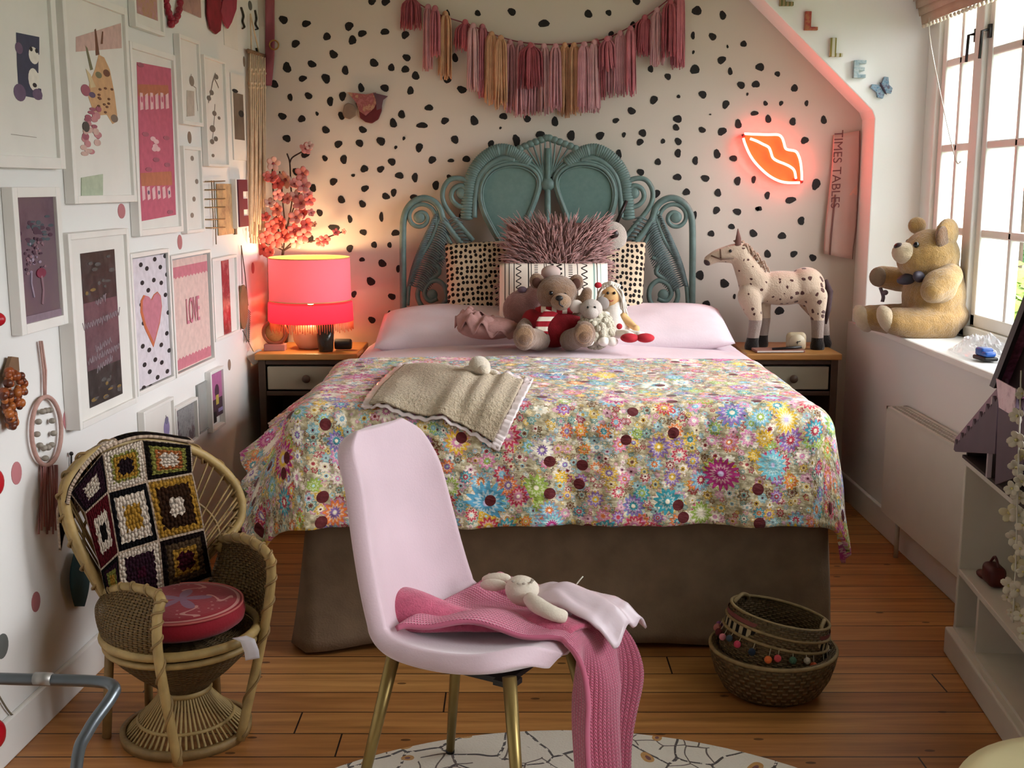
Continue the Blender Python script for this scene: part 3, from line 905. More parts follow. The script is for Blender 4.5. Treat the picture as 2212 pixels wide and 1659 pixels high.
def up_cushion(name, label, mat, x0, x1, y0, y1, Y, tilt, t, seed=0, roll=0, p=2.6):
    a = PY(x0, y1, Y); d = PY(x1, y0, Y)
    c = (a + d) / 2; w = (d.x - a.x); h = (d.z - a.z) / math.cos(tilt)
    ay = V((0, math.sin(tilt), math.cos(tilt))); ax = V((1, 0, 0))
    if roll:
        q = Matrix.Rotation(roll, 3, ax.cross(ay)); ax = q @ ax; ay = q @ ay
    return place_cushion(name, label, 'cushion', mat, c, ax, ay, w, h, t, None, seed, p=p), c, ax, ay, w, h
DOTF = m_dotfab()
up_cushion('dotted_cushion', 'beige cushion with black dots standing left of the shaggy cushion', DOTF, 966, 1112, 524, 688, 5.085, .25, .15, 1, .05)
up_cushion('dotted_cushion', 'beige cushion with black dots standing behind the rag doll', DOTF, 1244, 1392, 520, 690, 5.085, .22, .15, 2, -.06)
o, c, ax, ay, w_, h_ = up_cushion('shaggy_cushion', 'long-haired dusty mauve cushion at the middle of the headboard', M('mauve_cushion_cloth', '#8f6a66', .9), 1095, 1312, 482, 664, 5.00, .2, .13, 3)
az = ax.cross(ay)
fur = MB(); r2 = random.Random(5)
for i in range(1500):
    a, e = r2.uniform(-1, 1), r2.uniform(-1, 1)
    th = max(0, 1 - abs(a) ** 2.6) ** .5 * max(0, 1 - abs(e) ** 2.6) ** .5
    root = c + ax * (a * w_ / 2 * .97) + ay * (e * h_ / 2 * .97) + az * (.065 * th)
    d = (ax * (a * 1.0 + r2.uniform(-.25, .25)) + ay * (e * .9 + .30 + r2.uniform(-.2, .2))); L = r2.uniform(.045, .085)
    if d.length < .15: d = ay * .3
    d = d.normalized()
    p1 = root + az * r2.uniform(.012, .028) + d * L * .45
    p2 = root + az * r2.uniform(-.002, .016) + d * L + V((0, 0, -.012))
    rr = r2.uniform(.0016, .0030)
    fur.tube([root, p1, p2], [rr, rr, rr * .25], 4)
obj('long_hair', fur, M('mauve_long_hair', '#a57a76', .8, .3, 25, sheen=.3), o, kind=None)
up_cushion('stripe_cushion', 'white oblong cushion with black tribal stripes behind the teddy bear', m_tribal(), 1079, 1314, 570, 694, 4.885, .3, .12, 4)

# ------------------------------------------------ plush toys on the bed
def plush(name, parent, mat, ells, tubes=(), vox=.006, sm=3, label=None, cat=None, loc=None):
    b = MB()
    for e in ells: b.ell(e[0], e[1], e[2] if len(e) > 2 else None, 18, 12)
    for p, r in tubes:
        P = cr(p, 4); rr = [crf(r, i / (len(P) - 1)) for i in range(len(P))]
        b.tube(P, rr, 12)
        b.ell(P[0], rr[0] * .995, None, 14, 10); b.ell(P[-1], rr[-1] * .995, None, 14, 10)
    return obj(name, b, mat, parent, label, cat, mods=[('REMESH', vox), ('SMOOTH', sm)], loc=loc)

# teddy in the red jumper
k = 4.66 / FPX     # metres per photo pixel at this depth
def at(x, y, Y): return PY(x, y, Y)
tb = thing('teddy_bear', 'brown teddy bear in a red jumper and striped scarf sat on the pale pink sheet', 'teddy', at(1190, 748, 4.60))
BR = m_fur('brown_bear_fur', '#8a6648'); BRL = m_fur('tan_bear_fur', '#a98461')
hd = at(1203, 634, 4.58)
plush('body', tb, BR, [(hd, (.082, .074, .074)), (at(1200, 700, 4.62), (.085, .075, .095))],
      [([at(1150, 690, 4.6), at(1130, 712, 4.52), at(1140, 735, 4.47)], [.03, .03, .026]),
       ([at(1240, 680, 4.58), at(1262, 650, 4.56), at(1268, 632, 4.56)], [.03, .028, .022])])
for ex, s in ((1160, -1), (1244, 1)):
    b = MB(); b.ell(at(ex, 605 + (6 if s > 0 else 3), 4.60), (.030, .016, .034), eul(0, .3 * s, 0)); e_ = obj('ear', b, BR, tb)
    b = MB(); b.ell(at(ex, 608 + (5 if s > 0 else 3), 4.585), (.019, .006, .022), eul(0, .3 * s, 0)); obj('ear_lining', b, M('dark_ear_cloth', '#4f3026', .9), e_)
b = MB(); b.ell(at(1212, 652, 4.49), (.040, .034, .034)); mz = obj('muzzle', b, BRL, tb)
b = MB(); b.ell(at(1208, 644, 4.456), (.015, .009, .011)); b.tube(cr([at(1209, 648, 4.453), at(1209, 657, 4.455), at(1217, 663, 4.458)], 4), .003, 5); obj('nose', b, M('black_felt', '#100c0b', .5), mz)
for ex, ey in ((1190, 633), (1220, 637)):
    b = MB(); b.ell(at(ex, ey, 4.508), .0085); obj('eye', b, M('black_bead', '#0a0808', .15), tb)
b = MB(); b.ell(at(1196, 702, 4.595), (.098, .088, .092)); b.ell(at(1235, 697, 4.575), (.05, .05, .04)); b.ell(at(1150, 694, 4.58), (.045, .05, .05))
obj('jumper', b, M('red_knit', '#8f1722', .9, .2, 30, .6, 220), tb, mods=[('REMESH', .006), ('SMOOTH', 4)])
sc_m = m_stripes('striped_scarf_knit', 0, 24, '#9c1f2b', '#e6dccb', .45)
b = MB()
ring = [at(1203, 671, 4.60) + V((.072 * math.cos(a), .066 * math.sin(a), -.010 * math.sin(a))) for a in [2 * PI * i / 20 for i in range(20)]]
b.tube(ring, .020, 8, True, flat=.8)
sf = obj('scarf', b, sc_m, tb)
b = MB(); b.sheet(lambda u, v: at(1192 - 22 * math.sin(v * 2.0) + (u - .5) * 26, 672 + 46 * v + (u - .5) * 8, 4.488 - .014 * v), 4, 14); obj('scarf_end', b, m_stripes('striped_scarf_end', 2, 26, '#9c1f2b', '#e6dccb', .45), sf, mods=[('SOLID', .008)])
for p, q in (((1165, 735, 4.5), (1133, 728, 4.36)), ((1232, 735, 4.5), (1262, 722, 4.38))):
    lg = plush('leg', tb, BR, [(at(*q), (.045, .028, .052))], [([at(*p), at(*q)], [.044, .040])])
    b = MB(); n_ = (at(*q) - at(*p)).normalized(); b.ell(at(q[0], q[1], q[2] - .026), (.033, .008, .040), eul(.15, 0, 0)); obj('foot_pad', b, BRL, lg)

# rag doll
dl = thing('rag_doll', 'rag doll with white woollen hair, white dress and red shoes', 'doll', at(1335, 735, 4.62))
SK = M('doll_cloth_skin', '#d2a873', .8, .06); WT = M('white_doll_cloth', '#e6e0d8', .85, .06, bump=.3, bs=60)
b = MB(); b.ell(at(1319, 640, 4.62), (.044, .040, .048)); hd_ = obj('head', b, SK, dl)
for ex in (1313, 1327):
    b = MB(); b.ell(at(ex, 633, 4.582), .006); obj('eye', b, M('black_bead', '#0a0808', .15), hd_)
b = MB(); b.tube(cr([at(1316, 648, 4.584), at(1320, 651, 4.582), at(1325, 648, 4.584)], 3), .0022, 5); obj('mouth', b, M('red_thread', '#a03038', .8), hd_)
hr = MB(); r3 = random.Random(3)
for i in range(70):
    s = -1 if i % 2 else 1
    a = r3.uniform(-1, 1)
    top = at(1319 + a * 16, 614 + abs(a) * 8, 4.63 + r3.uniform(-.03, .03))
    side = at(1319 + s * r3.uniform(19, 26), 640 + r3.uniform(-10, 8), 4.62 + r3.uniform(-.03, .03))
    end = at(1319 + s * r3.uniform(20, 36), 672 + r3.uniform(-8, 16), 4.62 + r3.uniform(-.03, .02))
    hr.tube(cr([top, side, end], 4), .0045, 5)
for i in range(24):
    a = -1 + 2 * i / 23
    hr.tube([at(1319 + a * 17, 622 + 4 * r3.random(), 4.60), at(1319 + a * 20, 608 + abs(a) * 9, 4.63), at(1319 + a * 12, 612, 4.66)], .005, 5)
obj('hair', hr, M('white_wool', '#cfc6bb', .95, .15), dl)
b = MB(); b.ell(at(1292, 616, 4.59), (.015, .012, .012)); obj('hair_bow', b, M('red_felt', '#a8202c', .9), dl)
b = MB(); b.lathe([(.022, .105), (.04, .09), (.05, .05), (.075, -.01), (.085, -.03), (.06, -.035)], at(1327, 700, 4.63), 20)
obj('dress', b, WT, dl, mods=[('DISP', .012, .05)])
b = MB(); b.lathe([(.026, 0), (.034, .012), (.03, .02)], at(1324, 676, 4.62), 16); obj('collar', b, M('mint_trim', '#cfe0d4', .8), dl)
for i, (p, q, r_) in enumerate((((1310, 680, 4.60), (1300, 700, 4.56), (1304, 715, 4.54)), ((1342, 682, 4.60), (1360, 698, 4.58), (1374, 710, 4.55)))):
    b = MB(); P = cr([at(*p), at(*q), at(*r_)], 4); b.tube(P, [.020, .019, .018, .017, .016, .015, .014, .013, .012], 10); b.ell(P[-1], .015); obj('arm', b, SK if i else WT, dl)
for s, x2 in ((0, 1362), (1, 1388)):
    b = MB(); P = cr([at(1330 + 8 * s, 722, 4.58), at(1350 + 8 * s, 722, 4.50), at(x2, 727, 4.44)], 4); b.tube(P, .018, 10); lg = obj('leg', b, WT, dl)
    b = MB(); b.ell(at(x2 - 2 + 8 * s, 730, 4.42), (.036, .034, .018)); obj('shoe', b, M('red_felt', '#a8202c', .9), lg)
b = MB(); b.ell(at(1338, 705, 4.535), (.012, .006, .012)); b.ell(at(1316, 690, 4.55), (.010, .006, .009)); obj('bow', b, M('red_felt', '#a8202c', .9), dl)

# woolly white lamb
lb = thing('toy_lamb', 'white woolly toy lamb with grey ears lying between teddy and doll', 'soft toy', at(1288, 742, 4.48))
WOOL = m_fur('white_looped_wool', '#d8cfb8', .2, 120, 1.0, .4, 70); GR = M('grey_plush', '#b6aca4', .9, .1, bump=.4, bs=200)
b = MB(); r4 = random.Random(9); cc = at(1287, 712, 4.5)
b.ell(cc, (.066, .06, .068))
for i in range(150):
    d = V((r4.gauss(0, 1), r4.gauss(0, 1), r4.gauss(0, 1))).normalized()
    b.ell(cc + V((d.x * .066, d.y * .060, d.z * .068)), .013, None, 7, 5)
obj('body', b, WOOL, lb)
b = MB(); b.ell(at(1277, 668, 4.48), (.044, .040, .040)); b.ell(at(1277, 676, 4.448), (.028, .028, .024)); hh = obj('head', b, GR, lb)
for x, y in ((1245, 662), (1301, 655)):
    b = MB(); b.ell(at(x, y, 4.50), (.028, .012, .026), eul(0, .4, 0)); obj('ear', b, M('pale_ear_plush', '#cfc5bd', .9) if x < 1270 else M('grey_ear_plush', '#8e8580', .9), hh)
for x in (1270, 1285):
    b = MB(); b.ell(at(x, 664, 4.442), .005); obj('eye', b, M('black_bead', '#0a0808', .15), hh)
for x in (1270, 1305, 1322):
    b = MB(); b.ell(at(x, 738, 4.44), (.024, .034, .018)); obj('foot', b, M('white_doll_cloth', '#e6e0d8'), lb)

# pink plush rabbit behind the teddy, and a frilled dusty pink cushion
rb = thing('plush_rabbit', 'dusty pink plush rabbit sat behind the teddy bear', 'soft toy', at(1135, 715, 4.74))
PKP = m_fur('dusty_pink_plush', '#9d726c', .15, 200, .6)
plush('body', rb, PKP, [(at(1135, 668, 4.74), (.095, .06, .085)), (at(1188, 606, 4.72), (.05, .045, .042))], [([at(1135, 668, 4.74), at(1188, 606, 4.72)], [.06, .04])])
b = MB(); b.ell(at(1190, 588, 4.70), (.040, .030, .028)); obj('ear', b, M('grey_pink_plush', '#b39f98', .9), rb)
b = MB(); b.ell(at(1128, 626, 4.72), (.02, .02, .014)); obj('nose', b, M('lilac_felt', '#6d5a68', .9), rb)
b = MB(); r5 = random.Random(21)
c0 = at(1055, 702, 4.60)
def ruff(u, v):
    a = 2 * PI * u
    R_ = .135 * (.45 + .55 * v)
    wv = .020 * math.sin(a * 11 + v * 2) * v + .018 * noise.noise(V((math.cos(a) * 3, math.sin(a) * 3, v * 4)))
    return c0 + V((R_ * 1.0 * math.cos(a), R_ * .55 * math.sin(a), .052 * (1 - v * v) + wv - .02 + .03 * math.cos(a) * -1))
b.sheet(ruff, 110, 10)
b.ell(c0 + V((0, 0, -.012)), (.125, .07, .045))
obj('frilled_cushion', b, M('dusty_pink_tulle', '#a67c76', .9, .15, 20, .4, 90), None, 'dusty pink frilled cushion flat on the sheet left of the teddy bear', 'cushion', mods=[('SOLID', .003)], loc=c0)

# white toy and black wand peeping over the right dotted cushion
wt = thing('toy_owl', 'white round plush toy with dark eyes above the right dotted cushion', 'soft toy', at(1322, 520, 5.09))
b = MB(); b.ell(at(1322, 512, 5.09), (.066, .05, .068)); obj('head', b, m_fur('white_plush', '#cabfb2', .1), wt)
b = MB(); b.ell(at(1326, 506, 5.035), (.021, .01, .021)); b.ell(at(1306, 506, 5.037), (.012, .008, .015)); obj('eye', b, M('dark_brown_eye', '#2a1c18', .3), wt)
b = MB(); b.tube([at(1331, 484, 5.12), at(1353, 434, 5.14)], .0085, 8)
obj('wand', b, M('black_plastic', '#0d0b0b', .4), None, 'short black stick leaning on the right side of the headboard', 'stick', loc=at(1331, 484, 5.12))

# lamb comforter blanket on the quilt
cb = thing('comforter_blanket', 'cream fleece comforter with satin edge and lamb head, lying on the quilt', 'comforter', PZ(960, 880, .80))
from mathutils.bvhtree import BVHTree
bv = BVHTree.FromPolygons(QUILT.v, QUILT.f)
corn = [(780, 888), (1078, 985), (1152, 829), (872, 794)]
cm1 = [(780, 888), (870, 908), (990, 940), (1078, 985)]; cm2 = [(868, 794), (960, 802), (1060, 818), (1152, 829)]
cl1 = [(780, 888), (812, 845), (868, 794)]; cl2 = [(1078, 985), (1110, 915), (1152, 829)]
def c2(L, t): return V((crf([q[0] for q in L], t), crf([q[1] for q in L], t), 0))
def cbf(u, v, lift=.016):
    q = c2(cm1, u) * (1 - v) + c2(cm2, u) * v + c2(cl1, v) * (1 - u) + c2(cl2, v) * u
    c = [V((x, y, 0)) for x, y in corn]
    q -= c[0] * (1 - u) * (1 - v) + c[1] * u * (1 - v) + c[2] * u * v + c[3] * (1 - u) * v
    d = ray(q.x, q.y)
    loc, nn, _, _ = bv.ray_cast(EYE, d.normalized())
    nn = V((0, -.45, .9)).normalized()
    rip = .034 * math.exp(-((u - .56) / .06) ** 2) * (1 - v * .6) + .030 * math.exp(-((u - .68) / .045) ** 2) * (.4 + v * .6) + .026 * math.exp(-((u - .79) / .045) ** 2) * (.3 + v * .7) + .03 * math.exp(-((u - .4) / .22) ** 2 - ((v - .75) / .3) ** 2) + .02 * math.exp(-((u - .2) / .08) ** 2) * (1 - v)
    return loc + nn * (lift + rip * .8 + noise.noise(V((u * 5, v * 5, 2))) * .006)
b = MB(); b.sheet(lambda u, v: cbf(.085 + .83 * u, .085 + .83 * v, .0245), 50, 36, 0, (1, 1))
obj('fleece', b, m_fur('cream_fleece', '#cdb99c', .18, 110, 1.0, .3, 90), cb, mods=[('SOLID', .008)])
b = MB()
bands = [(0, 1, 0, .095), (0, 1, .905, 1), (0, .095, 0, 1), (.905, 1, 0, 1)]
for u0, u1, v0, v1 in bands:
    nu, nv = (60, 4) if u1 - u0 > .5 else (4, 50)
    b.sheet(lambda u, v: cbf(u0 + (u1 - u0) * u, v0 + (v1 - v0) * v) + V((0, 0, .003 * math.sin((u if nu > nv else v) * 90))), nu, nv)
obj('satin_edge', b, M('satin_ribbon', '#e6d8d8', .3, .05, coat=.2), cb, mods=[('SOLID', .006)])
hp = cbf(.62, .87) + V((0, -.01, .035))
LF = m_fur('cream_plush', '#d2c4b0', .1, 200, .5)
b = MB(); b.ell(hp, (.035, .045, .030), eul(.3, 0, .3)); b.ell(hp + V((.014, -.032, -.008)), (.022, .026, .018)); lh = obj('head', b, LF, cb)
b = MB(); b.ell(hp + V((-.032, .0, -.010)), (.014, .036, .010), eul(0, 0, .5)); obj('ear', b, LF, lh)
b = MB(); b.ell(hp + V((.030, -.018, -.016)), (.012, .036, .010), eul(0, 0, 1.0)); obj('ear', b, LF, lh)
# ================================================================ PINK CHAIR in the foreground
CHA = PI / 6
cf = V((math.cos(CHA), -math.sin(CHA), 0)); crr = V((math.sin(CHA), math.cos(CHA), 0))
CC = V((-.066, 2.447, 0))
chair = thing('shell_chair', 'pale pink upholstered shell chair on gold legs in the middle foreground', 'chair', CC)
def cl(f, r, z): return CC + cf * f + crr * r + V((0, 0, z))
prof = [(.200, .434), (.18, .452), (.13, .442), (.05, .430), (-.05, .424), (-.13, .432), (-.18, .468), (-.207, .54), (-.23, .63), (-.25, .72), (-.268, .80), (-.28, .855), (-.286, .888)]
wid = [.02, .105, .180, .204, .205, .197, .190, .185, .178, .169, .156, .136, .085]
def shell(u, v):
    n = len(prof) - 1
    F_ = crf([p[0] for p in prof], v); Z_ = crf([p[1] for p in prof], v); W_ = max(.03, crf(wid, v))
    F2 = crf([p[0] for p in prof], min(1, v + .01)); Z2 = crf([p[1] for p in prof], min(1, v + .01))
    a = u * 2 - 1
    t = V((F2 - F_, Z2 - Z_, 0)); 
    if t.length < 1e-6: t = V((-.2, 1, 0))
    t.normalize(); nn = V((t.y, -t.x, 0))       # towards the sitter
    cup = (.045 if v > .5 else .030 + .02 * v) * abs(a) ** 2.4 * min(1, W_ / .15) * max(0, min(1, (1 - v) / .2))
    return cl(F_ + nn.x * cup, a * W_, Z_ + abs(nn.y) * cup)
b = MB(); b.sheet(shell, 28, 48)
VEL = M('pale_pink_velvet', '#cdb3bc', .55, .06, 5, .12, 200, sheen=.5, spec=.3)
obj('seat_shell', b, VEL, chair, mods=[('SOLID', .042, -.2), ('SUB', 1)])
b = MB(); b.tube([shell(u / 20, .40) + V((.004, -.004, .006)) for u in range(1, 20)], .0035, 6); obj('seam', b, M('pink_piping', '#b58797', .6), chair)
GOLD = M('brushed_brass_leg', '#8f7a4a', .35, .08, 10, metal=.75)
for sf, sr in ((-1, -1), (-1, 1), (1, -1), (1, 1)):
    b = MB(); b.tube([cl(sf * .145, sr * .13, .425), cl(sf * .22, sr * .2, 0.018)], [.0155, .0105], 14)
    l_ = obj('leg', b, GOLD, chair)
    b = MB(); b.lathe([(.011, 0), (.0115, .008)], cl(sf * .22, sr * .2, .0135), 12); obj('foot_cap', b, M('black_plastic', '#0d0b0b', .4), l_)
b = MB()
for s in (-1, 1):
    b.box(cl(0, s * .10, .402), (.30, .03, .012), rotz(-CHA)); b.box(cl(s * .12, 0, .404), (.03, .26, .012), rotz(-CHA))
obj('under_frame', b, M('black_iron', '#1c1a19', .4), chair, smooth=False)

# knitted blanket: lies on the seat, falls over the front edge
KN = m_knit('pink_knit', '#dc7492', 105, 165)
path = [(-.12, .468), (-.06, .463), (.02, .462), (.10, .468), (.15, .476), (.19, .480), (.222, .470), (.242, .43), (.252, .36), (.257, .28), (.260, .18), (.260, .08), (.263, .028), (.295, .020)]
def knit(u, v):
    F_ = crf([p[0] for p in path], v); Z_ = crf([p[1] for p in path], v)
    hang = max(0, v - .45) / .55
    lo = .0 + .07 * math.sin(min(1, v * 2.2) * PI / 2) - .16 * (1 - min(1, v * 2.4)); hi = .255 + .09 * hang - .06 * hang * hang
    a = lo + (hi - lo) * u - .09 * min(1, v * 2.2)
    fold = .030 * math.sin(u * 10.5 + 1.2 + v * 1.5) * min(1, hang * 3) + .016 * noise.noise(V((u * 4, v * 5, 3)))
    bump = .024 * math.exp(-((v - .16) / .09) ** 2) * (1 + math.sin(u * 5 + 1)) * (v < .46) + .020 * math.exp(-((v - .02) / .05) ** 2)
    bulge = .045 * math.exp(-((hang - .28) / .22) ** 2) * max(0, u - .5) * 2
    return cl(F_ + fold * (1 if hang > 0 else 0) + bulge, a + bulge * .5 + .018 * math.sin(v * 9) * hang * u, Z_ + bump + (abs(fold) * .5 if hang <= 0 else 0))
b = MB(); b.sheet(knit, 44, 90, 0, (.35, .9))
kb = obj('knitted_blanket', b, KN, None, 'bright pink knitted blanket hanging over the front of the pink chair', 'blanket', mods=[('SOLID', .012)], loc=cl(.15, .1, .5))
# a second bunched fold of the same blanket toward the near side of the seat
def knit2(u, v):
    a = PI * (v * 1.25 - .15)
    f0 = -.20 + .42 * u
    return cl(f0 + .01 * math.sin(v * 5), -.045 + .055 * math.cos(a) * (1 - .3 * u) + .10 * u - .02 * math.sin(u * 7), .468 + .062 * max(-.1, math.sin(a)) * (1 - .55 * u) * (.7 + .3 * math.sin(u * 8 + 1)) + .004 * noise.noise(V((u * 6, v * 3, 1))))
b = MB(); b.sheet(knit2, 40, 24, 0, (.5, .25)); obj('folded_edge', b, M('pink_knit_back', '#c25a76', .95, .15, 40, .6, 260, sheen=.3), kb, mods=[('SOLID', .010)])
def knit3(u, v):
    return cl(-.10 + .30 * u, .165 + .05 * v + .01 * math.sin(u * 7), .470 + .034 * math.sin(PI * v) * (1 - .4 * u) + .005 * noise.noise(V((u * 6, v * 3, 8))))
b = MB(); b.sheet(knit3, 30, 12, 0, (.4, .25)); obj('folded_edge', b, KN, kb, mods=[('SOLID', .014)])

# bunny comforter lying on the blanket
bc = thing('bunny_comforter', 'small white bunny comforter with a pale pink cloth body on the pink blanket', 'comforter', cl(.08, .10, .52))
WB = M('cream_terry', '#d9cdbd', .9, .06, 20, .3, 200)
bh = cl(.055, .085, .528)
b = MB(); b.ell(bh, (.042, .036, .034), eul(0, .2, -CHA)); hd3 = obj('head', b, WB, bc)
b = MB()
for i in range(9):
    a = 2.4 * i; b.ell(bh + V((.022 * math.cos(a), .02 * math.sin(a) - .012, .028)), (.004, .004, .002))
obj('dots', b, M('grey_print_dot', '#a59a8c', .9), hd3)
for s in (0, 1):
    b = MB(); b.ell(cl(-.022 - .01 * s, .085 + .03 * s, .528 + .004 * s), (.036, .014, .014), eul(0, -.15, -CHA + .25 * s)); obj('ear', b, WB, hd3)
SAT = M('pale_pink_satin', '#d9c5cd', .35, .05, 6, .25, 25, coat=.2)
def bod(u, v):
    f_ = .085 + .215 * u; w_ = .05 + .10 * u - .045 * max(0, u - .7)
    a = v * 2 - 1
    zt = .536 + .012 * math.sin(u * 6) - .035 * max(0, u - .72) / .28 - .02 * max(0, u - .84) / .16
    return cl(f_, .105 + .03 * u + a * w_ * .62, zt - .030 * a * a + .010 * math.sin(a * 7 + u * 3) * u + .006 * noise.noise(V((u * 5, a * 3, 4))))
b = MB(); b.sheet(bod, 30, 20); obj('cloth_body', b, SAT, bc, mods=[('SOLID', .006)])
b = MB(); b.tube(cr([cl(.09, .05, .528), cl(.13, .025, .525), cl(.17, .02, .517), cl(.19, .035, .508)], 4), [.014, .016, .018, .019, .019, .018, .018, .017, .017, .016, .016, .015, .012], 10); obj('arm', b, WB, bc)
b = MB(); b.tube(cr([cl(.15, .165, .535), cl(.156, .17, .545), cl(.16, .178, .552)], 3), .0016, 5); obj('care_label', b, M('white_ribbon', '#dfe0d2', .6), bc)

# ================================================================ RUG
b = MB(); b.lathe([(.0, 0.001), (.90, .001), (.918, .004), (.92, .008), (.915, .012), (0, .013)], (.134, 1.94, 0), 96, close=False)
obj('round_rug', b, m_rug(), None, 'round cream rug with dark line pattern under the pink chair', 'rug', loc=(.134, 1.94, 0))

# ================================================================ PEACOCK CHAIR
WK = M('rattan_cane', '#8a6f45', .55, .25, 25, .25, 90)
WKL = M('pale_rattan', '#a58b58', .5, .2, 25, .2, 90)
WEAVE = m_weave('open_cane_weave', '#7d6238', su=22, sv=26)
WEAVES = m_weave('tight_cane_weave', '#6d542f', holes=False, su=60, sv=34)
PC = V((-.862, 2.87, 0)); PA = math.radians(-44)
pf = V((math.cos(PA), math.sin(PA), 0)); pr = V((-math.sin(PA), math.cos(PA), 0))
pchair = thing('peacock_chair', "child's rattan peacock chair with an hourglass base against the left wall", 'chair', PC)
def pl(f, r, z): return PC + pf * f + pr * r + V((0, 0, z))
ZR = .29; RR = .195
circ = lambda r, z, n=40, sy=1: [pl(r * math.cos(2 * PI * i / n), r * sy * math.sin(2 * PI * i / n), z) for i in range(n)]
b = MB(); b.tube(circ(RR, ZR), .013, 8, True); b.tube(circ(RR - .004, ZR - .026), .009, 8, True); obj('seat_rim', b, WKL, pchair)
b = MB(); b.lathe([(0, ZR - .012), (RR - .01, ZR - .01)], PC, 40, close=False); obj('seat', b, WEAVES, pchair)
b = MB(); b.lathe([(RR - .012, ZR - .03), (.165, .23), (.12, .185), (.078, .15), (.058, .128)], PC, 40, close=False); obj('hourglass_upper', b, WEAVES, pchair, mods=[('SOLID', .006)])
b = MB(); b.tube(circ(.062, .126), .009, 8, True); obj('waist_ring', b, WKL, pchair)
b = MB()
for i in range(58):
    a = 2 * PI * i / 58; c_, s_ = math.cos(a), math.sin(a)
    b.tube(cr([pl(.058 * c_, .058 * s_, .126), pl(.075 * c_, .075 * s_, .10), pl(.115 * c_, .115 * s_, .055), pl(.158 * c_, .158 * s_, .012)], 3), .0034, 5)
b.tube(circ(.122, .050), .005, 6, True)
obj('hourglass_spokes', b, WKL, pchair)
b = MB(); b.lathe([(.152, .002), (.166, .002), (.168, .022), (.154, .022)], PC, 48, close=False); obj('base_ring', b, WK, pchair, mods=[('SOLID', .004)])
# hoop of the back, traced in its reclined plane
rec = math.radians(9)
bn = pf * math.cos(rec) + V((0, 0, math.sin(rec)))
bp0 = pl(-.175, 0, .30)
def pb(x, y, off=0): return PP(x, y, bp0 + bn * off, bn)
hp_ = [(232, 1290), (205, 1245), (172, 1185), (148, 1120), (143, 1062), (165, 1012), (215, 972), (290, 955), (370, 958), (440, 983), (495, 1028), (520, 1075), (521, 1115), (508, 1142), (488, 1165), (470, 1190)]
hoop = cr([pb(x, y) for x, y in hp_], 5)
b = MB(); b.tube(hoop, .0125, 8); b.tube([p - bn * .024 for p in hoop], .010, 7)
obj('back_hoop', b, WKL, pchair)
b = MB(); n = len(hoop); hel = []
for i in range(n - 1):
    for j in range(4):
        t = j / 4; p = hoop[i].lerp(hoop[i + 1], t); d = (hoop[i + 1] - hoop[i]).normalized()
        sd = d.cross(bn).normalized(); a = (i + t) * 1.55
        hel.append(p - bn * .012 + (bn * math.cos(a) + sd * math.sin(a)) * .0175 - sd * 0)
b.tube(hel, .0042, 5); obj('braided_edge', b, WK, pchair)
b = MB()
root = pl(-.165, 0, ZR)
for i in range(44):
    t = i / 43; hpnt = hoop[int(3 + t * (n - 7))]
    rt = root + pr * (t - .5) * .17
    b.tube(cr([rt, rt.lerp(hpnt, .5) - bn * .016, hpnt], 3), .0032, 5)
for q in (.45, .72):
    b.tube([ (root + pr * (i / 30 - .5) * .17).lerp(hoop[int(3 + i / 30 * (n - 7))], q) - bn * .012 for i in range(31)], .004, 5)
obj('back_spokes', b, WK, pchair)
# front posts and arms
pL0, pL1 = PY(385, 1659, 2.67), PY(345, 1292, 2.70); pL0.z = 0
pR0, pR1 = V((-.705, 2.80, 0)), PY(569, 1190, 2.90)
for (q0, q1, qh, sg) in ((pL0, pL1, pb(228, 1278), -1), (pR0, pR1, pb(480, 1165), 1)):
    rimp = pl(RR * math.cos(sg * .78), RR * math.sin(sg * .78), ZR)
    mid = rimp + (rimp - pl(0, 0, ZR)).normalized() * .020
    rail = cr([qh, qh.lerp(q1, .5) + V((0, 0, .020)), q1 + V((0, 0, .004)), q1.lerp(mid, .25) + (mid - pl(0, 0, ZR)).normalized() * .02, mid, q0 + V((0, 0, .012))], 7)
    b = MB(); b.tube(rail, .0125, 8)
    w_ = MB(); hel = []
    for i in range(len(rail) - 1):
        for j in range(4):
            t = j / 4; p = rail[i].lerp(rail[i + 1], t); d = (rail[i + 1] - rail[i]).normalized(); x_, y_, _ = basis(d, V((.3, .8, .1)))
            a = (i + t) * 2.1; hel.append(p + (x_ * math.cos(a) + y_ * math.sin(a)) * .0135)
    ar = obj('arm_rail', b, WKL, pchair)
    w_.tube(hel, .0034, 5); obj('binding', w_, WK, ar)
    # woven arm panel between the seat rim and the rail
    topc = rail[:int(len(rail) * .42)]
    def pan(u, v):
        k_ = u * (len(topc) - 1); i = min(int(k_), len(topc) - 2); tp = topc[i].lerp(topc[i + 1], k_ - i)
        a0, a1 = sg * 2.35, sg * .78
        aa = a0 + (a1 - a0) * u
        bt = pl(RR * math.cos(aa), RR * math.sin(aa), ZR)
        o_ = (bt - pl(0, 0, ZR)).normalized() * (.028 * math.sin(PI * v))
        return bt.lerp(tp, v) + o_
    b = MB(); b.sheet(pan, 26, 20, 0, (1, 1)); obj('arm_panel', b, WEAVE, pchair, mods=[('SOLID', .004)])
for sg in (-1, 1):
    b = MB(); b.tube([pl(-.10, sg * .15, ZR - .02), pl(-.12, sg * .165, 0.004)], .0125, 8); obj('leg', b, WK, pchair)
b = MB(); b.tube([pl(-.185, 0, ZR - .02), pl(-.20, 0, .004)], .012, 8); obj('leg', b, WK, pchair)

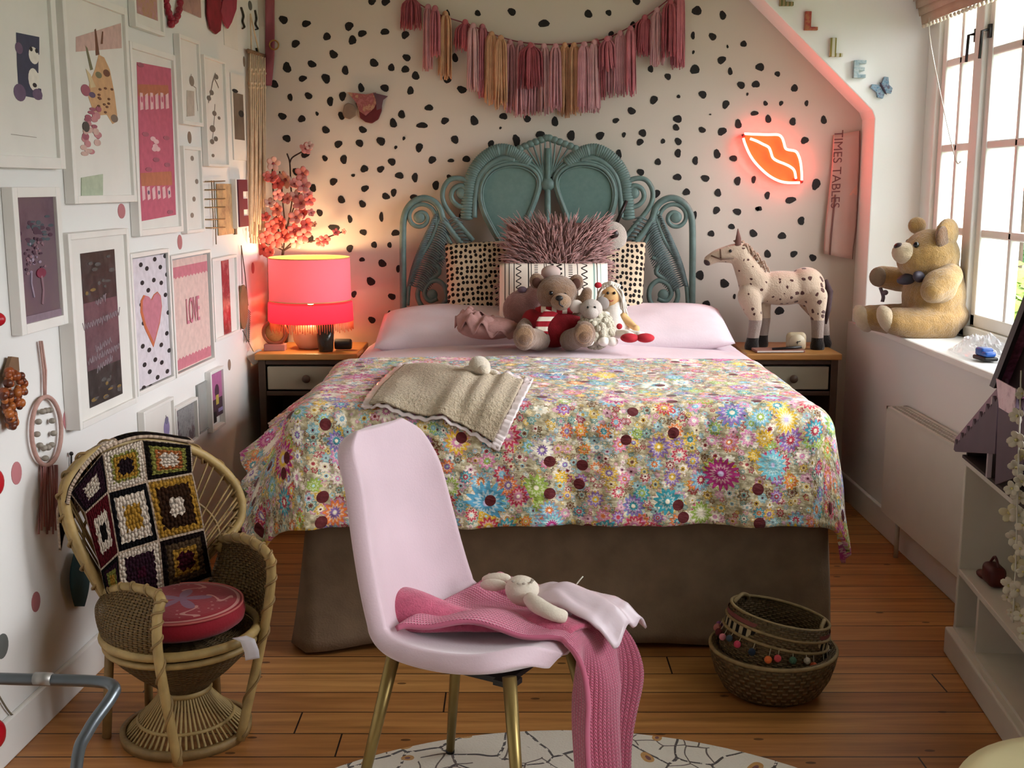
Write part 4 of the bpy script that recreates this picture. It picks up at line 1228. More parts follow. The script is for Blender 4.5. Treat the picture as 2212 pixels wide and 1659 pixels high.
# red embroidered seat cushion
cz = ZR + .016; cc = pl(.005, .0, 0)
def m_redc():
    t = NT('red_embroidered_cotton')
    s = t.sep(t.co()); co = t.co()
    r = t.vm('LENGTH', t.scale(co, (1, 1, 0)))
    ang = t.m('ARCTAN2', s[1], s[0])
    q = t.m('DIVIDE', r, .155)
    w_ = t.m('MULTIPLY', t.m('SINE', t.m('MULTIPLY', ang, 5)), .2)
    top = t.m('GREATER_THAN', s[2], .046)
    c = t.mix(t.noise(co, 12, 2), '#7c1220', '#9d1a2c')
    star = t.m('LESS_THAN', q, t.m('ADD', .30, w_))
    line = t.m('LESS_THAN', t.m('ABSOLUTE', t.m('SUBTRACT', q, .93)), .025)
    pa = t.m('FRACT', t.m('ADD', t.m('MULTIPLY', ang, 5 / (2 * PI)), t.m('MULTIPLY', q, .55)))
    pais = t.m('MULTIPLY', t.m('LESS_THAN', t.m('ABSOLUTE', t.m('SUBTRACT', pa, t.m('MULTIPLY_ADD', t.m('SINE', t.m('MULTIPLY', q, 17)), .16, .5))), .055), t.m('MULTIPLY', t.m('GREATER_THAN', q, .42), t.m('LESS_THAN', q, .84)))
    v = t.n('TexVoronoi', Scale=48); t.t.links.new(co, v.inputs['Vector'])
    fl = t.m('MULTIPLY', t.m('LESS_THAN', v.outputs['Distance'], .2), t.m('MULTIPLY', t.m('GREATER_THAN', q, .35), t.m('LESS_THAN', q, .88)))
    m_ = t.m('MULTIPLY', top, t.m('ADD', t.m('ADD', line, pais), t.m('MULTIPLY', fl, .6), clamp=True))
    c = t.mix(t.m('MULTIPLY', m_, .8), c, '#c98e86')
    c = t.mix(t.m('MULTIPLY', t.m('MULTIPLY', top, star), .8), c, '#7d5c78')
    t.bsdf(c, .8, 0, t.bump(t.m('ADD', m_, t.m('MULTIPLY', t.noise(co, 150, 2), .4)), .5, .004), .2, spec=.2)
    return t.mat
sc_ = thing('seat_cushion', 'round red embroidered cushion on the rattan peacock chair', 'cushion', cc + V((0, 0, cz)))
b = MB(); b.lathe([(0, 0), (.145, .002), (.158, .012), (.162, .03), (.158, .048), (.150, .056), (.12, .061), (0, .066)], cc + V((0, 0, cz)), 56, close=False)
obj('cover', b, m_redc(), sc_)
b = MB(); b.tube([cc + V((.156 * math.cos(2 * PI * i / 48), .156 * math.sin(2 * PI * i / 48), cz + .054)) for i in range(48)], .003, 5, True); obj('piping', b, M('pale_red_piping', '#b9605c', .8), sc_)
tg = PY(540, 1385, 2.74)
b = MB()
tp = [tg + V((-.03, .012, .006)), tg + V((-.005, -.004, .004)), tg + V((.006, -.012, -.022)), tg + V((.008, -.014, -.042))]
def tagf(u, v):
    k_ = v * 3; i = min(int(k_), 2); p = tp[i].lerp(tp[i + 1], k_ - i); return p + V((.016, .008, 0)) * (u * 2 - 1)
b.sheet(tagf, 3, 12); obj('care_tag', b, M('white_satin_tag', '#d8d2d8', .4), sc_, mods=[('SOLID', .0012)])

# crochet blanket over the back
PURP, BLK, MAR, MUS, CRM, OLV, BRN = '#2b1520', '#12100f', '#4c1016', '#a0762c', '#cdbcaa', '#7d7a3a', '#2f1c10'
cro = [m_crochet('a', [CRM, CRM, PURP, '#1a1015'], [.32, .40, .8]), m_crochet('b', ['#1f1418', MUS, OLV, CRM], [.36, .58, .66]), m_crochet('c', [CRM, '#9a5a30', OLV, '#14100c'], [.36, .56, .7]),
       m_crochet('d', [BLK, CRM, MAR, MAR], [.28, .6, .8]), m_crochet('e', [MUS, CRM, '#0e0e10', '#0e0e10'], [.38, .72, .9]), m_crochet('f', [CRM, BRN, MUS, '#8d6a34'], [.32, .68, .9]),
       m_crochet('g', [MUS, OLV, PURP, BLK], [.3, .5, .7]), m_crochet('h', ['#3a1020', PURP, CRM, CRM], [.2, .68, .9]), m_crochet('i', ['#3c0f1c', MUS, '#4a3826', '#160d0c'], [.34, .5, .72])]
G = [[(150, 1066), (222, 978), (304, 950), (412, 962)], [(183, 1108), (232, 1062), (316, 1040), (416, 1022)], [(216, 1232), (253, 1196), (341, 1168), (440, 1143)], [(232, 1285), (262, 1297), (353, 1285), (458, 1246)]]
OFF = [[.012, .024, .024, .022], [.026, .032, .032, .028], [.028, .036, .036, .030], [.034, .05, .055, .036]]
b = MB()
for j in range(3):
    for i in range(3):
        P = [pb(*G[j][i], OFF[j][i]), pb(*G[j][i + 1], OFF[j][i + 1]), pb(*G[j + 1][i + 1], OFF[j + 1][i + 1]), pb(*G[j + 1][i], OFF[j + 1][i])]
        def cf_(u, v, P=P, i=i, j=j):
            p = P[0].lerp(P[1], u).lerp(P[3].lerp(P[2], u), v)
            return p + bn * (.006 * math.sin(PI * u) * math.sin(PI * v) + .004 * noise.noise(p * 14))
        b.sheet(cf_, 14, 14, j * 3 + i)
# the part that falls behind the hoop
bk = MB()
topr = cr([pb(x, y) for x, y in [(140, 1090), (150, 1050), (185, 1000), (225, 968), (304, 944), (412, 956)]], 6)
def back(u, v):
    k_ = u * (len(topr) - 1); i = min(int(k_), len(topr) - 2); p = topr[i].lerp(topr[i + 1], k_ - i)
    return p + bn * (.018 - .066 * min(1, v * 3) ) + V((0, 0, .012 * math.sin(min(1, v * 3) * PI) - .16 * max(0, v - .2))) 
for q in range(3):
    b.sheet(lambda u, v: back(q / 3 + u / 3, v), 14, 14, q, (1, 1))
obj('crochet_blanket', b, cro, None, 'dark granny-square crochet blanket over the back of the peacock chair', 'blanket', mods=[('WELD', .0008), ('SOLID', .008)], loc=pl(-.16, 0, .55))

# ================================================================ BASKET
BK = m_weave('seagrass_weave', '#6b5536', holes=False, su=70, sv=26)
bx = V((.745, 3.13, 0))
basket = thing('belly_basket', 'seagrass belly basket with coloured pompoms on the floor by the bed foot', 'basket', bx)
b = MB(); b.lathe([(0, .004), (.115, .004), (.138, .02), (.160, .06), (.172, .10), (.178, .13), (.172, .137), (.160, .132), (.145, .118)], bx, 56, close=False); obj('lower_bowl', b, BK, basket, mods=[('SOLID', .006)])
b = MB(); b.tube([bx + V((.176 * math.cos(2 * PI * i / 56), .176 * math.sin(2 * PI * i / 56), .134)) for i in range(56)], .006, 7, True); obj('rolled_fold', b, M('pale_seagrass', '#8a744e', .7, .2, 40), basket)
tl = eul(-.05, .20, 0)
uc = bx + V((-.012, .0, .078))
def up(r, a, z): return uc + tl @ V((r * math.cos(a), r * .96 * math.sin(a), z))
ph = [(.146, 0), (.144, .05), (.141, .10), (.138, .155)]
b = MB(); b.lathe(ph, uc, 56, tl, close=False); obj('upper_body', b, BK, basket, mods=[('SOLID', .007)])
for z, r, mt in ((.155, .140, 'pale_seagrass'), (.122, .1465, 'pale_seagrass'), (.092, .149, 'pale_seagrass')):
    b = MB(); b.tube([up(r, 2 * PI * i / 56, z) for i in range(56)], .0045, 6, True); obj('trim_cord', b, MC[mt], basket)
b = MB(); b.sheet(lambda u, v: up(.1475, 2 * PI * u, .096 + .024 * v), 56, 2, 0, (34, 1))
def m_chk():
    t = NT('black_cream_trim'); s = t.sep(t.co('UV'))
    k_ = t.m('LESS_THAN', t.m('FRACT', s[0]), .5)
    t.bsdf(t.mix(k_, '#15110e', '#a89878'), .8, spec=.2); return t.mat
obj('check_trim', b, m_chk(), basket)
b = MB(); b.sheet(lambda u, v: up(.1462, 2 * PI * u, .128 + .012 * v), 56, 1); obj('pink_trim', b, M('faded_pink_braid', '#7a423e', .9), basket)
PCOL = ['#c4405a', '#1f2a3c', '#d86a35', '#c94a50', '#3f5c46', '#a89a88', '#b5502c', '#c7a35a', '#6a2f34', '#cdb2ac', '#a592b4', '#7d4a78', '#b06a66', '#5a1f22', '#d07a86', '#42505a']
r6 = random.Random(4)
for i in range(26):
    a = 2 * PI * i / 26 + r6.uniform(-.06, .06); dz_ = r6.uniform(-.022, .012)
    p = up(.161, a, .070 + dz_ * .7)
    b = MB(); b.ell(p, .0105 + r6.uniform(-.001, .002), None, 10, 7)
    pm = obj('pompom', b, M('pompom_' + PCOL[i % 16].strip('#'), PCOL[i % 16], .95, .15, 60, .4, 250), basket)
    b = MB(); b.tube([up(.150, a, .093), p], .0013, 4); obj('thread', b, M('cream_thread', '#a89a80', .9), pm)
for a0, hh in ((2.5, .010), (-.35, .008)):
    b = MB(); b.tube(cr([up(.132, a0 - .38, .15), up(.126, a0 - .3, .15 + hh), up(.122, a0, .155 + hh * 1.4), up(.126, a0 + .3, .15 + hh), up(.132, a0 + .38, .15)], 6), .006, 7); obj('handle', b, MC['pale_seagrass'], basket)

# ================================================================ foreground scraps at the frame's edge
GM = M('grey_metal_tube', '#5d6266', .35, .05, metal=.8)
mf = thing('metal_frame', 'grey tubular metal frame with a rounded corner at the left edge', 'metal frame', (-.85, 1.8, 0))
b = MB()
A_ = PY(-140, 1462, 1.92); B_ = PY(205, 1472, 1.9); C_ = PY(246, 1484, 1.88); D_ = PY(238, 1510, 1.86); E_ = PY(190, 1580, 1.82); F_ = PY(165, 1659, 1.80)
Fg = F_ + (F_ - E_) * 5; Fg = V((F_.x - .03, F_.y - .05, 0.008))
b.tube(cr([A_, A_.lerp(B_, .5), B_, C_, D_, E_, F_, F_.lerp(Fg, .5), Fg], 6), .0105, 10)
obj('top_tube', b, GM, mf)
b = MB(); b.tube([PY(75, 1466, 1.908), PY(112, 1467, 1.905)], .0115, 10); obj('worn_band', b, M('bare_steel', '#8f8b86', .4, metal=.7), mf)
b = MB(); Ag = V((A_.x - .03, A_.y - .1, 0.008)); b.tube([A_, Ag], .0105, 10); obj('leg', b, GM, mf)
b = MB(); b.lathe([(0, 0.014), (.27, .014), (.30, .05), (.305, .20), (.30, .345), (.285, .375), (.24, .39), (0, .395)], (1.06, 1.82, 0), 56, close=False)
obj('round_pouf', b, M('cream_leatherette', '#d0c698', .5, .05), None, 'cream round pouf cut off by the bottom right corner', 'pouf', loc=(1.06, 1.82, 0))
# ================================================================ LEFT WALL: framed prints
FW = M('white_picture_frame', '#e3e0db', .4, .03)
MNT = M('white_mount_card', '#dcd8d2', .8, .03)
def lq(px):     # wall coordinates (y along wall, z) of a pixel on the plane at offset off
    pass
def wpos(x, y, off): return PL(x, y, off)
class Frame:
    """upright rectangle on the left wall fitted to the photographed outline (xl, xr, tl, tr, bl, br in pixels)"""
    def __init__(s, xl, xr, tl, tr, bl, br, dep=.024):
        s.dep = dep
        TL, TR, BL, BR = (PL(xl, tl, dep), PL(xr, tr, dep), PL(xl, bl, dep), PL(xr, br, dep))
        s.y0 = ((TL + BL) / 2 - LP0).dot(LE); s.y1 = ((TR + BR) / 2 - LP0).dot(LE)
        s.z1 = (TL.z + TR.z) / 2; s.z0 = (BL.z + BR.z) / 2
        s.w = s.y1 - s.y0; s.h = s.z1 - s.z0
    def P(s, u, v, off):
        return LP0 + LE * (s.y0 + s.w * u) + UP * (s.z0 + s.h * v) + LN * off
    def quad(s, u0, u1, v0, v1, off): return [s.P(u0, v0, off), s.P(u1, v0, off), s.P(u1, v1, off), s.P(u0, v1, off)]
    def uvpx(s, x, y, off=None):
        p = PL(x, y, s.dep - .008 if off is None else off)
        return ((p - LP0).dot(LE) - s.y0) / s.w, (p.z - s.z0) / s.h

def bar(b, f, u0, u1, v0, v1, o0, o1, mi=0):
    b.prism(f.quad(u0, u1, v0, v1, o0), LN, o1 - o0, mi)

def framed(name, label, px, pic, mount=True, fw=.012, dep=.024, frame_mat=None, group='framed prints on the left wall', cat='picture'):
    f = Frame(*px, dep=dep)
    r = thing(name, label, cat, f.P(.5, 0, 0), group)
    b = MB(); a, c = fw / f.w, fw / f.h
    bar(b, f, 0, a, 0, 1, .001, dep); bar(b, f, 1 - a, 1, 0, 1, .001, dep)
    bar(b, f, a, 1 - a, 0, c, .001, dep); bar(b, f, a, 1 - a, 1 - c, 1, .001, dep)
    obj('frame', b, frame_mat or FW, r, smooth=False, mods=[('BEVEL', .0015, 2)])
    if mount:
        b = MB(); bar(b, f, a, 1 - a, c, 1 - c, .002, dep - .010); obj('mount', b, MNT, r, smooth=False)
    return f, r

def shapes(name, f, r, items, base=None):
    """flat printed picture: items = (outline in 0..1 of the frame, material); layered by .0003"""
    mats, b = [], MB()
    off = f.dep - .0095
    for k_, (pts, m) in enumerate(items):
        if m not in mats: mats.append(m)
        b.prism([f.P(u, v, off) for u, v in pts], LN, .0003 + .00004 * k_, mats.index(m))
    return obj(name, b, mats, r, smooth=False)

def rect(u0, u1, v0, v1): return [(u0, v0), (u1, v0), (u1, v1), (u0, v1)]
def oval(cu, cv, ru, rv, n=16, rot=0): return [(cu + ru * math.cos(2 * PI * i / n) * math.cos(rot) - ru * math.sin(2 * PI * i / n) * math.sin(rot), cv + rv * (math.sin(2 * PI * i / n) * math.cos(rot) + math.cos(2 * PI * i / n) * math.sin(rot))) for i in range(n)]
def pxs(f, L): return [f.uvpx(x, y) for x, y in L]
def stroke(pts, w, asp):
    """thin band along a polyline in frame coordinates; asp = w/h of the frame"""
    out1, out2 = [], []
    for i, p in enumerate(pts):
        a = pts[max(i - 1, 0)]; c = pts[min(i + 1, len(pts) - 1)]
        dx, dy = (c[0] - a[0]) * asp, c[1] - a[1]; L = math.hypot(dx, dy) or 1
        nx, ny = -dy / L * w / asp, dx / L * w
        out1.append((p[0] + nx, p[1] + ny)); out2.append((p[0] - nx, p[1] - ny))
    return out1 + out2[::-1]
I = lambda n, h, r=.7: M('ink_' + n, h, r, .1, 40)
NAVY, INK = I('navy', '#3a3c52'), I('black', '#241f20')
# panda letter
f, r = framed('panda_print', 'white framed print of a dark letter E with pandas, top left of the wall', (-32, 130, -70, -40, 364, 362), None, fw=.03, dep=.03)
asp = f.w / f.h
sh = [([f.uvpx(x, y) for x, y in [(36, 70), (86, 80), (86, 118), (66, 116), (66, 128), (84, 130), (84, 158), (65, 154), (66, 186), (90, 192), (92, 215), (42, 205), (38, 140)]], NAVY),
      (oval(*f.uvpx(74, 120), .07, .045), I('white', '#dcd5cc')), (oval(*f.uvpx(74, 172), .075, .06), I('white', '#dcd5cc')),
      (oval(*f.uvpx(68, 106), .022, .012), INK), (oval(*f.uvpx(80, 110), .022, .012), INK), (oval(*f.uvpx(76, 184), .03, .012), INK),
      (oval(*f.uvpx(44, 200), .08, .045), I('violet', '#63506a')), (oval(*f.uvpx(82, 204), .07, .03), I('violet', '#63506a')), (oval(*f.uvpx(42, 104), .05, .03), I('violet', '#63506a')),
      (stroke([f.uvpx(25, 290), f.uvpx(80, 297)], .0012, asp), I('taupe', '#8c7d72'))]
shapes('printed_pattern', f, r, sh)
# giraffe
f, r = framed('giraffe_print', 'large white framed watercolour of a giraffe with pink flowers', (148, 286, -32, 24, 448, 430), None, fw=.022, dep=.03)
asp = f.w / f.h
OCH, OCH2, RSE, RSE2 = I('ochre', '#c39a72'), I('brown', '#6d4634'), I('rose', '#b97f84'), I('deep_rose', '#9c5868')
sh = [(pxs(f, [(165, 80), (262, 50), (264, 104), (165, 112)]), I('blush', '#c4a49c')),
      (pxs(f, [(206, 150), (214, 118), (226, 124), (238, 150), (248, 200), (254, 248), (255, 262), (244, 268), (232, 248), (206, 250), (192, 210), (194, 180)]), OCH),
      (pxs(f, [(205, 64), (208, 62), (216, 118), (208, 120)]), OCH2), (pxs(f, [(221, 68), (224, 68), (223, 95), (218, 95)]), OCH2),
      (pxs(f, [(185, 98), (190, 104), (202, 150), (196, 152)]), I('olive', '#767257')), (pxs(f, [(186, 148), (196, 160), (208, 188), (197, 190)]), I('cream_ear', '#c9b48e')),
      (oval(*f.uvpx(231, 158), .055, .018), OCH2), (oval(*f.uvpx(214, 162), .05, .016), I('olive', '#767257')),
      (oval(*f.uvpx(248, 256), .06, .02, rot=.9), I('grey_brown', '#77665a')), (oval(*f.uvpx(186, 195), .07, .028), RSE2),
      (oval(*f.uvpx(200, 205), .05, .014), I('violet', '#63506a'))]
for k_ in range(26):
    x, y = 178 + RN.uniform(0, 36) + (k_ % 3), 222 + RN.uniform(0, 112)
    sh.append((oval(*f.uvpx(x, y), RN.uniform(.03, .06), RN.uniform(.008, .018)), (RSE, RSE2, I('blush', '#c4a49c'))[k_ % 3]))
for k_ in range(12):
    x, y = 212 + RN.uniform(0, 34), 190 + RN.uniform(0, 55)
    sh.append((oval(*f.uvpx(x, y), .02, .006), OCH2))
sh += [(oval(*f.uvpx(186, 274), .05, .025), I('charcoal', '#4a4440')), (pxs(f, [(176, 384), (222, 376), (222, 422), (176, 428)]), I('pale_green', '#aab59e'))]
shapes('printed_pattern', f, r, sh)
# pink lettered poster
f, r = framed('pink_poster', 'white framed pink poster with raised cream and orange lettering', (292, 388, 92, 122, 520, 494), None, fw=.02, dep=.03)
asp = f.w / f.h
HOT, ORG, LPK = I('hot_pink', '#b85a70'), I('burnt_orange', '#b06a50'), I('pale_pink', '#d9b0b4')
sh = [(pxs(f, [(296, 134), (370, 148), (381, 464), (306, 478)]), HOT), (pxs(f, [(298, 182), (364, 184), (366, 205), (300, 208)]), ORG), (pxs(f, [(304, 374), (371, 370), (373, 400), (306, 402)]), ORG)]
for k_ in range(6):      # rows of tall stroke-like letters, not legible in the photograph
    x = 303 + k_ * 11
    sh.append((pxs(f, [(x, 200 + (k_ % 2) * 5), (x + 6, 201), (x + 7.5, 236 - k_ * .5), (x + 1, 238 - k_ * .5)]), LPK))
    if k_ % 2 == 0: sh.append((oval(*f.uvpx(x + 4, 215), .02, .016), HOT))
    sh.append((pxs(f, [(x + 4, 402 + (k_ % 3) * 3), (x + 10, 402), (x + 12, 430 - k_), (x + 6, 434 - k_)]), LPK))
    if k_ % 2: sh.append((oval(*f.uvpx(x + 8, 416), .02, .012), I('violet', '#63506a')))
for (x, y) in ((331, 300), (338, 306), (336, 316), (341, 322), (334, 322)):
    sh.append((oval(*f.uvpx(x, y), .06, .013), LPK))
for (x, y) in ((315, 290), (360, 298), (362, 356), (322, 366), (338, 345), (368, 458), (304, 140)):
    sh.append((oval(*f.uvpx(x, y), .07, .012), I('deep_rose', '#9c5868')))
shapes('printed_pattern', f, r, sh)
# cropped photo at the top
f, r = framed('framed_photo', 'white framed pink and brown photo cut off by the top edge above the pink poster', (290, 354, -90, -60, 58, 76), None, fw=.014)
b = MB(); bar(b, f, .15, .85, .22, .9, f.dep - .0095, f.dep - .009); obj('photo', b, m_photo('pink_brown_photo', ['#6e4a48', '#b08a66', '#b08088', '#c9a8a4'], 26), r, smooth=False)
# two narrow line drawings, one above the other
f, r = framed('line_drawing', 'narrow white frame with a faint grey drawing, beside the top of the pink poster', (392, 436, 76, 88, 272, 268), None, fw=.014)
asp = f.w / f.h
sh = [(stroke([f.uvpx(414, 160), f.uvpx(411, 180), f.uvpx(424, 190), f.uvpx(428, 240)], .006, asp), I('soft_grey', '#84786e')), (oval(*f.uvpx(415, 175), .12, .06), I('soft_grey', '#84786e')), (pxs(f, [(404, 195), (420, 197), (421, 250), (404, 252)]), I('pale_grey', '#b3a89d'))]
shapes('drawing', f, r, sh)
f, r = framed('line_drawing', 'narrow white frame with scattered grey marks, just left of the wire rack', (401, 440, 318, 316, 508, 498), None, fw=.012)
asp = f.w / f.h
sh = [(oval(*f.uvpx(x, y), .09, .03), I('soft_grey', '#84786e')) for x, y in ((416, 342), (420, 430), (416, 465), (426, 392))]
shapes('drawing', f, r, sh)
# botanical
f, r = framed('botanical_print', 'white framed print of a dark grey flowering stem', (446, 492, 122, 132, 364, 356), None, fw=.010)
asp = f.w / f.h
G1 = I('slate', '#6d655e')
sh = [(stroke([f.uvpx(466, 158), f.uvpx(460, 178), f.uvpx(455, 205), f.uvpx(451, 222)], .008, asp), G1), (stroke([f.uvpx(464, 170), f.uvpx(470, 182), f.uvpx(473, 190)], .008, asp), G1), (stroke([f.uvpx(465, 225), f.uvpx(464, 255), f.uvpx(460, 300)], .006, asp), G1)]
for x, y, q in ((458, 200, .03), (468, 166, .03), (464, 245, .03), (474, 255, .02), (460, 278, .04), (467, 300, .03), (459, 306, .03), (461, 336, .02), (452, 212, .03)):
    sh.append((oval(*f.uvpx(x, y), q * 3.2, q * .8), G1))
shapes('printed_pattern', f, r, sh)
# grey photograph card
f = Frame(503, 531, 158, 166, 348, 344, dep=.006)
r = thing('photo_card', 'white card with a dark grey photo beside the macrame hanging', 'picture', f.P(.5, 0, 0), 'framed prints on the left wall')
b = MB(); bar(b, f, 0, 1, 0, 1, .001, .005); obj('card', b, MNT, r, smooth=False)
b = MB(); bar(b, f, .1, .86, .24, .78, .005, .0056); obj('photo', b, m_photo('grey_photo', ['#57493f', '#6d5f54', '#7d6f64'], 9), r, smooth=False)
b = MB(); b.prism([f.P(u, v, .0056) for u, v in oval(.66, .55, .2, .04)], LN, .0006); obj('black_spot', b, INK, r, smooth=False)
b = MB(); b.prism([f.P(u, v, .0056) for u, v in oval(.25, .8, .22, .022)], LN, .0006); obj('black_spot', b, INK, r, smooth=False)
# purple picture
f, r = framed('fairy_picture', 'white framed dusky purple picture with flowers and figures, left end of the wall', (38, 139, 406, 402, 733, 697), None, mount=False, fw=.026, dep=.03)
asp = f.w / f.h
sh = [(rect(.10, .90, .07, .93), m_photo('dusky_purple_art', ['#57404c', '#69535f', '#6d5a5e', '#7a5c6c'], 5))]
PU = [I('teal_grey', '#46545a'), I('plum', '#4c3040'), I('lilac', '#9a8a9c'), I('wine', '#7a2c42'), I('dusty', '#8a6a74')]
for k_ in range(34):
    t = RN.random()
    u, v = .5 + RN.gauss(0, .16), .80 - .22 * t + RN.gauss(0, .02)
    sh.append((oval(min(.85, max(.14, u)), v, RN.uniform(.02, .07), RN.uniform(.006, .018)), PU[k_ % 2]))
for k_ in range(46):
    u, v = .42 + RN.gauss(0, .16), .53 + RN.gauss(0, .08)
    sh.append((oval(min(.86, max(.13, u)), v, RN.uniform(.01, .035), RN.uniform(.005, .012)), PU[RN.choice((1, 2, 4))]))
sh += [(oval(.52, .40, .10, .035), PU[3]), (stroke([(.32, .42), (.3, .34), (.34, .24)], .008, asp), PU[2]), (stroke([(.52, .38), (.54, .28), (.5, .18)], .012, asp), PU[4]), (rect(.10, .9, .07, .12), I('mauve_floor', '#84707c'))]
shapes('printed_pattern', f, r, sh)
# chalkboard style poster in the deep frame
f, r = framed('chalk_poster', 'large deep white frame with a dark floral poster of chalk handwriting', (161, 288, 508, 488, 940, 872), None, fw=.018, dep=.044)
asp = f.w / f.h
a0, a1 = f.uvpx(174, 548), f.uvpx(266, 850)
u0, v1 = a0; u1, v0 = a1
sh = [(rect(u0, u1, v0, v1), m_photo('dark_leaf_print', ['#1d1c1c', '#2c2a2a', '#3c3838', '#4d4648'], 22))]
sh.append((rect(u0, u1, v0 + (v1 - v0) * .24, v0 + (v1 - v0) * .68), m_photo('mauve_leaf_print', ['#3b2a2f', '#5a444b', '#6b5259', '#4a373d'], 16)))
for k_ in range(26):
    u, v = RN.uniform(u0 + .05, u1 - .05), RN.choice((RN.uniform(v0 + .02, v0 + .14), RN.uniform(v1 - .22, v1 - .03)))
    sh.append((oval(u, v, RN.uniform(.02, .05), RN.uniform(.006, .012), rot=RN.uniform(-1, 1)), I('leaf_grey', '#55504e') if k_ % 4 else I('mustard_leaf', '#7d6438')))
CH = I('chalk', '#a3949a')
for row, (vv, n_) in enumerate(((.66, 2), (.53, 7), (.36, 3), (.30, 6), (.235, 3))):   # handwriting too blurred to read
    wd_ = .09 * n_; x0 = (u0 + u1) / 2 - wd_ / 2
    pts = [(x0 + wd_ * i / (n_ * 8), v0 + (v1 - v0) * vv * 1.0 + .016 * math.sin(i * 1.7 + row) * (1 + .8 * (i % 7 == 0)) + .03 * i / (n_ * 8)) for i in range(n_ * 8 + 1)]
    sh.append((stroke(pts, .0022, asp), CH))
shapes('printed_pattern', f, r, sh)
# heart and dots
f, r = framed('heart_print', 'slim white frame with a pink heart on a black dotted ground', (291, 373, 549, 534, 866, 818), None, mount=False, fw=.014, dep=.03)
asp = f.w / f.h
sh = [(rect(.08, .95, .04, .96), I('pale_lilac', '#cdc5cc'))]
for (x, y) in [(305, 572), (318, 580), (335, 560), (357, 553), (347, 577), (361, 593), (308, 611), (333, 605), (349, 611), (321, 627), (306, 658), (358, 637), (364, 675), (311, 698), (322, 718), (361, 720), (309, 748), (323, 756), (349, 745), (366, 757), (313, 788), (336, 777), (350, 783), (324, 803), (362, 802), (341, 815), (326, 835), (311, 838)]:
    sh.append((oval(*f.uvpx(x, y), .048, .017), INK))
ht = [(.5, .30), (.30, .46), (.22, .58), (.24, .66), (.32, .695), (.42, .68), (.5, .645), (.58, .68), (.68, .695), (.76, .66), (.78, .58), (.70, .46)]
sh.append((ht, I('coral', '#b9653f'))); sh.append(([(.5 + (u - .5) * .88 + .02, .5 + (v - .5) * .9 + .012) for u, v in ht], I('heart_pink', '#b97482')))
shapes('printed_pattern', f, r, sh)
# LOVE
f, r = framed('love_print', 'white framed pale pink print reading LOVE between pink bands', (377, 461, 558, 532, 838, 764), None, mount=False, fw=.012, dep=.03)
asp = f.w / f.h
BP = I('band_pink', '#c07480')
sc1 = [(.06, .90), (.94, .90)] + [(.94 - .88 * i / 22, .80 + (.018 if i % 2 else 0)) for i in range(23)]
sc2 = [(.06, .05), (.94, .05)] + [(.94 - .88 * i / 22, .15 - (.018 if i % 2 else 0)) for i in range(23)]
sh = [(rect(.06, .94, .04, .96), I('love_ground', '#d3b6ae')), (sc1, BP), (sc2, BP)]
pr_ = shapes('printed_pattern', f, r, sh)
tx = text('lettering', 'LOVE', f.h * .23, f.P(.5, .50, f.dep - .006), I('letter_pink', '#c4788a'), r, LE, UP, .0006, font_scale=(.62, 1.35))
# red photo
f, r = framed('red_photo', 'white framed deep red photo above the white hanging heart', (463, 516, 551, 556, 744, 716), None, fw=.012, dep=.03)
p0, p1 = f.uvpx(478, 564), f.uvpx(501, 722)
b = MB(); bar(b, f, p0[0], p1[0], p1[1], p0[1], f.dep - .0095, f.dep - .009); obj('photo', b, m_photo('deep_red_photo', ['#4a1a20', '#8c2c34', '#7a2830', '#b06a6a', '#5c2026'], 30), r, smooth=False)
# lower small frames
f, r = framed('unicorn_print', 'low white framed print with a small violet figure behind the peacock chair', (314, 380, 888, 856, 1010, 985), None, fw=.010)
asp = f.w / f.h
sh = [(oval(*f.uvpx(361, 925), .10, .16), I('violet2', '#8d80ab')), (oval(*f.uvpx(361, 908), .06, .07), I('grey_violet', '#6f6a86')), (oval(*f.uvpx(359, 945), .06, .06), I('pale_violet', '#c4b0d0')), (stroke([f.uvpx(360, 905), f.uvpx(359, 897)], .012, asp), I('slate', '#6d655e'))]
shapes('printed_pattern', f, r, sh)
f, r = framed('grey_photo', 'low white framed grey photo just right of the violet figure print', (382, 430, 882, 856, 975, 955), None, mount=False, fw=.010)
b = MB(); bar(b, f, .1, .9, .08, .9, f.dep - .0095, f.dep - .009); obj('photo', b, m_photo('grey_beach_photo', ['#4f4f52', '#7f7f80', '#9a9a9a', '#5a4a52', '#8a8686'], 16), r, smooth=False)
f, r = framed('grey_line_card', 'narrow grey card with faint letters hung between the grey photo and the purple picture', (430, 454, 832, 818, 940, 925), None, mount=False, fw=.004, dep=.010, frame_mat=M('grey_frame_edge', '#8d8f8c', .5))
b = MB(); bar(b, f, .06, .94, .03, .97, .002, .004); obj('card', b, M('pale_grey_card', '#9fa09c', .7), r, smooth=False)
f, r = framed('purple_picture', 'small white frame with a magenta and yellow picture, low down beside the bed', (458, 487, 801, 790, 940, 915), None, mount=False, fw=.012)
sh = [(rect(.18, .98, .2, .93), I('magenta', '#a8628c')), (rect(.18, .98, .2, .5), I('dark_plum', '#4a3440')), (oval(.55, .62, .16, .12), I('plum', '#4c3040')), (rect(.46, .66, .40, .56), I('yellow', '#b9a850')), (rect(.2, .45, .12, .3), I('black', '#241f20')), (rect(.6, .98, .26, .32), I('violet2', '#8d80ab'))]
shapes('printed_pattern', f, r, sh)

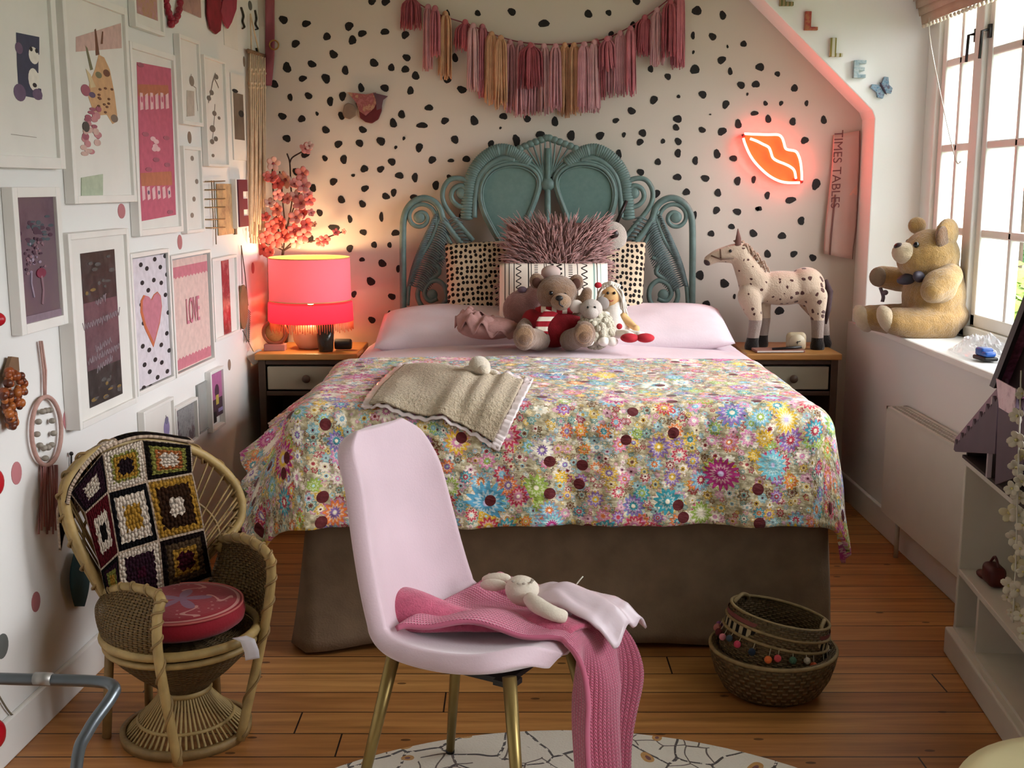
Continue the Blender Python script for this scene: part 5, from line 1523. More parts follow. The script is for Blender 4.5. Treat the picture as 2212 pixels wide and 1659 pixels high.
# ---------------------------------------------------------------- other things on the left wall
def lpts(L, off): return [PL(x, y, off) for x, y in L]
BRS = M('aged_brass_wire', '#7d6a4a', .4, .1, metal=.7)
wr = thing('wire_rack', 'thin brass wire rack with clips beside the maroon letter', 'wire rack', PL(460, 495))
b = MB()
for x in (458, 463): b.tube(lpts([(x - 1, 390), (x + 4, 528 if x > 460 else 495)], .012), .0022, 5)
for y in (392, 410, 430, 448, 474, 492): b.tube(lpts([(443, y), (460, y), (486, y - 1)], .012), .0025, 5)
obj('wire', b, BRS, wr)
f = Frame(473, 509, 398, 396, 514, 500, dep=.010)
r = thing('photo_card', 'sepia photo card of bare branches tucked behind the wire rack', 'picture', f.P(.5, 0, 0))
b = MB(); bar(b, f, 0, 1, 0, 1, .002, .006); obj('card', b, m_photo('sepia_photo', ['#8a6a4c', '#a98a66', '#c9a878', '#b0704c'], 14), r, smooth=False)
b = MB(); bar(b, f, .92, 1.04, -.02, 1.0, .002, .010); obj('edge', b, M('dark_card_edge', '#5a4a3c', .6), r, smooth=False)
# maroon letter E block
f = Frame(514, 536, 388, 386, 496, 490, dep=.03)
r = thing('letter_block', 'maroon letter E block with a white edge beside the macrame', 'letter', f.P(.5, 0, 0))
b = MB(); bar(b, f, 0, 1, 0, 1, .001, .024); obj('board', b, PAINT, r, smooth=False)
E = [(.12, .03), (1, .03), (1, .25), (.55, .25), (.55, .38), (.95, .38), (.95, .6), (.55, .6), (.55, .75), (1, .75), (1, .99), (.12, .99)]
b = MB(); b.prism([f.P(u, v, .024) for u, v in E], LN, .006); obj('letter', b, M('maroon_paint', '#632534', .6), r, smooth=False)
# red butterfly, red bead swag, note paper (cut by the top edge)
bt = thing('paper_butterfly', 'big red paper wings cut off by the top edge of the picture', 'wall decoration', PL(475, 60))
RD = M('crimson_paper', '#7d1526', .7, .25, 20)
b = MB(); b.prism(lpts([(446, -20), (474, -20), (476, 40), (474, 66), (464, 74), (452, 62), (446, 30)], .008), LN, .006); obj('wing', b, RD, bt, smooth=False)
b = MB(); b.prism(lpts([(486, -20), (510, -20), (508, 20), (498, 48), (490, 62), (482, 50), (474, 24), (478, 4)], .010), LN, .006); obj('wing', b, M('rose_red_paper', '#953248', .7, .2, 20), bt, smooth=False)
b = MB()
PTS = [(357, -12), (361, 10), (365, 28), (371, 44), (369, 54), (379, 44), (385, 30), (389, 10), (390, -10)]
for i, p in enumerate(cr(lpts(PTS, .014), 4)): b.ell(p, .0085 + .002 * (i % 3), None, 8, 6)
obj('bead_swag', b, M('raspberry_beads', '#8c1830', .35, .2, 40), None, 'raspberry red bead swag hanging in a V at the top edge', 'bead swag', loc=PL(373, 30))
f = Frame(394, 434, -60, -50, 26, 32, dep=.008)
r = thing('photo_card', 'pinkish photo card cut off by the top edge, left of the red paper wings', 'picture', f.P(.5, 0, 0))
b = MB(); bar(b, f, 0, 1, 0, 1, .001, .006); obj('card', b, m_photo('pink_photo', ['#7a5654', '#a5807c', '#b58f84'], 16), r, smooth=False)
f = Frame(483, 512, -40, -34, 98, 106, dep=.004)
b = MB(); bar(b, f, 0, 1, 0, 1, .0005, .003); obj('note_paper', b, MNT, None, 'plain white sheet of paper pinned under the red paper wings', 'paper', smooth=False, loc=f.P(.5, 0, 0))
sp = MB()
for L in ([(521, 16), (526, 34), (524, 46), (528, 58), (524, 62)], [(551, 22), (554, 40), (552, 52), (557, 62), (552, 64)], [(554, 104), (560, 130), (566, 150), (560, 158)]):
    sp.tube(cr(lpts(L, .006), 4), .005, 6, flat=.5)
struct('dark_leaf_pattern', sp, M('dark_leaf_vinyl', '#2c2820', .6), parent=wall_left)
# macrame
mc = thing('macrame_hanging', 'long cream macrame fringe hanging in the corner by the back wall', 'wall hanging', PL(556, 130))
CORD = M('cream_cotton_cord', '#d0b89c', .9, .12, 30, .4, 120)
b = MB(); b.tube(lpts([(536, 110), (572, 122)], .02), .010, 8); obj('rod', b, M('driftwood', '#7a5c42', .7, .2), mc)
b = MB(); b.tube(lpts([(543, 108), (541, 30)], .016), .0035, 6); b.tube(lpts([(560, 116), (541, 30)], .016), .0035, 6); obj('hanging_cord', b, CORD, mc)
for i in range(24):
    x = 538 + i * 1.45
    b = MB(); o_ = .012 + .014 * (i % 3) / 2
    yb = 500 + 26 * math.sin(i * 1.3)
    b.tube(cr(lpts([(x, 114 + i * .45), (x + 1.0, 230), (x + 1.5 + math.sin(i), 350), (x + 1 + 2 * math.sin(i * 2.1), yb)], o_), 5), .0048, 5)
    for y in (150, 180): b.ell(PL(x + .6, y + (i % 2) * 9, o_), .008, None, 6, 5)
    obj('strand', b, CORD, mc)
# pink ribbon with brass ring, on the back wall beside the corner
rbn = thing('hanging_ribbon', 'dusty pink ribbon with a brass ring hanging at the left end of the spotted wall', 'ribbon', PY(584, 190, YB))
b = MB(); b.sheet(lambda u, v: PY(573 + 20 * u - 6 * max(0, v - .7) / .3 * u, -30 + 215 * v, YB - .012 - .008 * math.sin(v * 9 + u * 2)), 6, 30); obj('ribbon', b, M('dusty_pink_ribbon', '#8f4a56', .7, .15, 12), rbn, mods=[('SOLID', .003)])
b = MB(); c_ = PY(592, 97, YB - .02); b.tube([c_ + V((.020 * math.cos(2 * PI * i / 20), 0, .020 * math.sin(2 * PI * i / 20))) for i in range(20)], .0035, 6, True); obj('ring', b, M('brass', '#a8824a', .35, metal=.8), rbn)
# wooden tag with feather; heart
wg = thing('wooden_tag', 'brown wooden tag and grey feather on a string beside the red photo', 'tag', PL(523, 705))
b = MB(); b.prism([PL(523 + 9 * math.cos(a), 663 + 48 * math.sin(a) , .010) for a in [2 * PI * i / 24 for i in range(24)]], LN, .008); obj('tag', b, M('brown_wood_tag', '#7d6444', .6, .15, 30), wg, smooth=False)
b = MB(); b.tube(lpts([(523, 614), (521, 530)], .012), .0018, 5); b.tube(lpts([(521, 530), (529, 590), (536, 660)], .010), .0022, 5); obj('string', b, M('brown_string', '#5c4434', .8), wg)
b = MB()
for i in range(16):
    y = 668 + i * 4.2; b.tube(lpts([(535, y), (535 + 6 - i * .2, y + 7)], .012), .0028, 4); b.tube(lpts([(535, y), (530 + i * .15, y + 8)], .013), .0028, 4)
obj('feather', b, M('grey_feather', '#8b8478', .9, .2, 40), wg)
hc = PL(548, 770, .02)
ht2 = thing('hanging_heart', 'white wooden heart hanging beside the bedside table with the lamp', 'heart', hc)
hp2 = [(0, -.036), (-.026, -.010), (-.034, .012), (-.028, .028), (-.014, .030), (0, .020), (.014, .030), (.028, .028), (.034, .012), (.026, -.010)]
hax = V((.75, .66, 0)); b = MB(); b.prism([hc + hax * q.x * 1.15 + UP * q.y for q in cr([V((x, z, 0)) for x, z in hp2], 4, True)], V((.66, -.75, 0)), .012); obj('heart', b, M('white_painted_wood', '#d8d4cc', .5), ht2, smooth=False, mods=[('BEVEL', .004, 3)])
b = MB(); b.tube([hc + UP * .02 - V((0, 0, 0)), PL(524, 714, .018)], .0015, 5); obj('string', b, M('brown_string', '#5c4434'), ht2)
# orange bead ornament, dream catcher, cherries
bo = thing('bead_ornament', 'amber and brown bead leaf ornament at the left edge of the wall', 'bead ornament', PL(25, 930))
b = MB(); b.prism(lpts([(17, 770), (32, 772), (34, 800), (28, 815), (10, 830), (4, 812)], .010), LN, .01); obj('wooden_top', b, M('driftwood', '#7a5c42'), bo, smooth=False)
AM = [M('amber_bead', '#8a4420', .3, .2, 30), M('brown_bead', '#5a2c1c', .3, .2, 30), M('orange_bead', '#a05a2a', .3, .2, 30)]
r7 = random.Random(8)
for k_ in range(3):
    b = MB()
    for i in range(26):
        t = r7.random(); y = 800 + 125 * t; hw = 8 + 15 * math.sin(min(1, t * 1.5) * PI) + (5 if t < .7 else 0)
        x = 25 + r7.uniform(-1, 1) * hw + (3 - 12 * max(0, t - .6))
        b.ell(PL(x, y, .018 + r7.uniform(0, .014)), .0095 + r7.uniform(-.002, .003), None, 8, 6)
    obj('beads', b, AM[k_], bo)
dc = thing('dream_catcher', 'pink oval dream catcher with pale shells and pink ribbons on the left wall', 'dream catcher', PL(100, 1010))
PR = M('pale_terracotta_cord', '#b08a80', .8, .12, 40, .3, 150)
b = MB(); b.tube(lpts([(100 + 32 * math.cos(a), 931 + 74 * math.sin(a)) for a in [2 * PI * i / 40 for i in range(40)]], .014), .0062, 7, True); obj('hoop', b, PR, dc)
b = MB(); b.tube(lpts([(96, 856), (94, 800), (86, 737)], .010), .0035, 6); b.tube(lpts([(98, 856), (99, 800), (90, 737)], .012), .0035, 6); obj('hanging_cord', b, PR, dc)
b = MB()
for x, y in ((92, 889), (100, 887), (108, 886), (83, 911), (113, 909), (80, 938), (116, 936), (86, 962), (95, 968), (104, 967), (112, 961), (98, 990)): b.ell(PL(x, y, .014), (.010, .010, .008), None, 8, 6)
obj('shells', b, M('pale_shell', '#8f867a', .5, .2, 30), dc)
b = MB(); r8 = random.Random(2)
for i in range(9):
    x = 88 + i * 4; b.sheet(lambda u, v: PL(x + 3.4 * u + 1.5 * math.sin(v * 5 + i) + (v * (i - 4) * 1.2), 1004 + (150 - 8 * (i % 3)) * v, .008 + .003 * (i % 3) + .004 * math.sin(v * 8 + i)), 2, 14)
obj('ribbons', b, M('faded_pink_ribbon', '#9d6a68', .8, .15, 10), dc, mods=[('SOLID', .0015)])
for (x, y, lab) in ((-14, 1043, 'round red cherry ornament at the left edge, upper one of the two'), (-10, 1587, 'round red cherry ornament at the left edge beneath the metal frame'), (-8, 690, 'sliver of a red cherry ornament at the left edge below the purple picture')):
    r = thing('cherry_ornament', lab, 'cherry ornament', PL(x, y + 30), 'red cherry ornaments on the left wall')
    b = MB(); sz = .036 if y > 800 else .018; b.ell(PL(x, y, .026), (.022, sz, sz)); obj('cherry', b, M('glossy_red', '#b01424', .3, .08), r)
    b = MB(); b.tube(cr(lpts([(x + 2, y - 28), (x - 4, y - 60), (x - 14, y - 84)], .014), 4), .003, 6)
    if y > 1500: b.tube(cr(lpts([(26, 1545), (14, 1530), (-4, 1500)], .010), 4), .0025, 6); b.ell(PL(27, 1546, .010), .004)
    obj('stalk', b, M('olive_stalk', '#6b6250', .7), r)
b = MB(); b.tube(lpts([(154, 1012), (154, 982)], .006), .0025, 6); b.ell(PL(154, 980, .010), .006); obj('wall_hook', b, M('black_iron', '#1c1a19'), None, 'small black hook on the wall under the chalk poster', 'hook', loc=PL(154, 1000))
b = MB()
def tb_(u, v): 
    a = 2 * PI * u; p = PL(172 + 22 * math.cos(a) * (.5 + .5 * math.sin(PI * v)), 1190 + 120 * v, .02 + .018 * math.sin(a) * math.sin(PI * v)); return p
b.sheet(tb_, 24, 14); obj('teal_shadow_blob', b, M('dark_teal_cloth', '#28444a', .9, .2, 12, .3, 90), None, 'dark teal cloth pouch standing in for shadow and teal stuff behind the peacock chair', 'blob', loc=PL(172, 1250))  # one dark solid carries both the shadow and some teal cloth

# ================================================================ BACK WALL
# tassel garland
tg_ = thing('tassel_garland', 'pink and peach tassel garland swagged across the top of the spotted wall', 'garland', PY(1170, 110, YB))
PK = [M('deep_rose_tassel', '#a85862', .85, .25, 14, .4, 120), M('dusty_pink_tassel', '#bd8890', .85, .2, 14, .4, 120), M('peach_tassel', '#c99a78', .85, .2, 14, .4, 120), M('pale_pink_tassel', '#c79a9e', .85, .2, 14, .4, 120), M('rose_tassel', '#b9707c', .85, .2, 14, .4, 120)]
strg = cr([PY(x, y, YB - .03) for x, y in [(868, -22), (905, 8), (950, 32), (1010, 52), (1070, 76), (1120, 90), (1180, 96), (1245, 94), (1300, 86), (1350, 64), (1395, 36), (1440, 2), (1470, -25)]], 6)
b = MB(); b.tube(strg, .003, 6); obj('string', b, M('rose_cord', '#8d4b55', .8), tg_)
TAS = [(888, -5, 62, 42, 0), (925, 15, 150, 20, 1), (940, 18, 120, 20, 4), (962, 30, 170, 26, 2), (1005, 48, 108, 44, 0), (1022, 56, 195, 22, 3), (1042, 58, 208, 22, 4), (1062, 74, 224, 28, 2), (1082, 82, 232, 24, 2), (1102, 92, 240, 26, 1), (1124, 94, 250, 24, 1), (1146, 98, 190, 52, 0), (1150, 99, 245, 30, 1), (1175, 100, 245, 26, 3), (1200, 100, 238, 24, 1), (1220, 98, 250, 26, 2), (1240, 98, 246, 26, 2), (1262, 96, 240, 26, 1), (1288, 90, 214, 36, 0), (1284, 92, 240, 24, 3), (1312, 84, 150, 36, 4), (1318, 84, 206, 28, 1), (1340, 72, 206, 26, 1), (1362, 62, 204, 22, 4), (1393, 38, 118, 42, 0), (1420, 22, 140, 30, 3), (1448, 4, 120, 34, 0), (1462, 2, 146, 26, 4), (1470, -10, 140, 16, 4)]
r9 = random.Random(12)
for i, (x, y0, y1, w_, c_) in enumerate(TAS):
    b = MB(); Yt = YB - .028 - .018 * (i % 3)
    n_ = int(w_ * 1.0)
    for s in range(n_):
        a = (s + .5) / n_ * 2 - 1
        xb = x + a * w_ * .56 + r9.uniform(-2, 2); yy = y1 + r9.uniform(-12, 6)
        off = r9.uniform(-.016, .016)
        b.tube(cr([PY(x + a * 3, y0, Yt), PY(x + a * w_ * .46, y0 + 14, Yt + off), PY(x + a * w_ * .52, (y0 + y1) / 2, Yt + off), PY(xb, yy, Yt + off)], 2), [.003, .0062, .0070, .0066, .006, .0055, .0035], 4, flat=.4)
    t_ = obj('tassel', b, PK[c_], tg_)
    k_ = MB(); k_.ell(PY(x, y0 + 1, Yt), (.014, .012, .016), None, 8, 6); obj('knot', k_, PK[c_], t_)
# wicker pendant shade, only its lower rim is in the picture
ps = thing('pendant_lampshade', 'woven brown pendant lampshade cut off by the top edge', 'lampshade', PY(1215, -30, 3.7))
pc = PY(1215, -62, 3.7)
b = MB(); b.lathe([(.128, .115), (.16, .09), (.176, .05), (.174, .018), (.166, 0)], pc, 48, close=False); obj('woven_shade', b, m_weave('twig_weave', '#6a5438', su=46, sv=9), ps, mods=[('SOLID', .008)])
b = MB(); r10 = random.Random(6)
for rr, z in ((.168, .002), (.174, .02), (.178, .044), (.17, .07)):
    b.tube([pc + V((rr * math.cos(2 * PI * i / 48), rr * math.sin(2 * PI * i / 48), z + .003 * math.sin(i * 2.1))) for i in range(48)], .0065, 6, True)
for i in range(40):
    a = 2 * PI * i / 40; q = pc + V((.167 * math.cos(a), .167 * math.sin(a), 0)); b.tube([q + UP * .02, q + V((0, 0, -.012 - .006 * r10.random()))], .006, 6)
obj('twig_rim', b, M('brown_twig', '#5d4a34', .8, .25, 30), ps)
b = MB(); b.tube([pc + UP * .11, V((pc.x, pc.y, ZTOP))], .004, 6); obj('flex', b, M('grey_flex', '#77726a', .6), ps)
# felt bird
bd = thing('felt_bird', 'maroon patchwork felt bird pinned on the spotted wall', 'bird ornament', PY(785, 240, YB))
def bpr(L, o0, th): 
    q = MB(); q.prism([PY(x, y, YB - o0) for x, y in L], (0, -1, 0), th); return q
obj('body', bpr([(768, 222), (776, 240), (778, 255), (790, 264), (804, 267), (818, 258), (825, 240), (826, 222), (830, 212), (808, 208), (790, 210)], .004, .014), M('maroon_felt', '#5e2126', .9, .2, 20), bd, smooth=False, mods=[('BEVEL', .005, 2)])
obj('wing', bpr([(750, 199), (790, 204), (812, 200), (816, 216), (808, 234), (790, 250), (776, 240), (770, 222)], .018, .006), m_photo('patchwork_print', ['#7d3a3c', '#a5686a', '#8a4648', '#b08a70', '#6a3036'], 30), bd, smooth=False)
obj('tail', bpr([(806, 200), (838, 208), (828, 216), (824, 234), (814, 238), (812, 216)], .019, .006), M('violet_felt', '#5d434e', .9, .15, 20), bd, smooth=False)
obj('head', bpr([(770, 250), (756, 258), (744, 254), (740, 244), (744, 228), (752, 222), (764, 226), (772, 236)], .012, .012), M('taupe_felt', '#7f6a5c', .9, .15, 20), bd, smooth=False, mods=[('BEVEL', .004, 2)])

# neon lips
nl = thing('neon_lips', 'glowing neon lips sign on the right of the spotted wall', 'neon sign', PY(1680, 400, YB))
def nz(x, y, o): return PY(1580 + x / 10.367, 260 + y / 10.367, YB - o)
outl = [(250, 370), (290, 300), (700, 315), (1050, 320), (1130, 380), (1165, 480), (1195, 600), (1240, 650), (1440, 690), (1510, 780), (1550, 950), (1580, 1200), (1580, 1370), (1540, 1390), (1250, 1410), (1050, 1370), (850, 1260), (700, 1140), (520, 950), (400, 760), (310, 560)]
b = MB(); b.prism([nz(x, y, .012) for x, y in outl], (0, -1, 0), .008)
obj('backing', b, M('orange_acrylic', '#e07a2c', .4, .05), nl, smooth=False)
NEON = m_emit('neon_tube_glow', '#ff4038', 32)
def neon(L, k=5):
    q = MB(); P = cr([nz(x, y, .034) for x, y in L], k); q.tube(P, .0058, 8); return q
obj('tube', neon([(290, 300), (500, 310), (800, 320), (1040, 322), (1130, 385), (1175, 500), (1205, 610), (1260, 655), (1430, 690), (1500, 780), (1550, 950), (1575, 1200), (1575, 1345)]), NEON, nl)
obj('tube', neon([(265, 395), (310, 540), (400, 745), (520, 930), (700, 1120), (860, 1250), (1050, 1350), (1250, 1395), (1530, 1395)]), NEON, nl)
obj('tube', neon([(420, 410), (560, 460), (700, 530), (830, 600), (880, 700), (930, 840), (1040, 915), (1180, 970), (1320, 1040), (1410, 1130), (1445, 1310)]), NEON, nl)
for x, y in ((270, 340), (1440, 1320), (1570, 1370)):
    b = MB(); b.tube([nz(x, y, 0), nz(x, y, .036)], .008, 8); obj('end_cap', b, M('red_rubber_cap', '#a5302c', .5), nl)
# curling paper poster with sideways writing
pp = thing('curled_poster', 'curling pink-lit paper poster reading TIMES TABLES sideways, beside the window wall', 'poster', PY(1830, 540, YB))
POS = [(1802, 292), (1864, 282), (1862, 420), (1852, 562), (1779, 548), (1790, 420)]
def ppf(u, v):
    xl = crf([1800, 1797, 1790, 1783, 1779], v); xr = crf([1857, 1856, 1853, 1849, 1841], v)
    yl = 292 + 256 * v; yr = 282 + 278 * v
    return PY(xl + (xr - xl) * u, yl + (yr - yl) * u, YB - .012 - .022 * math.sin(PI * u) * (.4 + .6 * v) - .012 * v * (1 - u))
b = MB(); b.sheet(ppf, 16, 24)
obj('paper', b, M('thin_poster_paper', '#c9aaa0', .6, .04), pp, mods=[('SOLID', .0012)])
ty = (PY(1796, 300, YB) - PY(1790, 420, YB)).normalized()
tx = text('lettering', 'TIMES TABLES', .056, PY(1807, 366, YB - .05), M('dark_red_ink', '#6b2f30', .6), pp, -ty, V((1, 0, .05)), .0004)
b = MB(); b.tube([ppf(1, i / 20) for i in range(21)], .0022, 5); b.tube([ppf(.22, .5 + i / 40) + V((0, -.004, 0)) for i in range(21)], .0035, 5); obj('rolled_edge', b, M('brown_paper_edge', '#7a5550', .7), pp)
b = MB(); b.prism([ppf(.7, .5), ppf(.95, .42), ppf(.97, .5), ppf(.72, .505)], (0, -1, 0), .001); obj('sticky_tape', b, M('shiny_tape', '#e0b0a0', .1, .02), pp, smooth=False)

# letters and butterfly on the dormer cheek
YC = 5.12
def letter(body, x, y, hpx, label, mat, rot=0):
    k_ = YC / FPX; h_ = hpx * k_; c = PY(x, y, YC)
    shapes_ = {'L': [(0, 0), (.72, 0), (.72, .18), (.34, .18), (.34, 1), (0, 1)], 'E': [(0, 0), (.72, 0), (.72, .2), (.3, .2), (.3, .4), (.64, .4), (.64, .6), (.3, .6), (.3, .8), (.72, .8), (.72, 1), (0, 1)]}
    q = MB(); q.prism([c + V(((u - .36) * h_, -.0, (v - .5) * h_)) for u, v in shapes_[body]], (0, -1, 0), .02)
    return obj('letter_' + body.lower(), q, mat, None, label, 'letter', 'wooden name letters on the sloping wall', smooth=False, mods=[('BEVEL', .002, 2)], loc=c)
letter('E', 1698, -8, 40, 'striped wooden letter E cut off by the top edge', m_stripes('olive_stripe_paper', 0, 60, '#6e6f4a', '#a08a6a', .5))
letter('L', 1751, 46, 38, 'red and orange wooden letter L on the sloping wall', m_photo('red_orange_pattern', ['#7a2c2a', '#a5443a', '#b0704a', '#8a3a34'], 40))
letter('L', 1805, 103, 38, 'olive and white striped wooden letter L, lower than the red one', m_stripes('olive_white_paper', 0, 50, '#8a7f45', '#c9c4b4', .6))
letter('E', 1855, 150, 36, 'pale blue wooden letter E above the butterfly', m_photo('blue_check_pattern', ['#5f7d8c', '#8fa5ad', '#b5c0c0', '#6d8a98'], 30))
bf = PY(1905, 192, YC)
bq = thing('butterfly', 'blue floral wooden butterfly at the end of the row of letters', 'butterfly', bf)
def wing(L): 
    q = MB(); a = .55
    q.prism([bf + V((x * math.cos(a) - z * math.sin(a), -.0, x * math.sin(a) + z * math.cos(a))) for x, z in L], (0, -1, 0), .016); return q
BF = m_photo('blue_flower_pattern', ['#2c4a6a', '#4f7a9a', '#8fa8b8', '#4a3f6a', '#a8a860'], 60)
obj('wing', wing([(0, -.02), (.004, .02), (.03, .04), (.042, .03), (.03, .0), (.036, -.02), (.02, -.036)]), BF, bq, smooth=False)
obj('wing', wing([(0, -.02), (-.004, .02), (-.03, .04), (-.042, .03), (-.03, .0), (-.036, -.02), (-.02, -.036)]), BF, bq, smooth=False)
b = MB(); b.ell(bf + V((0, -.018, 0)), (.005, .004, .03), eul(0, -.55, 0)); obj('body', b, M('dark_plum_wood', '#33263a', .5), bq)
# ================================================================ BEDSIDE TABLES
OAK = M('honey_oak', '#8f6236', .45, .15, 6, .15, 60, stretch=(1, 1, 6)); DOAK = M('dark_stained_oak', '#3d2a1c', .5, .15, 6, stretch=(1, 1, 6))
OAKT = M('oak_table_top', '#a8763f', .4, .15, 5, stretch=(1, 9, 1)); DRW = M('grey_green_drawer', '#8d8470', .55, .06)
def bedside(x0, x1, label):
    y0, y1, zt = 4.90, 5.27, .72
    r = thing('bedside_table', label, 'bedside table', ((x0 + x1) / 2, 5.08, 0), 'oak bedside tables')
    b = MB(); b.bb((x0, y0 - .015, zt - .028), (x1, y1, zt)); obj('table_top', b, OAKT, r, smooth=False, mods=[('BEVEL', .006, 2)])
    b = MB()
    b.bb((x0 + .012, y0, .0), (x0 + .042, y1 - .01, zt - .028)); b.bb((x1 - .042, y0, 0), (x1 - .012, y1 - .01, zt - .028))
    b.bb((x0 + .042, y1 - .025, .06), (x1 - .042, y1 - .012, zt - .03)); b.bb((x0 + .042, y0 + .004, zt - .05), (x1 - .042, y1 - .03, zt - .03)); b.bb((x0 + .042, y0 + .004, .535), (x1 - .042, y1 - .03, .555)); b.bb((x0 + .042, y0 + .004, .06), (x1 - .042, y1 - .03, .085))
    obj('carcass', b, DOAK, r, smooth=False, mods=[('BEVEL', .003, 2)])
    b = MB(); b.bb((x0 + .05, y0 + .002, .562), (x1 - .05, y0 + .30, .662)); d = obj('drawer', b, DRW, r, smooth=False, mods=[('BEVEL', .004, 2)])
    b = MB(); b.lathe([(0, -.004), (.009, 0), (.008, .010), (.017, .016), (.018, .024), (.010, .031), (0, .032)], ((x0 + x1) / 2, y0 + .002, .612), 16, eul(PI / 2, 0, 0), close=False); obj('knob', b, M('dark_wood_knob', '#4a3627', .5), d)
    return r
bedside(-1.10, -.66, 'oak bedside table with one drawer, under the pink lamp')
bedside(1.0, 1.41, 'oak bedside table with one drawer, under the spotted horse')
# folded things on the lower shelves
for x, lab, c in ((-.86, 'dark folded bag on the lower shelf under the pink lamp', '#241a22'), (1.18, 'dark folded bag on the lower shelf under the spotted horse', '#2a2428')):
    b = MB(); b.cushion((x, 5.06, .20), (1, 0, 0), (0, .6, .8), .26, .20, .11, 12); obj('folded_bag', b, M('dark_cloth_' + c[1:], c, .9), None, lab, 'bag', 'dark bags under the bedside tables', mods=[('WELD', .0005)], loc=(x, 5.06, .086))

# ---------------------------------------------------------------- lamp
LX, LY = -.885, 5.07
lamp = thing('table_lamp', 'pink table lamp with a two-tier drum shade on the bedside table', 'lamp', (LX, LY, .72))
b = MB(); b.lathe([(0, .001), (.055, .001), (.060, .006), (.078, .035), (.080, .065), (.066, .095), (.035, .112), (.020, .118), (0, .119)], (LX, LY, .72), 40, close=False); obj('lamp_base', b, M('cream_ceramic', '#c9a68c', .35, .06, coat=.3), lamp)
b = MB(); b.lathe([(.012, .115), (.012, .20), (.018, .205), (.018, .25), (0, .25)], (LX, LY, .72), 16); obj('lamp_holder', b, M('brass', '#a8824a', .35, metal=.8), lamp)
zs = [PY(665, y, LY).z for y in (692, 655, 647, 556)]
def m_shade():
    t = NT('pink_shade_gold_lining')
    d = t.n('BsdfDiffuse', Color=lin('#d0708a')); tr = t.n('BsdfTranslucent', Color=lin('#e0708c'))
    gd = t.n('BsdfDiffuse', Color=lin('#d8b25a')); geo = t.n('NewGeometry')
    m0 = t.n('MixShader'); t.t.links.new(geo.outputs['Backfacing'], m0.inputs[0]); t.t.links.new(d.outputs[0], m0.inputs[1]); t.t.links.new(gd.outputs[0], m0.inputs[2])
    mx = t.n('MixShader'); mx.inputs[0].default_value = .13
    t.t.links.new(m0.outputs[0], mx.inputs[1]); t.t.links.new(tr.outputs[0], mx.inputs[2])
    t.t.links.new(mx.outputs[0], t.out.inputs[0]); return t.mat
b = MB(); b.lathe([(.178, zs[2]), (.176, zs[3])], (LX, LY, 0), 64, close=False); obj('lamp_shade', b, m_shade(), lamp)
b = MB()
for z, r_ in ((zs[3], .175), (zs[2], .178)): b.tube([V((LX + r_ * math.cos(2 * PI * i / 64), LY + r_ * math.sin(2 * PI * i / 64), z)) for i in range(64)], .0028, 6, True)
obj('shade_trim', b, M('pale_gold_trim', '#d9a06a', .5), lamp)
b = MB(); b.lathe([(.186, zs[0]), (.183, zs[1] + .006)], (LX, LY, 0), 64, close=False); obj('lower_shade', b, m_translucent('hot_pink_shade', '#e03a5c', '#ff3058', .62), lamp)
b = MB()
for i in range(110):
    a = 2 * PI * i / 110; q = V((LX + .184 * math.cos(a), LY + .184 * math.sin(a), zs[0])); b.tube([q + UP * .006, q + V((0, 0, -.030 - .006 * (i % 3)))], .0016, 4)
obj('fringe', b, m_translucent('peach_fringe', '#d98a6a', '#ff9a70', .5), lamp)
b = MB(); b.ell((LX, LY, zs[2] + .01), (.026, .026, .036)); obj('bulb', b, m_emit('warm_bulb_glow', '#ffcf8a', 28), lamp)
pl_ = bpy.data.lights.new('lamp_light', 'POINT'); pl_.energy = 6.5; pl_.color = (1, .66, .36); pl_.shadow_soft_size = .03
po = bpy.data.objects.new('lamp_light', pl_); COL.objects.link(po); po.location = (LX, LY, zs[3] - .035); po.parent = None
pl2 = bpy.data.lights.new('lamp_light_low', 'POINT'); pl2.energy = 3.0; pl2.color = (1, .55, .34); pl2.shadow_soft_size = .03
po = bpy.data.objects.new('lamp_light_low', pl2); COL.objects.link(po); po.location = (LX, LY, zs[1] - .005)

ck = thing('mantel_clock', 'small round copper clock on a pale pink block beside the lamp', 'clock', PY(594, 756, 5.0))
cp = PY(594, 723, 5.0); kk = 5.0 / FPX
b = MB(); b.box(cp + V((0, 0, -27 * kk)), (.092, .05, .030)); obj('clock_base', b, M('pale_pink_block', '#b5807a', .6), ck, smooth=False, mods=[('BEVEL', .004, 2)])
b = MB(); b.tube([cp + V((.048 * math.cos(2 * PI * i / 32), 0, .048 * math.sin(2 * PI * i / 32) + .010)) for i in range(32)], .010, 8, True); obj('ring', b, M('rose_copper', '#a86a50', .35, metal=.6), ck)
b = MB(); b.lathe([(0, 0), (.043, 0), (.043, .012), (0, .013)], cp + V((0, .008, .010)), 32, eul(PI / 2, 0, 0), close=False); obj('dial', b, m_photo('pressed_gold_dial', ['#b07a4a', '#d9a868', '#c98f5a'], 40), ck)
tm = thing('glass_tumbler', 'dark glass tumbler in front of the lamp base', 'glass', PY(704, 760, 4.96))
def m_dark_glass():
    t = NT('smoky_glass'); b_ = t.n('BsdfPrincipled'); t.set(b_, 'Base Color', lin('#4a4238')); t.set(b_, 'Roughness', .08); t.set(b_, 'Transmission Weight', .55); t.set(b_, 'IOR', 1.3)
    t.t.links.new(b_.outputs[0], t.out.inputs[0]); return t.mat
tp_ = PY(704, 762, 4.96); tp_.z = .7215
b = MB(); b.lathe([(0, 0), (.030, 0), (.032, .003), (.040, .122), (.037, .122), (.029, .010), (0, .010)], tp_, 32, close=False); obj('tumbler', b, m_dark_glass(), tm)
sk = PY(741, 740, 5.0); sk.z = .7225 + .024
spk = thing('black_speaker', 'small black cylinder lying beside the glass tumbler', 'speaker', sk)
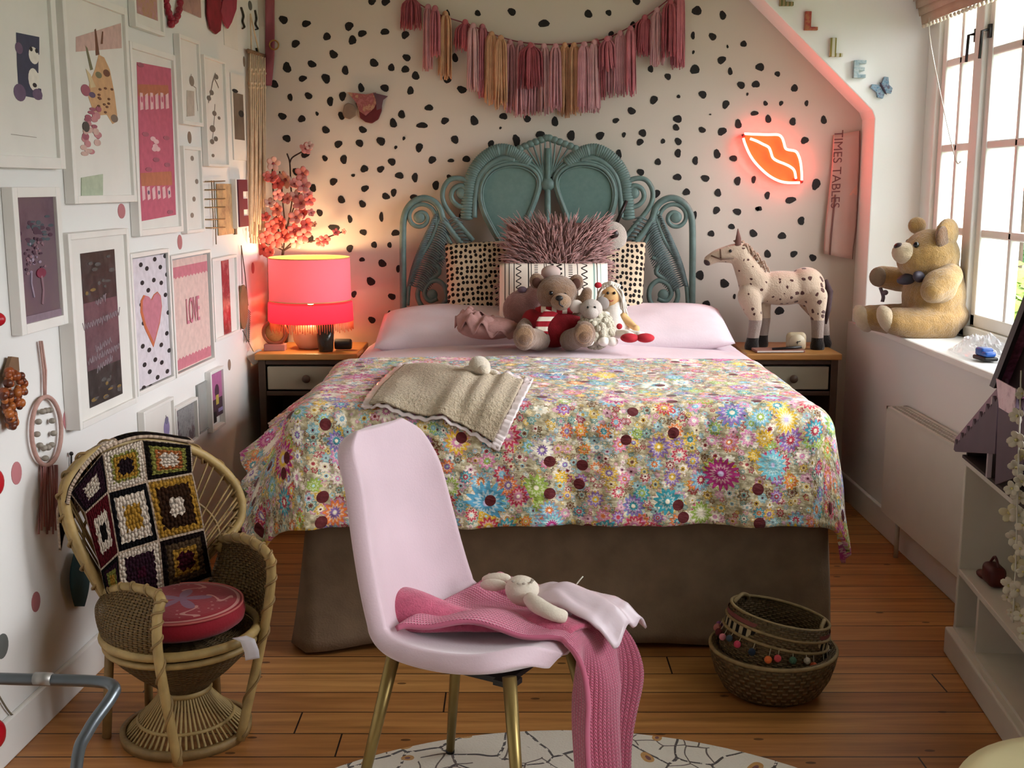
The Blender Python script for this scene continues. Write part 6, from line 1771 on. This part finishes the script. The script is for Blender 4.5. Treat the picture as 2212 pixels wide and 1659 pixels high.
b = MB(); b.tube([sk + V((-.036, 0, 0)), sk + V((.036, 0, 0))], .0235, 20); obj('body', b, M('black_mesh', '#191618', .6, .3, 200), spk, mods=[('BEVEL', .006, 3)])
b = MB(); b.tube([sk + V((.0355, 0, 0)), sk + V((.0375, 0, 0))], .019, 20); obj('end_ring', b, M('dark_grey_metal', '#37343a', .4, metal=.5), spk)

# ---------------------------------------------------------------- blossom branches in a vase behind the lamp
vs_ = V((-1.06, 5.252, .72))
bl = thing('blossom_vase', 'tall pink blossom branches in a dark vase behind the pink lamp', 'vase of blossom', vs_)
b = MB(); b.lathe([(0, .001), (.035, .001), (.042, .05), (.035, .15), (.022, .22), (.025, .25), (.019, .25), (.016, .20), (0, .19)], vs_, 28, close=False); obj('vase', b, M('dark_plum_glaze', '#43222a', .3), bl)
TW = M('dark_twig', '#3a2620', .8)
top = vs_ + V((0, 0, .25))
TWIGS = [[(612, 540), (616, 510), (630, 440), (628, 400), (626, 352), (620, 332)], [(612, 540), (618, 500), (634, 450), (646, 420), (652, 360)], [(618, 496), (612, 450), (608, 400), (604, 370)], [(624, 470), (640, 460), (655, 445), (672, 440)], [(626, 352), (632, 340), (652, 328)], [(610, 535), (600, 490), (592, 430), (588, 380), (590, 355)], [(612, 542), (640, 528), (690, 518), (720, 508), (742, 500)], [(614, 540), (636, 520), (662, 512)], [(610, 540), (590, 530), (572, 525)]]
for L in TWIGS:
    Yt = 5.23
    b = MB(); b.tube(cr([top.lerp(PY(L[0][0], L[0][1], 5.225), 1)] + [PY(x, y, Yt - .02 * (i % 3)) for i, (x, y) in enumerate(L[1:])], 4), .0035, 5)
    obj('twig', b, TW, bl)
b = MB(); b.tube(cr([vs_ + V((0, 0, .19)), top, PY(612, 540, 5.225)], 4), .006, 6); obj('twig', b, TW, bl)
PET = [M('coral_petal', '#c9605c', .8, .15, 20), M('pink_petal', '#cf8580', .8, .12, 20), M('pale_petal', '#d0a498', .8, .1, 20)]
FLW = [(618, 388, 15, 2), (590, 353, 12, 2), (588, 385, 12, 0), (654, 376, 13, 1), (660, 322, 11, 1), (668, 316, 8, 2), (600, 396, 11, 0), (636, 398, 10, 1), (655, 402, 13, 1), (578, 380, 9, 1), (650, 440, 14, 1), (668, 432, 10, 0), (640, 425, 12, 2), (600, 452, 13, 1), (582, 440, 10, 2), (608, 480, 14, 0), (586, 490, 12, 0), (640, 470, 13, 1), (655, 462, 11, 0), (662, 485, 12, 0), (636, 498, 12, 0), (612, 512, 14, 0), (596, 520, 13, 0), (574, 512, 12, 0), (570, 538, 12, 0), (585, 545, 11, 0), (655, 508, 13, 0), (640, 522, 12, 1), (692, 522, 10, 0), (702, 518, 9, 0), (725, 502, 7, 0), (744, 500, 5, 1), (680, 486, 6, 2), (672, 460, 7, 1), (574, 470, 9, 0), (600, 420, 10, 1), (664, 420, 9, 1), (622, 430, 10, 1)]
r11 = random.Random(31)
for i, (x, y, s, c_) in enumerate(FLW):
    c0 = PY(x, y, 5.19 - .03 * (i % 3)); R_ = s * 1.35 * 5.19 / FPX
    n_ = V((r11.uniform(-.6, .6), -1, r11.uniform(-.3, .7))).normalized(); ax, ay, _ = basis(n_)
    b = MB()
    for k_ in range(5):
        a = 2 * PI * k_ / 5 + r11.random() * .3
        d = ax * math.cos(a) + ay * math.sin(a)
        m_ = Matrix((d, n_.cross(d), n_)).transposed()
        b.ell(c0 + d * R_ * .5 + n_ * R_ * .12, (R_ * .55, R_ * .42, R_ * .16), m_ @ eul(0, -.45, 0), 8, 6)
    fl = obj('blossom', b, PET[c_], bl)
    b = MB(); b.ell(c0 + n_ * R_ * .16, R_ * .16, None, 6, 5); obj('centre', b, M('dark_rose_centre', '#8f3a40', .8), fl)

# ================================================================ RIGHT BEDSIDE: horse, clock, notebook
HY = 5.07
def hp(x, y, o=0): return PY(x, y, HY + o)
HZ = .72
hm = m_spot_horse()
horse = thing('toy_horse', 'spotted brown and cream toy horse standing on the right bedside table', 'toy horse', V((hp(1700, 700).x, HY, HZ)))
kx = HY / FPX
legs = []
for (x0, y0, x1, y1, x2, y2, o) in ((1618, 640, 1632, 690, 1624, 735, -.045), (1640, 645, 1650, 690, 1645, 728, .045), (1762, 640, 1766, 690, 1766, 738, -.045), (1748, 645, 1776, 690, 1782, 728, .05)):
    a, m2, e = hp(x0, y0, o), hp(x1, y1, o), hp(x2, y2, o); e.z = HZ + .012
    legs.append(([a, a.lerp(m2, .6), m2, m2.lerp(e, .7), e], [.052, .040, .030, .027, .033]))
plush('body', horse, hm, [(hp(1690, 622), (.155, .078, .076)), (hp(1740, 618), (.085, .080, .084)), (hp(1632, 618), (.070, .066, .082))],
      [([hp(1634, 618), hp(1618, 590), hp(1602, 560), hp(1594, 545)], [.078, .060, .046, .040]), ([hp(1598, 545), hp(1580, 548), hp(1550, 553), hp(1532, 562)], [.043, .042, .030, .024])] + legs, vox=.0065, sm=4)
for o in (-.022, .022):
    b = MB(); b.tube([hp(1594, 535, o), hp(1595, 515, o), hp(1594, 494, o)], [.014, .012, .002], 8, flat=.5); obj('ear', b, M('brown_ear_plush', '#6d4a42', .9), horse)
b = MB(); b.ell(hp(1529, 565), (.018, .022, .018)); obj('nose', b, M('dark_nose_plush', '#3a2c2c', .8), horse)
b = MB(); b.ell(hp(1578, 542, -.040), .007); obj('eye', b, M('black_bead', '#0a0808', .15), horse)
b = MB()
for i in range(34):
    t = i / 33; q = hp(1590 + 55 * t, 540 + 55 * t * (.5 + .5 * t)); q += V((RN.uniform(-.01, .01), RN.uniform(-.03, .03), .036 - .01 * t))
    b.tube([q, q + V((.018, 0, .01)), q + V((.034, RN.uniform(-.02, .02), -.03))], [.004, .004, .0015], 4)
obj('mane', b, M('pale_brown_mane', '#a58d7a', .95, .2, 40), horse)
b = MB(); b.tube([hp(1783, 605), hp(1792, 630), hp(1788, 670), hp(1784, 700)], [.010, .016, .014, .004], 8); obj('tail', b, M('dark_tail', '#453437', .95, .2, 40), horse)
b = MB(); b.tube([hp(1536, 552, -.028), hp(1556, 560, -.034), hp(1585, 558, -.042)], .0035, 5); b.tube([hp(1556, 538, -.03), hp(1558, 562, -.034)], .0035, 5); obj('bridle', b, M('brown_leather', '#5a4030', .6), horse)
ckp = PY(1720, 722, 4.96); ckp.z = .7215 + .042
c2_ = thing('alarm_clock', 'small cream round alarm clock under the spotted horse', 'clock', ckp)
b = MB(); b.box(ckp, (.086, .042, .082)); obj('clock_case', b, M('cream_plastic', '#a8987c', .5), c2_, mods=[('BEVEL', .026, 5)])
b = MB(); b.lathe([(0, 0), (.034, 0), (.034, .003), (0, .004)], ckp + V((0, -.0215, 0)), 28, eul(PI / 2, 0, 0), close=False); dl_ = obj('dial', b, M('cream_dial', '#b5a68c', .5), c2_)
b = MB(); b.box(ckp + V((.004, -.027, .002)), (.020, .002, .003), eul(0, -.3, 0)); b.box(ckp + V((0, -.027, -.002)), (.003, .002, .014)); obj('hand', b, M('black_iron', '#1c1a19'), dl_, smooth=False)
nb = thing('notebook', 'dusty pink notebook lying on the right bedside table', 'notebook', (1.14, 4.95, .7205))
b = MB(); b.box((1.15, 4.96, .7265), (.21, .10, .010), rotz(.05)); obj('cover', b, M('dusty_pink_card', '#9a6a5c', .6), nb, smooth=False, mods=[('BEVEL', .002, 2)])
b = MB(); b.box((1.15, 4.909, .7265), (.20, .0025, .006), rotz(.05)); obj('page_edge', b, MNT, nb, smooth=False)
b = MB(); b.tube([PY(1668, 748, 4.925) * 1, PY(1732, 744, 4.925)], .0055, 8)
for i, p in enumerate(b.v): b.v[i] = V((p.x, p.y, p.z - (PY(1700, 746, 4.925).z - .7395)))
obj('black_pen', b, M('black_plastic', '#0d0b0b', .4), None, 'black pen lying on the dusty pink notebook', 'pen', loc=V((1.16, 4.925, .735)))

# ================================================================ BIG TEDDY ON THE SILL
BX, BY = 1.665, 4.62
def bp(x, y, X=BX): 
    return PX(x, y, X)
bear = thing('big_teddy', 'big golden teddy bear sat on the windowsill facing into the room', 'teddy', V((BX, BY, ZS)))
GF = m_fur('golden_fur', '#b08848', .22, 210, .8, .6, 40); PF = m_fur('cream_fur', '#c9b494', .12, 200, .6); DF = m_fur('brown_ear_fur', '#6d4c30', .15, 200, .6)
Yc = 4.60
def by(x, y, o=0): return PY(x, y, Yc + o)
hc_ = by(2010, 553, 0)
plush('body', bear, GF, [(by(2018, 640), (.125, .125, .150)), (by(2022, 680), (.130, .13, .085)), (hc_, (.112, .112, .108)), (by(1992, 560), (.10, .10, .088)), (by(2030, 600), (.09, .09, .08))],
      [([by(1990, 600, .10), by(1950, 604, .13), by(1905, 598, .14)], [.06, .052, .046]),
       ([by(2030, 698, -.06), by(1985, 700, -.08), by(1935, 694, -.09)], [.082, .07, .056]), ([by(1990, 700, .08), by(1930, 690, .09), by(1878, 686, .09)], [.08, .066, .052])], vox=.009, sm=4)
arm = plush('arm', bear, GF, [(by(2030, 618, -.13), (.070, .05, .068))], [([by(2052, 596, -.10), by(2036, 612, -.13), by(2016, 628, -.15)], [.05, .058, .05])], vox=.009, sm=3)
b = MB(); b.ell(by(2046, 505, -.06), (.056, .030, .060), eul(0, .3, .5)); e1 = obj('ear', b, GF, bear)
b = MB(); b.ell(by(2038, 512, -.088), (.040, .014, .044), eul(0, .3, .5)); obj('ear_lining', b, DF, e1)
b = MB(); b.ell(by(1981, 487, .06), (.036, .024, .034)); obj('ear', b, GF, bear)
b = MB(); b.ell(by(1955, 548, -.02), (.052, .052, .044), eul(0, .35, 0)); mz2 = obj('muzzle', b, PF, bear)
b = MB(); b.ell(by(1942, 533, -.025), (.020, .022, .016)); obj('nose', b, M('dark_plum_nose', '#2c1c20', .4), mz2)
b = MB(); b.ell(by(1979, 529, -.088), .012); obj('eye', b, M('black_bead', '#0a0808', .15), bear)
b = MB(); b.ell(by(1962, 522, .07), .010); obj('eye', b, M('black_bead', '#0a0808', .15), bear)
for x, y, o in ((1916, 690, -.09), (1864, 688, .09)):
    b = MB(); b.ell(by(x, y, o), (.034, .046, .062), eul(.12, -.5, 0)); obj('foot_pad', b, PF, bear)
b = MB(); b.ell(by(1897, 598, .12), (.036, .034, .040)); obj('paw_pad', b, M('taupe_paw_fur', '#7d6a56', .95, .15, 30, .4, 200), bear)
b = MB(); b.ell(by(1962, 602, -.03), (.050, .03, .022), eul(0, -.2, .3)); b.ell(by(1985, 598, -.09), (.045, .02, .022), eul(0, .2, .9)); obj('neck_ribbon', b, M('charcoal_ribbon', '#35303a', .6, .2, 20), bear)
b = MB(); b.tube(cr([by(1902, 622, .10), by(1908, 640, .08), by(1906, 652, .08)], 4), .009, 7, flat=.4); b.ell(by(1912, 632, .075), (.013, .008, .011)); obj('ribbon_tail', b, M('grey_violet_ribbon', '#6b5a66', .5), bear)

# crumpled plastic bag and blue toy on the sill
pb_c = PZ(2075, 755, ZS + .02); pb_c.x = 1.66
def crum(u, v):
    a = 2 * PI * u
    R_ = (.03 + .15 * v); q = pb_c + V((.075 * (.3 + v) * math.cos(a), R_ * math.sin(a) * 1.15, 0))
    hgt = .055 * (1 - v) ** .8 * (1 + .5 * noise.noise(V((math.cos(a) * 2, math.sin(a) * 2, v * 4)))) + .020 * abs(noise.noise(V((math.cos(a) * 5, math.sin(a) * 5, v * 9))))
    q.z = ZS + .004 + max(0, hgt * (1 - v ** 5))
    return q
def m_poly():
    t = NT('clear_polythene'); tr = t.n('BsdfTransparent'); g = t.n('BsdfPrincipled', Roughness=.15); t.set(g, 'Base Color', lin('#e8e8ea'))
    mx = t.n('MixShader'); mx.inputs[0].default_value = .5
    t.t.links.new(tr.outputs[0], mx.inputs[1]); t.t.links.new(g.outputs[0], mx.inputs[2]); t.t.links.new(mx.outputs[0], t.out.inputs[0]); return t.mat
b = MB(); b.sheet(crum, 60, 16); obj('plastic_bag', b, m_poly(), None, 'crumpled clear plastic bag on the windowsill in front of the big teddy', 'bag', smooth=False, loc=V((pb_c.x, pb_c.y, ZS)))
bt_ = PZ(2128, 778, ZS + .004)
bt_.x = min(bt_.x, 1.70)
blt = thing('blue_toy', 'small blue plastic toy with a black base on the windowsill', 'toy', bt_)
b = MB(); b.box(bt_ + UP * .008, (.05, .085, .014), rotz(.1)); obj('toy_base', b, M('black_plastic', '#0d0b0b', .4), blt, mods=[('BEVEL', .005, 3)])
b = MB(); b.box(bt_ + V((0, .012, .028)), (.044, .05, .028), rotz(.1)); b.box(bt_ + V((0, -.026, .024)), (.040, .034, .018), rotz(.1)); obj('toy_shell', b, M('bright_blue_plastic', '#1f4f9c', .3), blt, mods=[('BEVEL', .008, 3)])

# ================================================================ RADIATOR
RX = 1.46; RY0, RY1 = 3.43, 4.43
rad = thing('radiator', 'white panel radiator with a slotted top below the windowsill', 'radiator', ((RX + XR) / 2, 3.9, .15))
RW = M('white_radiator_enamel', '#cfcac0', .4, .02)
b = MB(); b.bb((RX, RY0, .158), (RX + .012, RY1, .575)); b.bb((RX + .012, RY1 - .004, .17), (XR - .012, RY1, .57)); b.bb((RX + .012, RY0, .17), (XR - .012, RY0 + .004, .57)); b.bb((XR - .022, RY0, .17), (XR - .012, RY1, .57))
obj('panel', b, RW, rad, smooth=False, mods=[('BEVEL', .003, 2)])
b = MB()
b.bb((RX, RY0, .572), (RX + .014, RY1, .582)); b.bb((XR - .024, RY0, .572), (XR - .010, RY1, .582)); b.bb((RX, RY1 - .014, .572), (XR - .01, RY1, .582))
for i in range(46):
    y = RY0 + .02 + i * (RY1 - RY0 - .03) / 45; b.bb((RX + .012, y - .003, .566), (XR - .022, y + .003, .580))
for x in (RX + .034, RX + .056): b.bb((x - .002, RY0, .568), (x + .002, RY1, .581))
obj('top_grille', b, RW, rad, smooth=False)
b = MB()
for i in range(60):
    y = RY0 + .02 + i * (RY1 - RY0 - .04) / 59; b.bb((RX + .016, y - .004, .160), (XR - .03, y + .004, .176))
obj('fins', b, RW, rad, smooth=False)
b = MB(); b.tube([(RX + .035, RY1 - .10, 0), (RX + .035, RY1 - .10, .17)], .0095, 10); obj('pipe', b, RW, rad)
b = MB()
for y in (RY0 + .15, RY1 - .2): b.bb((XR - .014, y - .02, .2), (XR - .002, y + .02, .5))
obj('bracket', b, RW, rad, smooth=False)

# ================================================================ LOW SHELF UNIT
sa = math.radians(4.5)
su = thing('shelf_unit', 'low white shelf unit under the window in front of the radiator', 'shelf unit', (1.36, 3.39, 0))
def sp_(dx, dy, z):  # dy runs toward the camera, dx toward the wall
    return V((1.36 + dx * math.cos(sa) - dy * math.sin(sa) * 1.35, 3.39 - dy * math.cos(sa) - dx * math.sin(sa), z))
SW = M('white_shelf_paint', '#cfc8bd', .5, .03)
def slab(b, x0, x1, y0, y1, z0, z1):
    P = [sp_(x0, y0, z0), sp_(x1, y0, z0), sp_(x1, y1, z0), sp_(x0, y1, z0)]; b.prism(P, UP, z1 - z0)
DP, LN_ = .175, 1.25
b = MB(); slab(b, 0, DP, 0, LN_, .602, .625); obj('top', b, SW, su, smooth=False, mods=[('BEVEL', .003, 2)])
b = MB(); slab(b, 0, DP, 0, LN_, .262, .280); obj('shelf', b, SW, su, smooth=False, mods=[('BEVEL', .003, 2)])
b = MB(); slab(b, 0, DP, 0, LN_, .075, .095); obj('shelf', b, SW, su, smooth=False)
for y0, y1 in ((0, .02), (LN_ - .02, LN_)):
    b = MB(); slab(b, 0, DP, y0, y1, 0.001, .602); obj('side_panel', b, SW, su, smooth=False, mods=[('BEVEL', .003, 2)])
b = MB(); slab(b, .006, DP, .20, .218, .095, .262); obj('divider', b, SW, su, smooth=False)
b = MB(); slab(b, DP - .008, DP, .02, LN_ - .02, .08, .60); obj('back_panel', b, SW, su, smooth=False)
b = MB(); slab(b, -.022, .02, -.012, LN_ + .01, .001, .085); obj('plinth', b, SW, su, smooth=False, mods=[('BEVEL', .006, 3)])
# red toy on the middle shelf
rt = sp_(.06, .16, .281)
rs = thing('red_toy', 'dark red toy purse on the middle shelf of the white shelf unit', 'toy', rt)
b = MB(); b.box(rt + UP * .032, (.05, .085, .06), rotz(-sa)); obj('body', b, M('dark_red_leather', '#4f1512', .5, .2, 20), rs, mods=[('BEVEL', .016, 4)])
b = MB(); b.ell(rt + V((-.004, .055, .012)), (.02, .04, .012)); obj('toe', b, M('dark_red_leather', '#4f1512'), rs)
b = MB(); b.tube(cr([rt + V((0, -.03, .06)), rt + V((0, 0, .085)), rt + V((0, .03, .06))], 4), .004, 6); obj('handle', b, M('dark_red_leather', '#4f1512'), rs)

# ================================================================ DOLL'S HOUSE on the shelf unit
dh = thing('dolls_house', "purple doll's house with scalloped eaves on the white shelf unit", "doll's house", sp_(.08, .5, .625))
PUR = M('purple_roof_paint', '#54404e', .6, .12, 10); PURL = M('lilac_roof_paint', '#8a6a7c', .6, .15, 12); DHW = M('dark_house_inside', '#3a2c2a', .8)
def slope(b, x0, x1, ya, za, yb, zb, th):
    b.prism([sp_(x0, ya, za), sp_(x1, ya, za), sp_(x1, yb, zb), sp_(x0, yb, zb)], V((0, math.copysign(1, yb - ya) * 0, 1)), th)
b = MB(); slope(b, -.002, .165, -.01, .645, .37, .872, .012); slope(b, -.03, .165, .35, .905, .66, 1.26, .014); slope(b, -.03, .165, .97, .905, .66, 1.26, .014)
obj('roof', b, m_photo('purple_floral_roof', ['#3c2430', '#6d3a52', '#8f5a78', '#7a5a60'], 26), dh, smooth=False)
for (ya, za, yb, zb, n_, nm, mt) in ((-.02, .642, .37, .868, 7, 'eaves_scallop', PUR), (.37, .868, .60, .868, 4, 'eaves_scallop', PUR)):
    b = MB()
    P = []
    for i in range(n_):
        t0, t1 = i / n_, (i + 1) / n_
        y0_, y1_ = ya + (yb - ya) * t0, ya + (yb - ya) * t1; z0_, z1_ = za + (zb - za) * t0, za + (zb - za) * t1
        P += [(y0_, z0_), (y0_ + (y1_ - y0_) * .15, z0_ + .034), (y0_ + (y1_ - y0_) * .5, (z0_ + z1_) / 2 + .004), (y1_ - (y1_ - y0_) * .1, z1_ + .008)]
    P += [(yb, .72 if nm else 0), (ya + .02, .64)]
    b.prism([sp_(-.020, y, z) for y, z in P], -V((math.cos(sa), -math.sin(sa), 0)), .008); obj(nm, b, mt, dh, smooth=False)
b = MB()
b.prism([sp_(-.006, -.05, .672), sp_(-.006, .37, .925), sp_(-.006, .37, .88), sp_(-.006, -.05, .632)], -V((1, 0, 0)), .010)
obj('bargeboard', b, PURL, dh, smooth=False)
b = MB(); b.prism([sp_(-.034, .34, .90), sp_(-.034, .66, 1.28), sp_(-.034, .98, .90), sp_(-.034, .94, .90), sp_(-.034, .66, 1.235), sp_(-.034, .38, .90)], -V((1, 0, 0)), .012); obj('bargeboard', b, M('near_black_edge', '#1f191d', .5), dh, smooth=False)
b = MB()
slab(b, 0, .155, .015, .027, .6255, .66); slab(b, .145, .157, .02, .95, .6255, .90); slab(b, -.004, .155, .28, .292, .6255, .85); slab(b, 0, .155, .62, .632, .6255, .9); slab(b, 0, .155, .94, .952, .6255, .9); slab(b, -.01, .155, .01, .955, .6252, .634)
b.prism([sp_(.0, .34, .905), sp_(.0, .66, 1.24), sp_(.0, .97, .905)], V((1, 0, 0)), .01)
obj('house_walls', b, DHW, dh, smooth=False)
b = MB(); slab(b, -.02, -.008, .278, .290, .634, .86); obj('corner_post', b, M('lilac_white_paint', '#b5a2a8', .5), dh, smooth=False)
b = MB(); b.prism([sp_(-.045, .40, .93), sp_(-.045, .56, .93), sp_(-.045, .56, .86), sp_(-.045, .44, .86)], -V((1, 0, 0)), .003); obj('paper_sign', b, m_photo('pale_pink_floral', ['#c98f9c', '#d8b5ba', '#c9a0a8', '#8f5a6a'], 30), dh, smooth=False)

# white flower garland hanging at the right edge
ga = thing('flower_garland', 'white artificial flower garland hanging down at the right edge', 'garland', sp_(-.09, .62, .3))
WF = [M('white_petal', '#cfc6b5', .8, .06), M('ivory_petal', '#c9be9c', .8, .06)]
b = MB()
b.tube(cr([PX(2206, 800, 1.235), PX(2203, 900, 1.235), PX(2198, 1050, 1.235), PX(2195, 1200, 1.235), PX(2188, 1345, 1.235)], 5), .0022, 5); obj('thread', b, M('white_thread', '#cfc9bc', .7), ga)
r12 = random.Random(17)
GP = [(2198, 898, 13), (2208, 850, 10), (2196, 950, 15), (2209, 985, 12), (2195, 1010, 13), (2207, 1040, 12), (2186, 1055, 12), (2203, 1075, 14), (2180, 1108, 15), (2200, 1112, 14), (2210, 1135, 12), (2192, 1162, 14), (2205, 1185, 12), (2196, 1215, 14), (2210, 1235, 10), (2180, 1265, 14), (2200, 1275, 15), (2176, 1290, 9), (2195, 1310, 10), (2206, 1330, 12), (2210, 1368, 11), (2190, 1330, 8), (2184, 1322, 7)]
for i, (x, y, s) in enumerate(GP):
    c0 = PX(x, y, 1.235 + r12.uniform(-.02, .015)); R_ = s * 2.85 / FPX * 1.45
    n_ = V((-1 + r12.uniform(-.5, .5), -1 + r12.uniform(-.5, .5), r12.uniform(-.3, .6))).normalized(); ax, ay, _ = basis(n_)
    b = MB()
    for k_ in range(5):
        a = 2 * PI * k_ / 5 + r12.random(); d = ax * math.cos(a) + ay * math.sin(a)
        m_ = Matrix((d, n_.cross(d), n_)).transposed()
        b.ell(c0 + d * R_ * .5, (R_ * .55, R_ * .42, R_ * .15), m_ @ eul(0, -.4, 0), 9, 6)
    fl = obj('flower', b, WF[i % 5 == 3], ga)
    b = MB(); b.ell(c0 + n_ * R_ * .12, R_ * .17, None, 7, 5); obj('centre', b, M('pale_yellow_centre', '#c9bd80', .8), fl)

# ================================================================ BLIND
bd_ = thing('roman_blind', 'beige fabric roman blind drawn up at the top of the window', 'blind', (1.72, 4.2, 2.1))
FB = M('beige_blind_linen', '#b09c88', .9, .08, 10, .3, 140)
for i, (x, z0, z1) in enumerate(((1.742, 2.10, 2.34), (1.728, 2.135, 2.36), (1.714, 2.165, 2.40), (1.70, 2.195, 2.44))):
    b = MB(); b.sheet(lambda u, v: V((x - .014 * math.sin(v * PI) - .004 * noise.noise(V((u * 9, v * 2, i))), 5.10 - u * 2.75, z0 + (z1 - z0) * v + .006 * noise.noise(V((u * 4, i, 0))))), 40, 8)
    obj('fold', b, FB, bd_, mods=[('SOLID', .005)])
b = MB()
for i in range(70): b.ell((1.742, 5.08 - i * .039, 2.092), .009, None, 6, 5)
obj('bobble_fringe', b, M('cream_bobbles', '#cfc3b0', .9), bd_)
b = MB(); b.tube(cr([V((1.735, 5.0, 2.15)), V((1.742, 4.98, 2.0)), PX(2060, 330, 1.75), PX(2076, 350, 1.75)], 5), .0022, 5); obj('cord', b, M('white_cord', '#d8d4c8', .6), bd_)

# ================================================================ OUTSIDE
b = MB(); b.bb((2.6, -14, -.6), (40, 45, -.5)); struct('lawn_ground', b, M('garden_grass', '#5f7a3c', .95, .25, 2))
def shrub(name, label, c, r, mat, n=260, leaf=.09, group=None, cat='shrub', trunk=None):
    rr = random.Random(int(c[0] * 100 + c[1] * 10)); o = thing(name, label, cat, (c[0], c[1], -.5), group)
    b = MB(); c = V(c)
    b.ell(c, [q * .82 for q in r], None, 14, 10)
    for i in range(n):
        d = V((rr.gauss(0, 1), rr.gauss(0, 1), rr.gauss(0, 1))).normalized(); p = c + V((d.x * r[0], d.y * r[1], d.z * r[2])) * rr.uniform(.82, 1.06)
        ax, ay, _ = basis(d + V((rr.uniform(-.6, .6), rr.uniform(-.6, .6), rr.uniform(-.6, .6)))); s = leaf * rr.uniform(.6, 1.2)
        b.add([p - ax * s, p - ay * s * .5, p + ax * s, p + ay * s * .5], [(0, 1, 2, 3)])
    obj('foliage', b, mat, o, smooth=False)
    t = MB(); t.tube([V((c.x, c.y, -.5)), V((c.x, c.y, c.z))], trunk or .06, 8); obj('trunk', t, M('bark', '#4a3c30', .9, .2, 8), o)
GL = M('bright_green_leaves', '#7a9440', .8, .25, 6); GD = M('deep_green_leaves', '#4a6a44', .8, .25, 6); RL = M('red_maple_leaves', '#a5462e', .8, .25, 6)
def far(x, y, Y): return PY(x, y, Y)
for i, (x, y, Y, r, lab) in enumerate(((2200, 622, 9, .34, 'clipped light green shrub outside, highest of three seen through the near window sash'), (2198, 660, 8, .30, 'clipped light green shrub outside, middle of three seen through the near window sash'), (2193, 692, 7, .24, 'clipped light green shrub outside, lowest of three seen just above the sill'))):
    p = far(x, y, Y); shrub('garden_shrub', lab, (p.x, p.y, p.z), (r * 1.5, r, r * .55), GL, 240, .07, 'clipped shrubs outside the window')
p = far(2208, 170, 16); shrub('garden_tree', 'green tree outside the window, seen at the right edge', (p.x, p.y, p.z), (1.1, 1.6, 1.2), GD, 420, .2, None, 'tree', .12)
p = far(2212, 330, 11); shrub('maple_tree', 'red-leaved maple outside the window at the right edge', (p.x, p.y, p.z), (.5, .7, .32), RL, 260, .13, None, 'tree', .06)
p = far(2200, 533, 22); shrub('garden_hedge', 'dark green hedge outside behind the light green shrubs', (p.x, p.y, p.z), (.9, 1.6, .32), GD, 320, .12, None, 'hedge', .08)
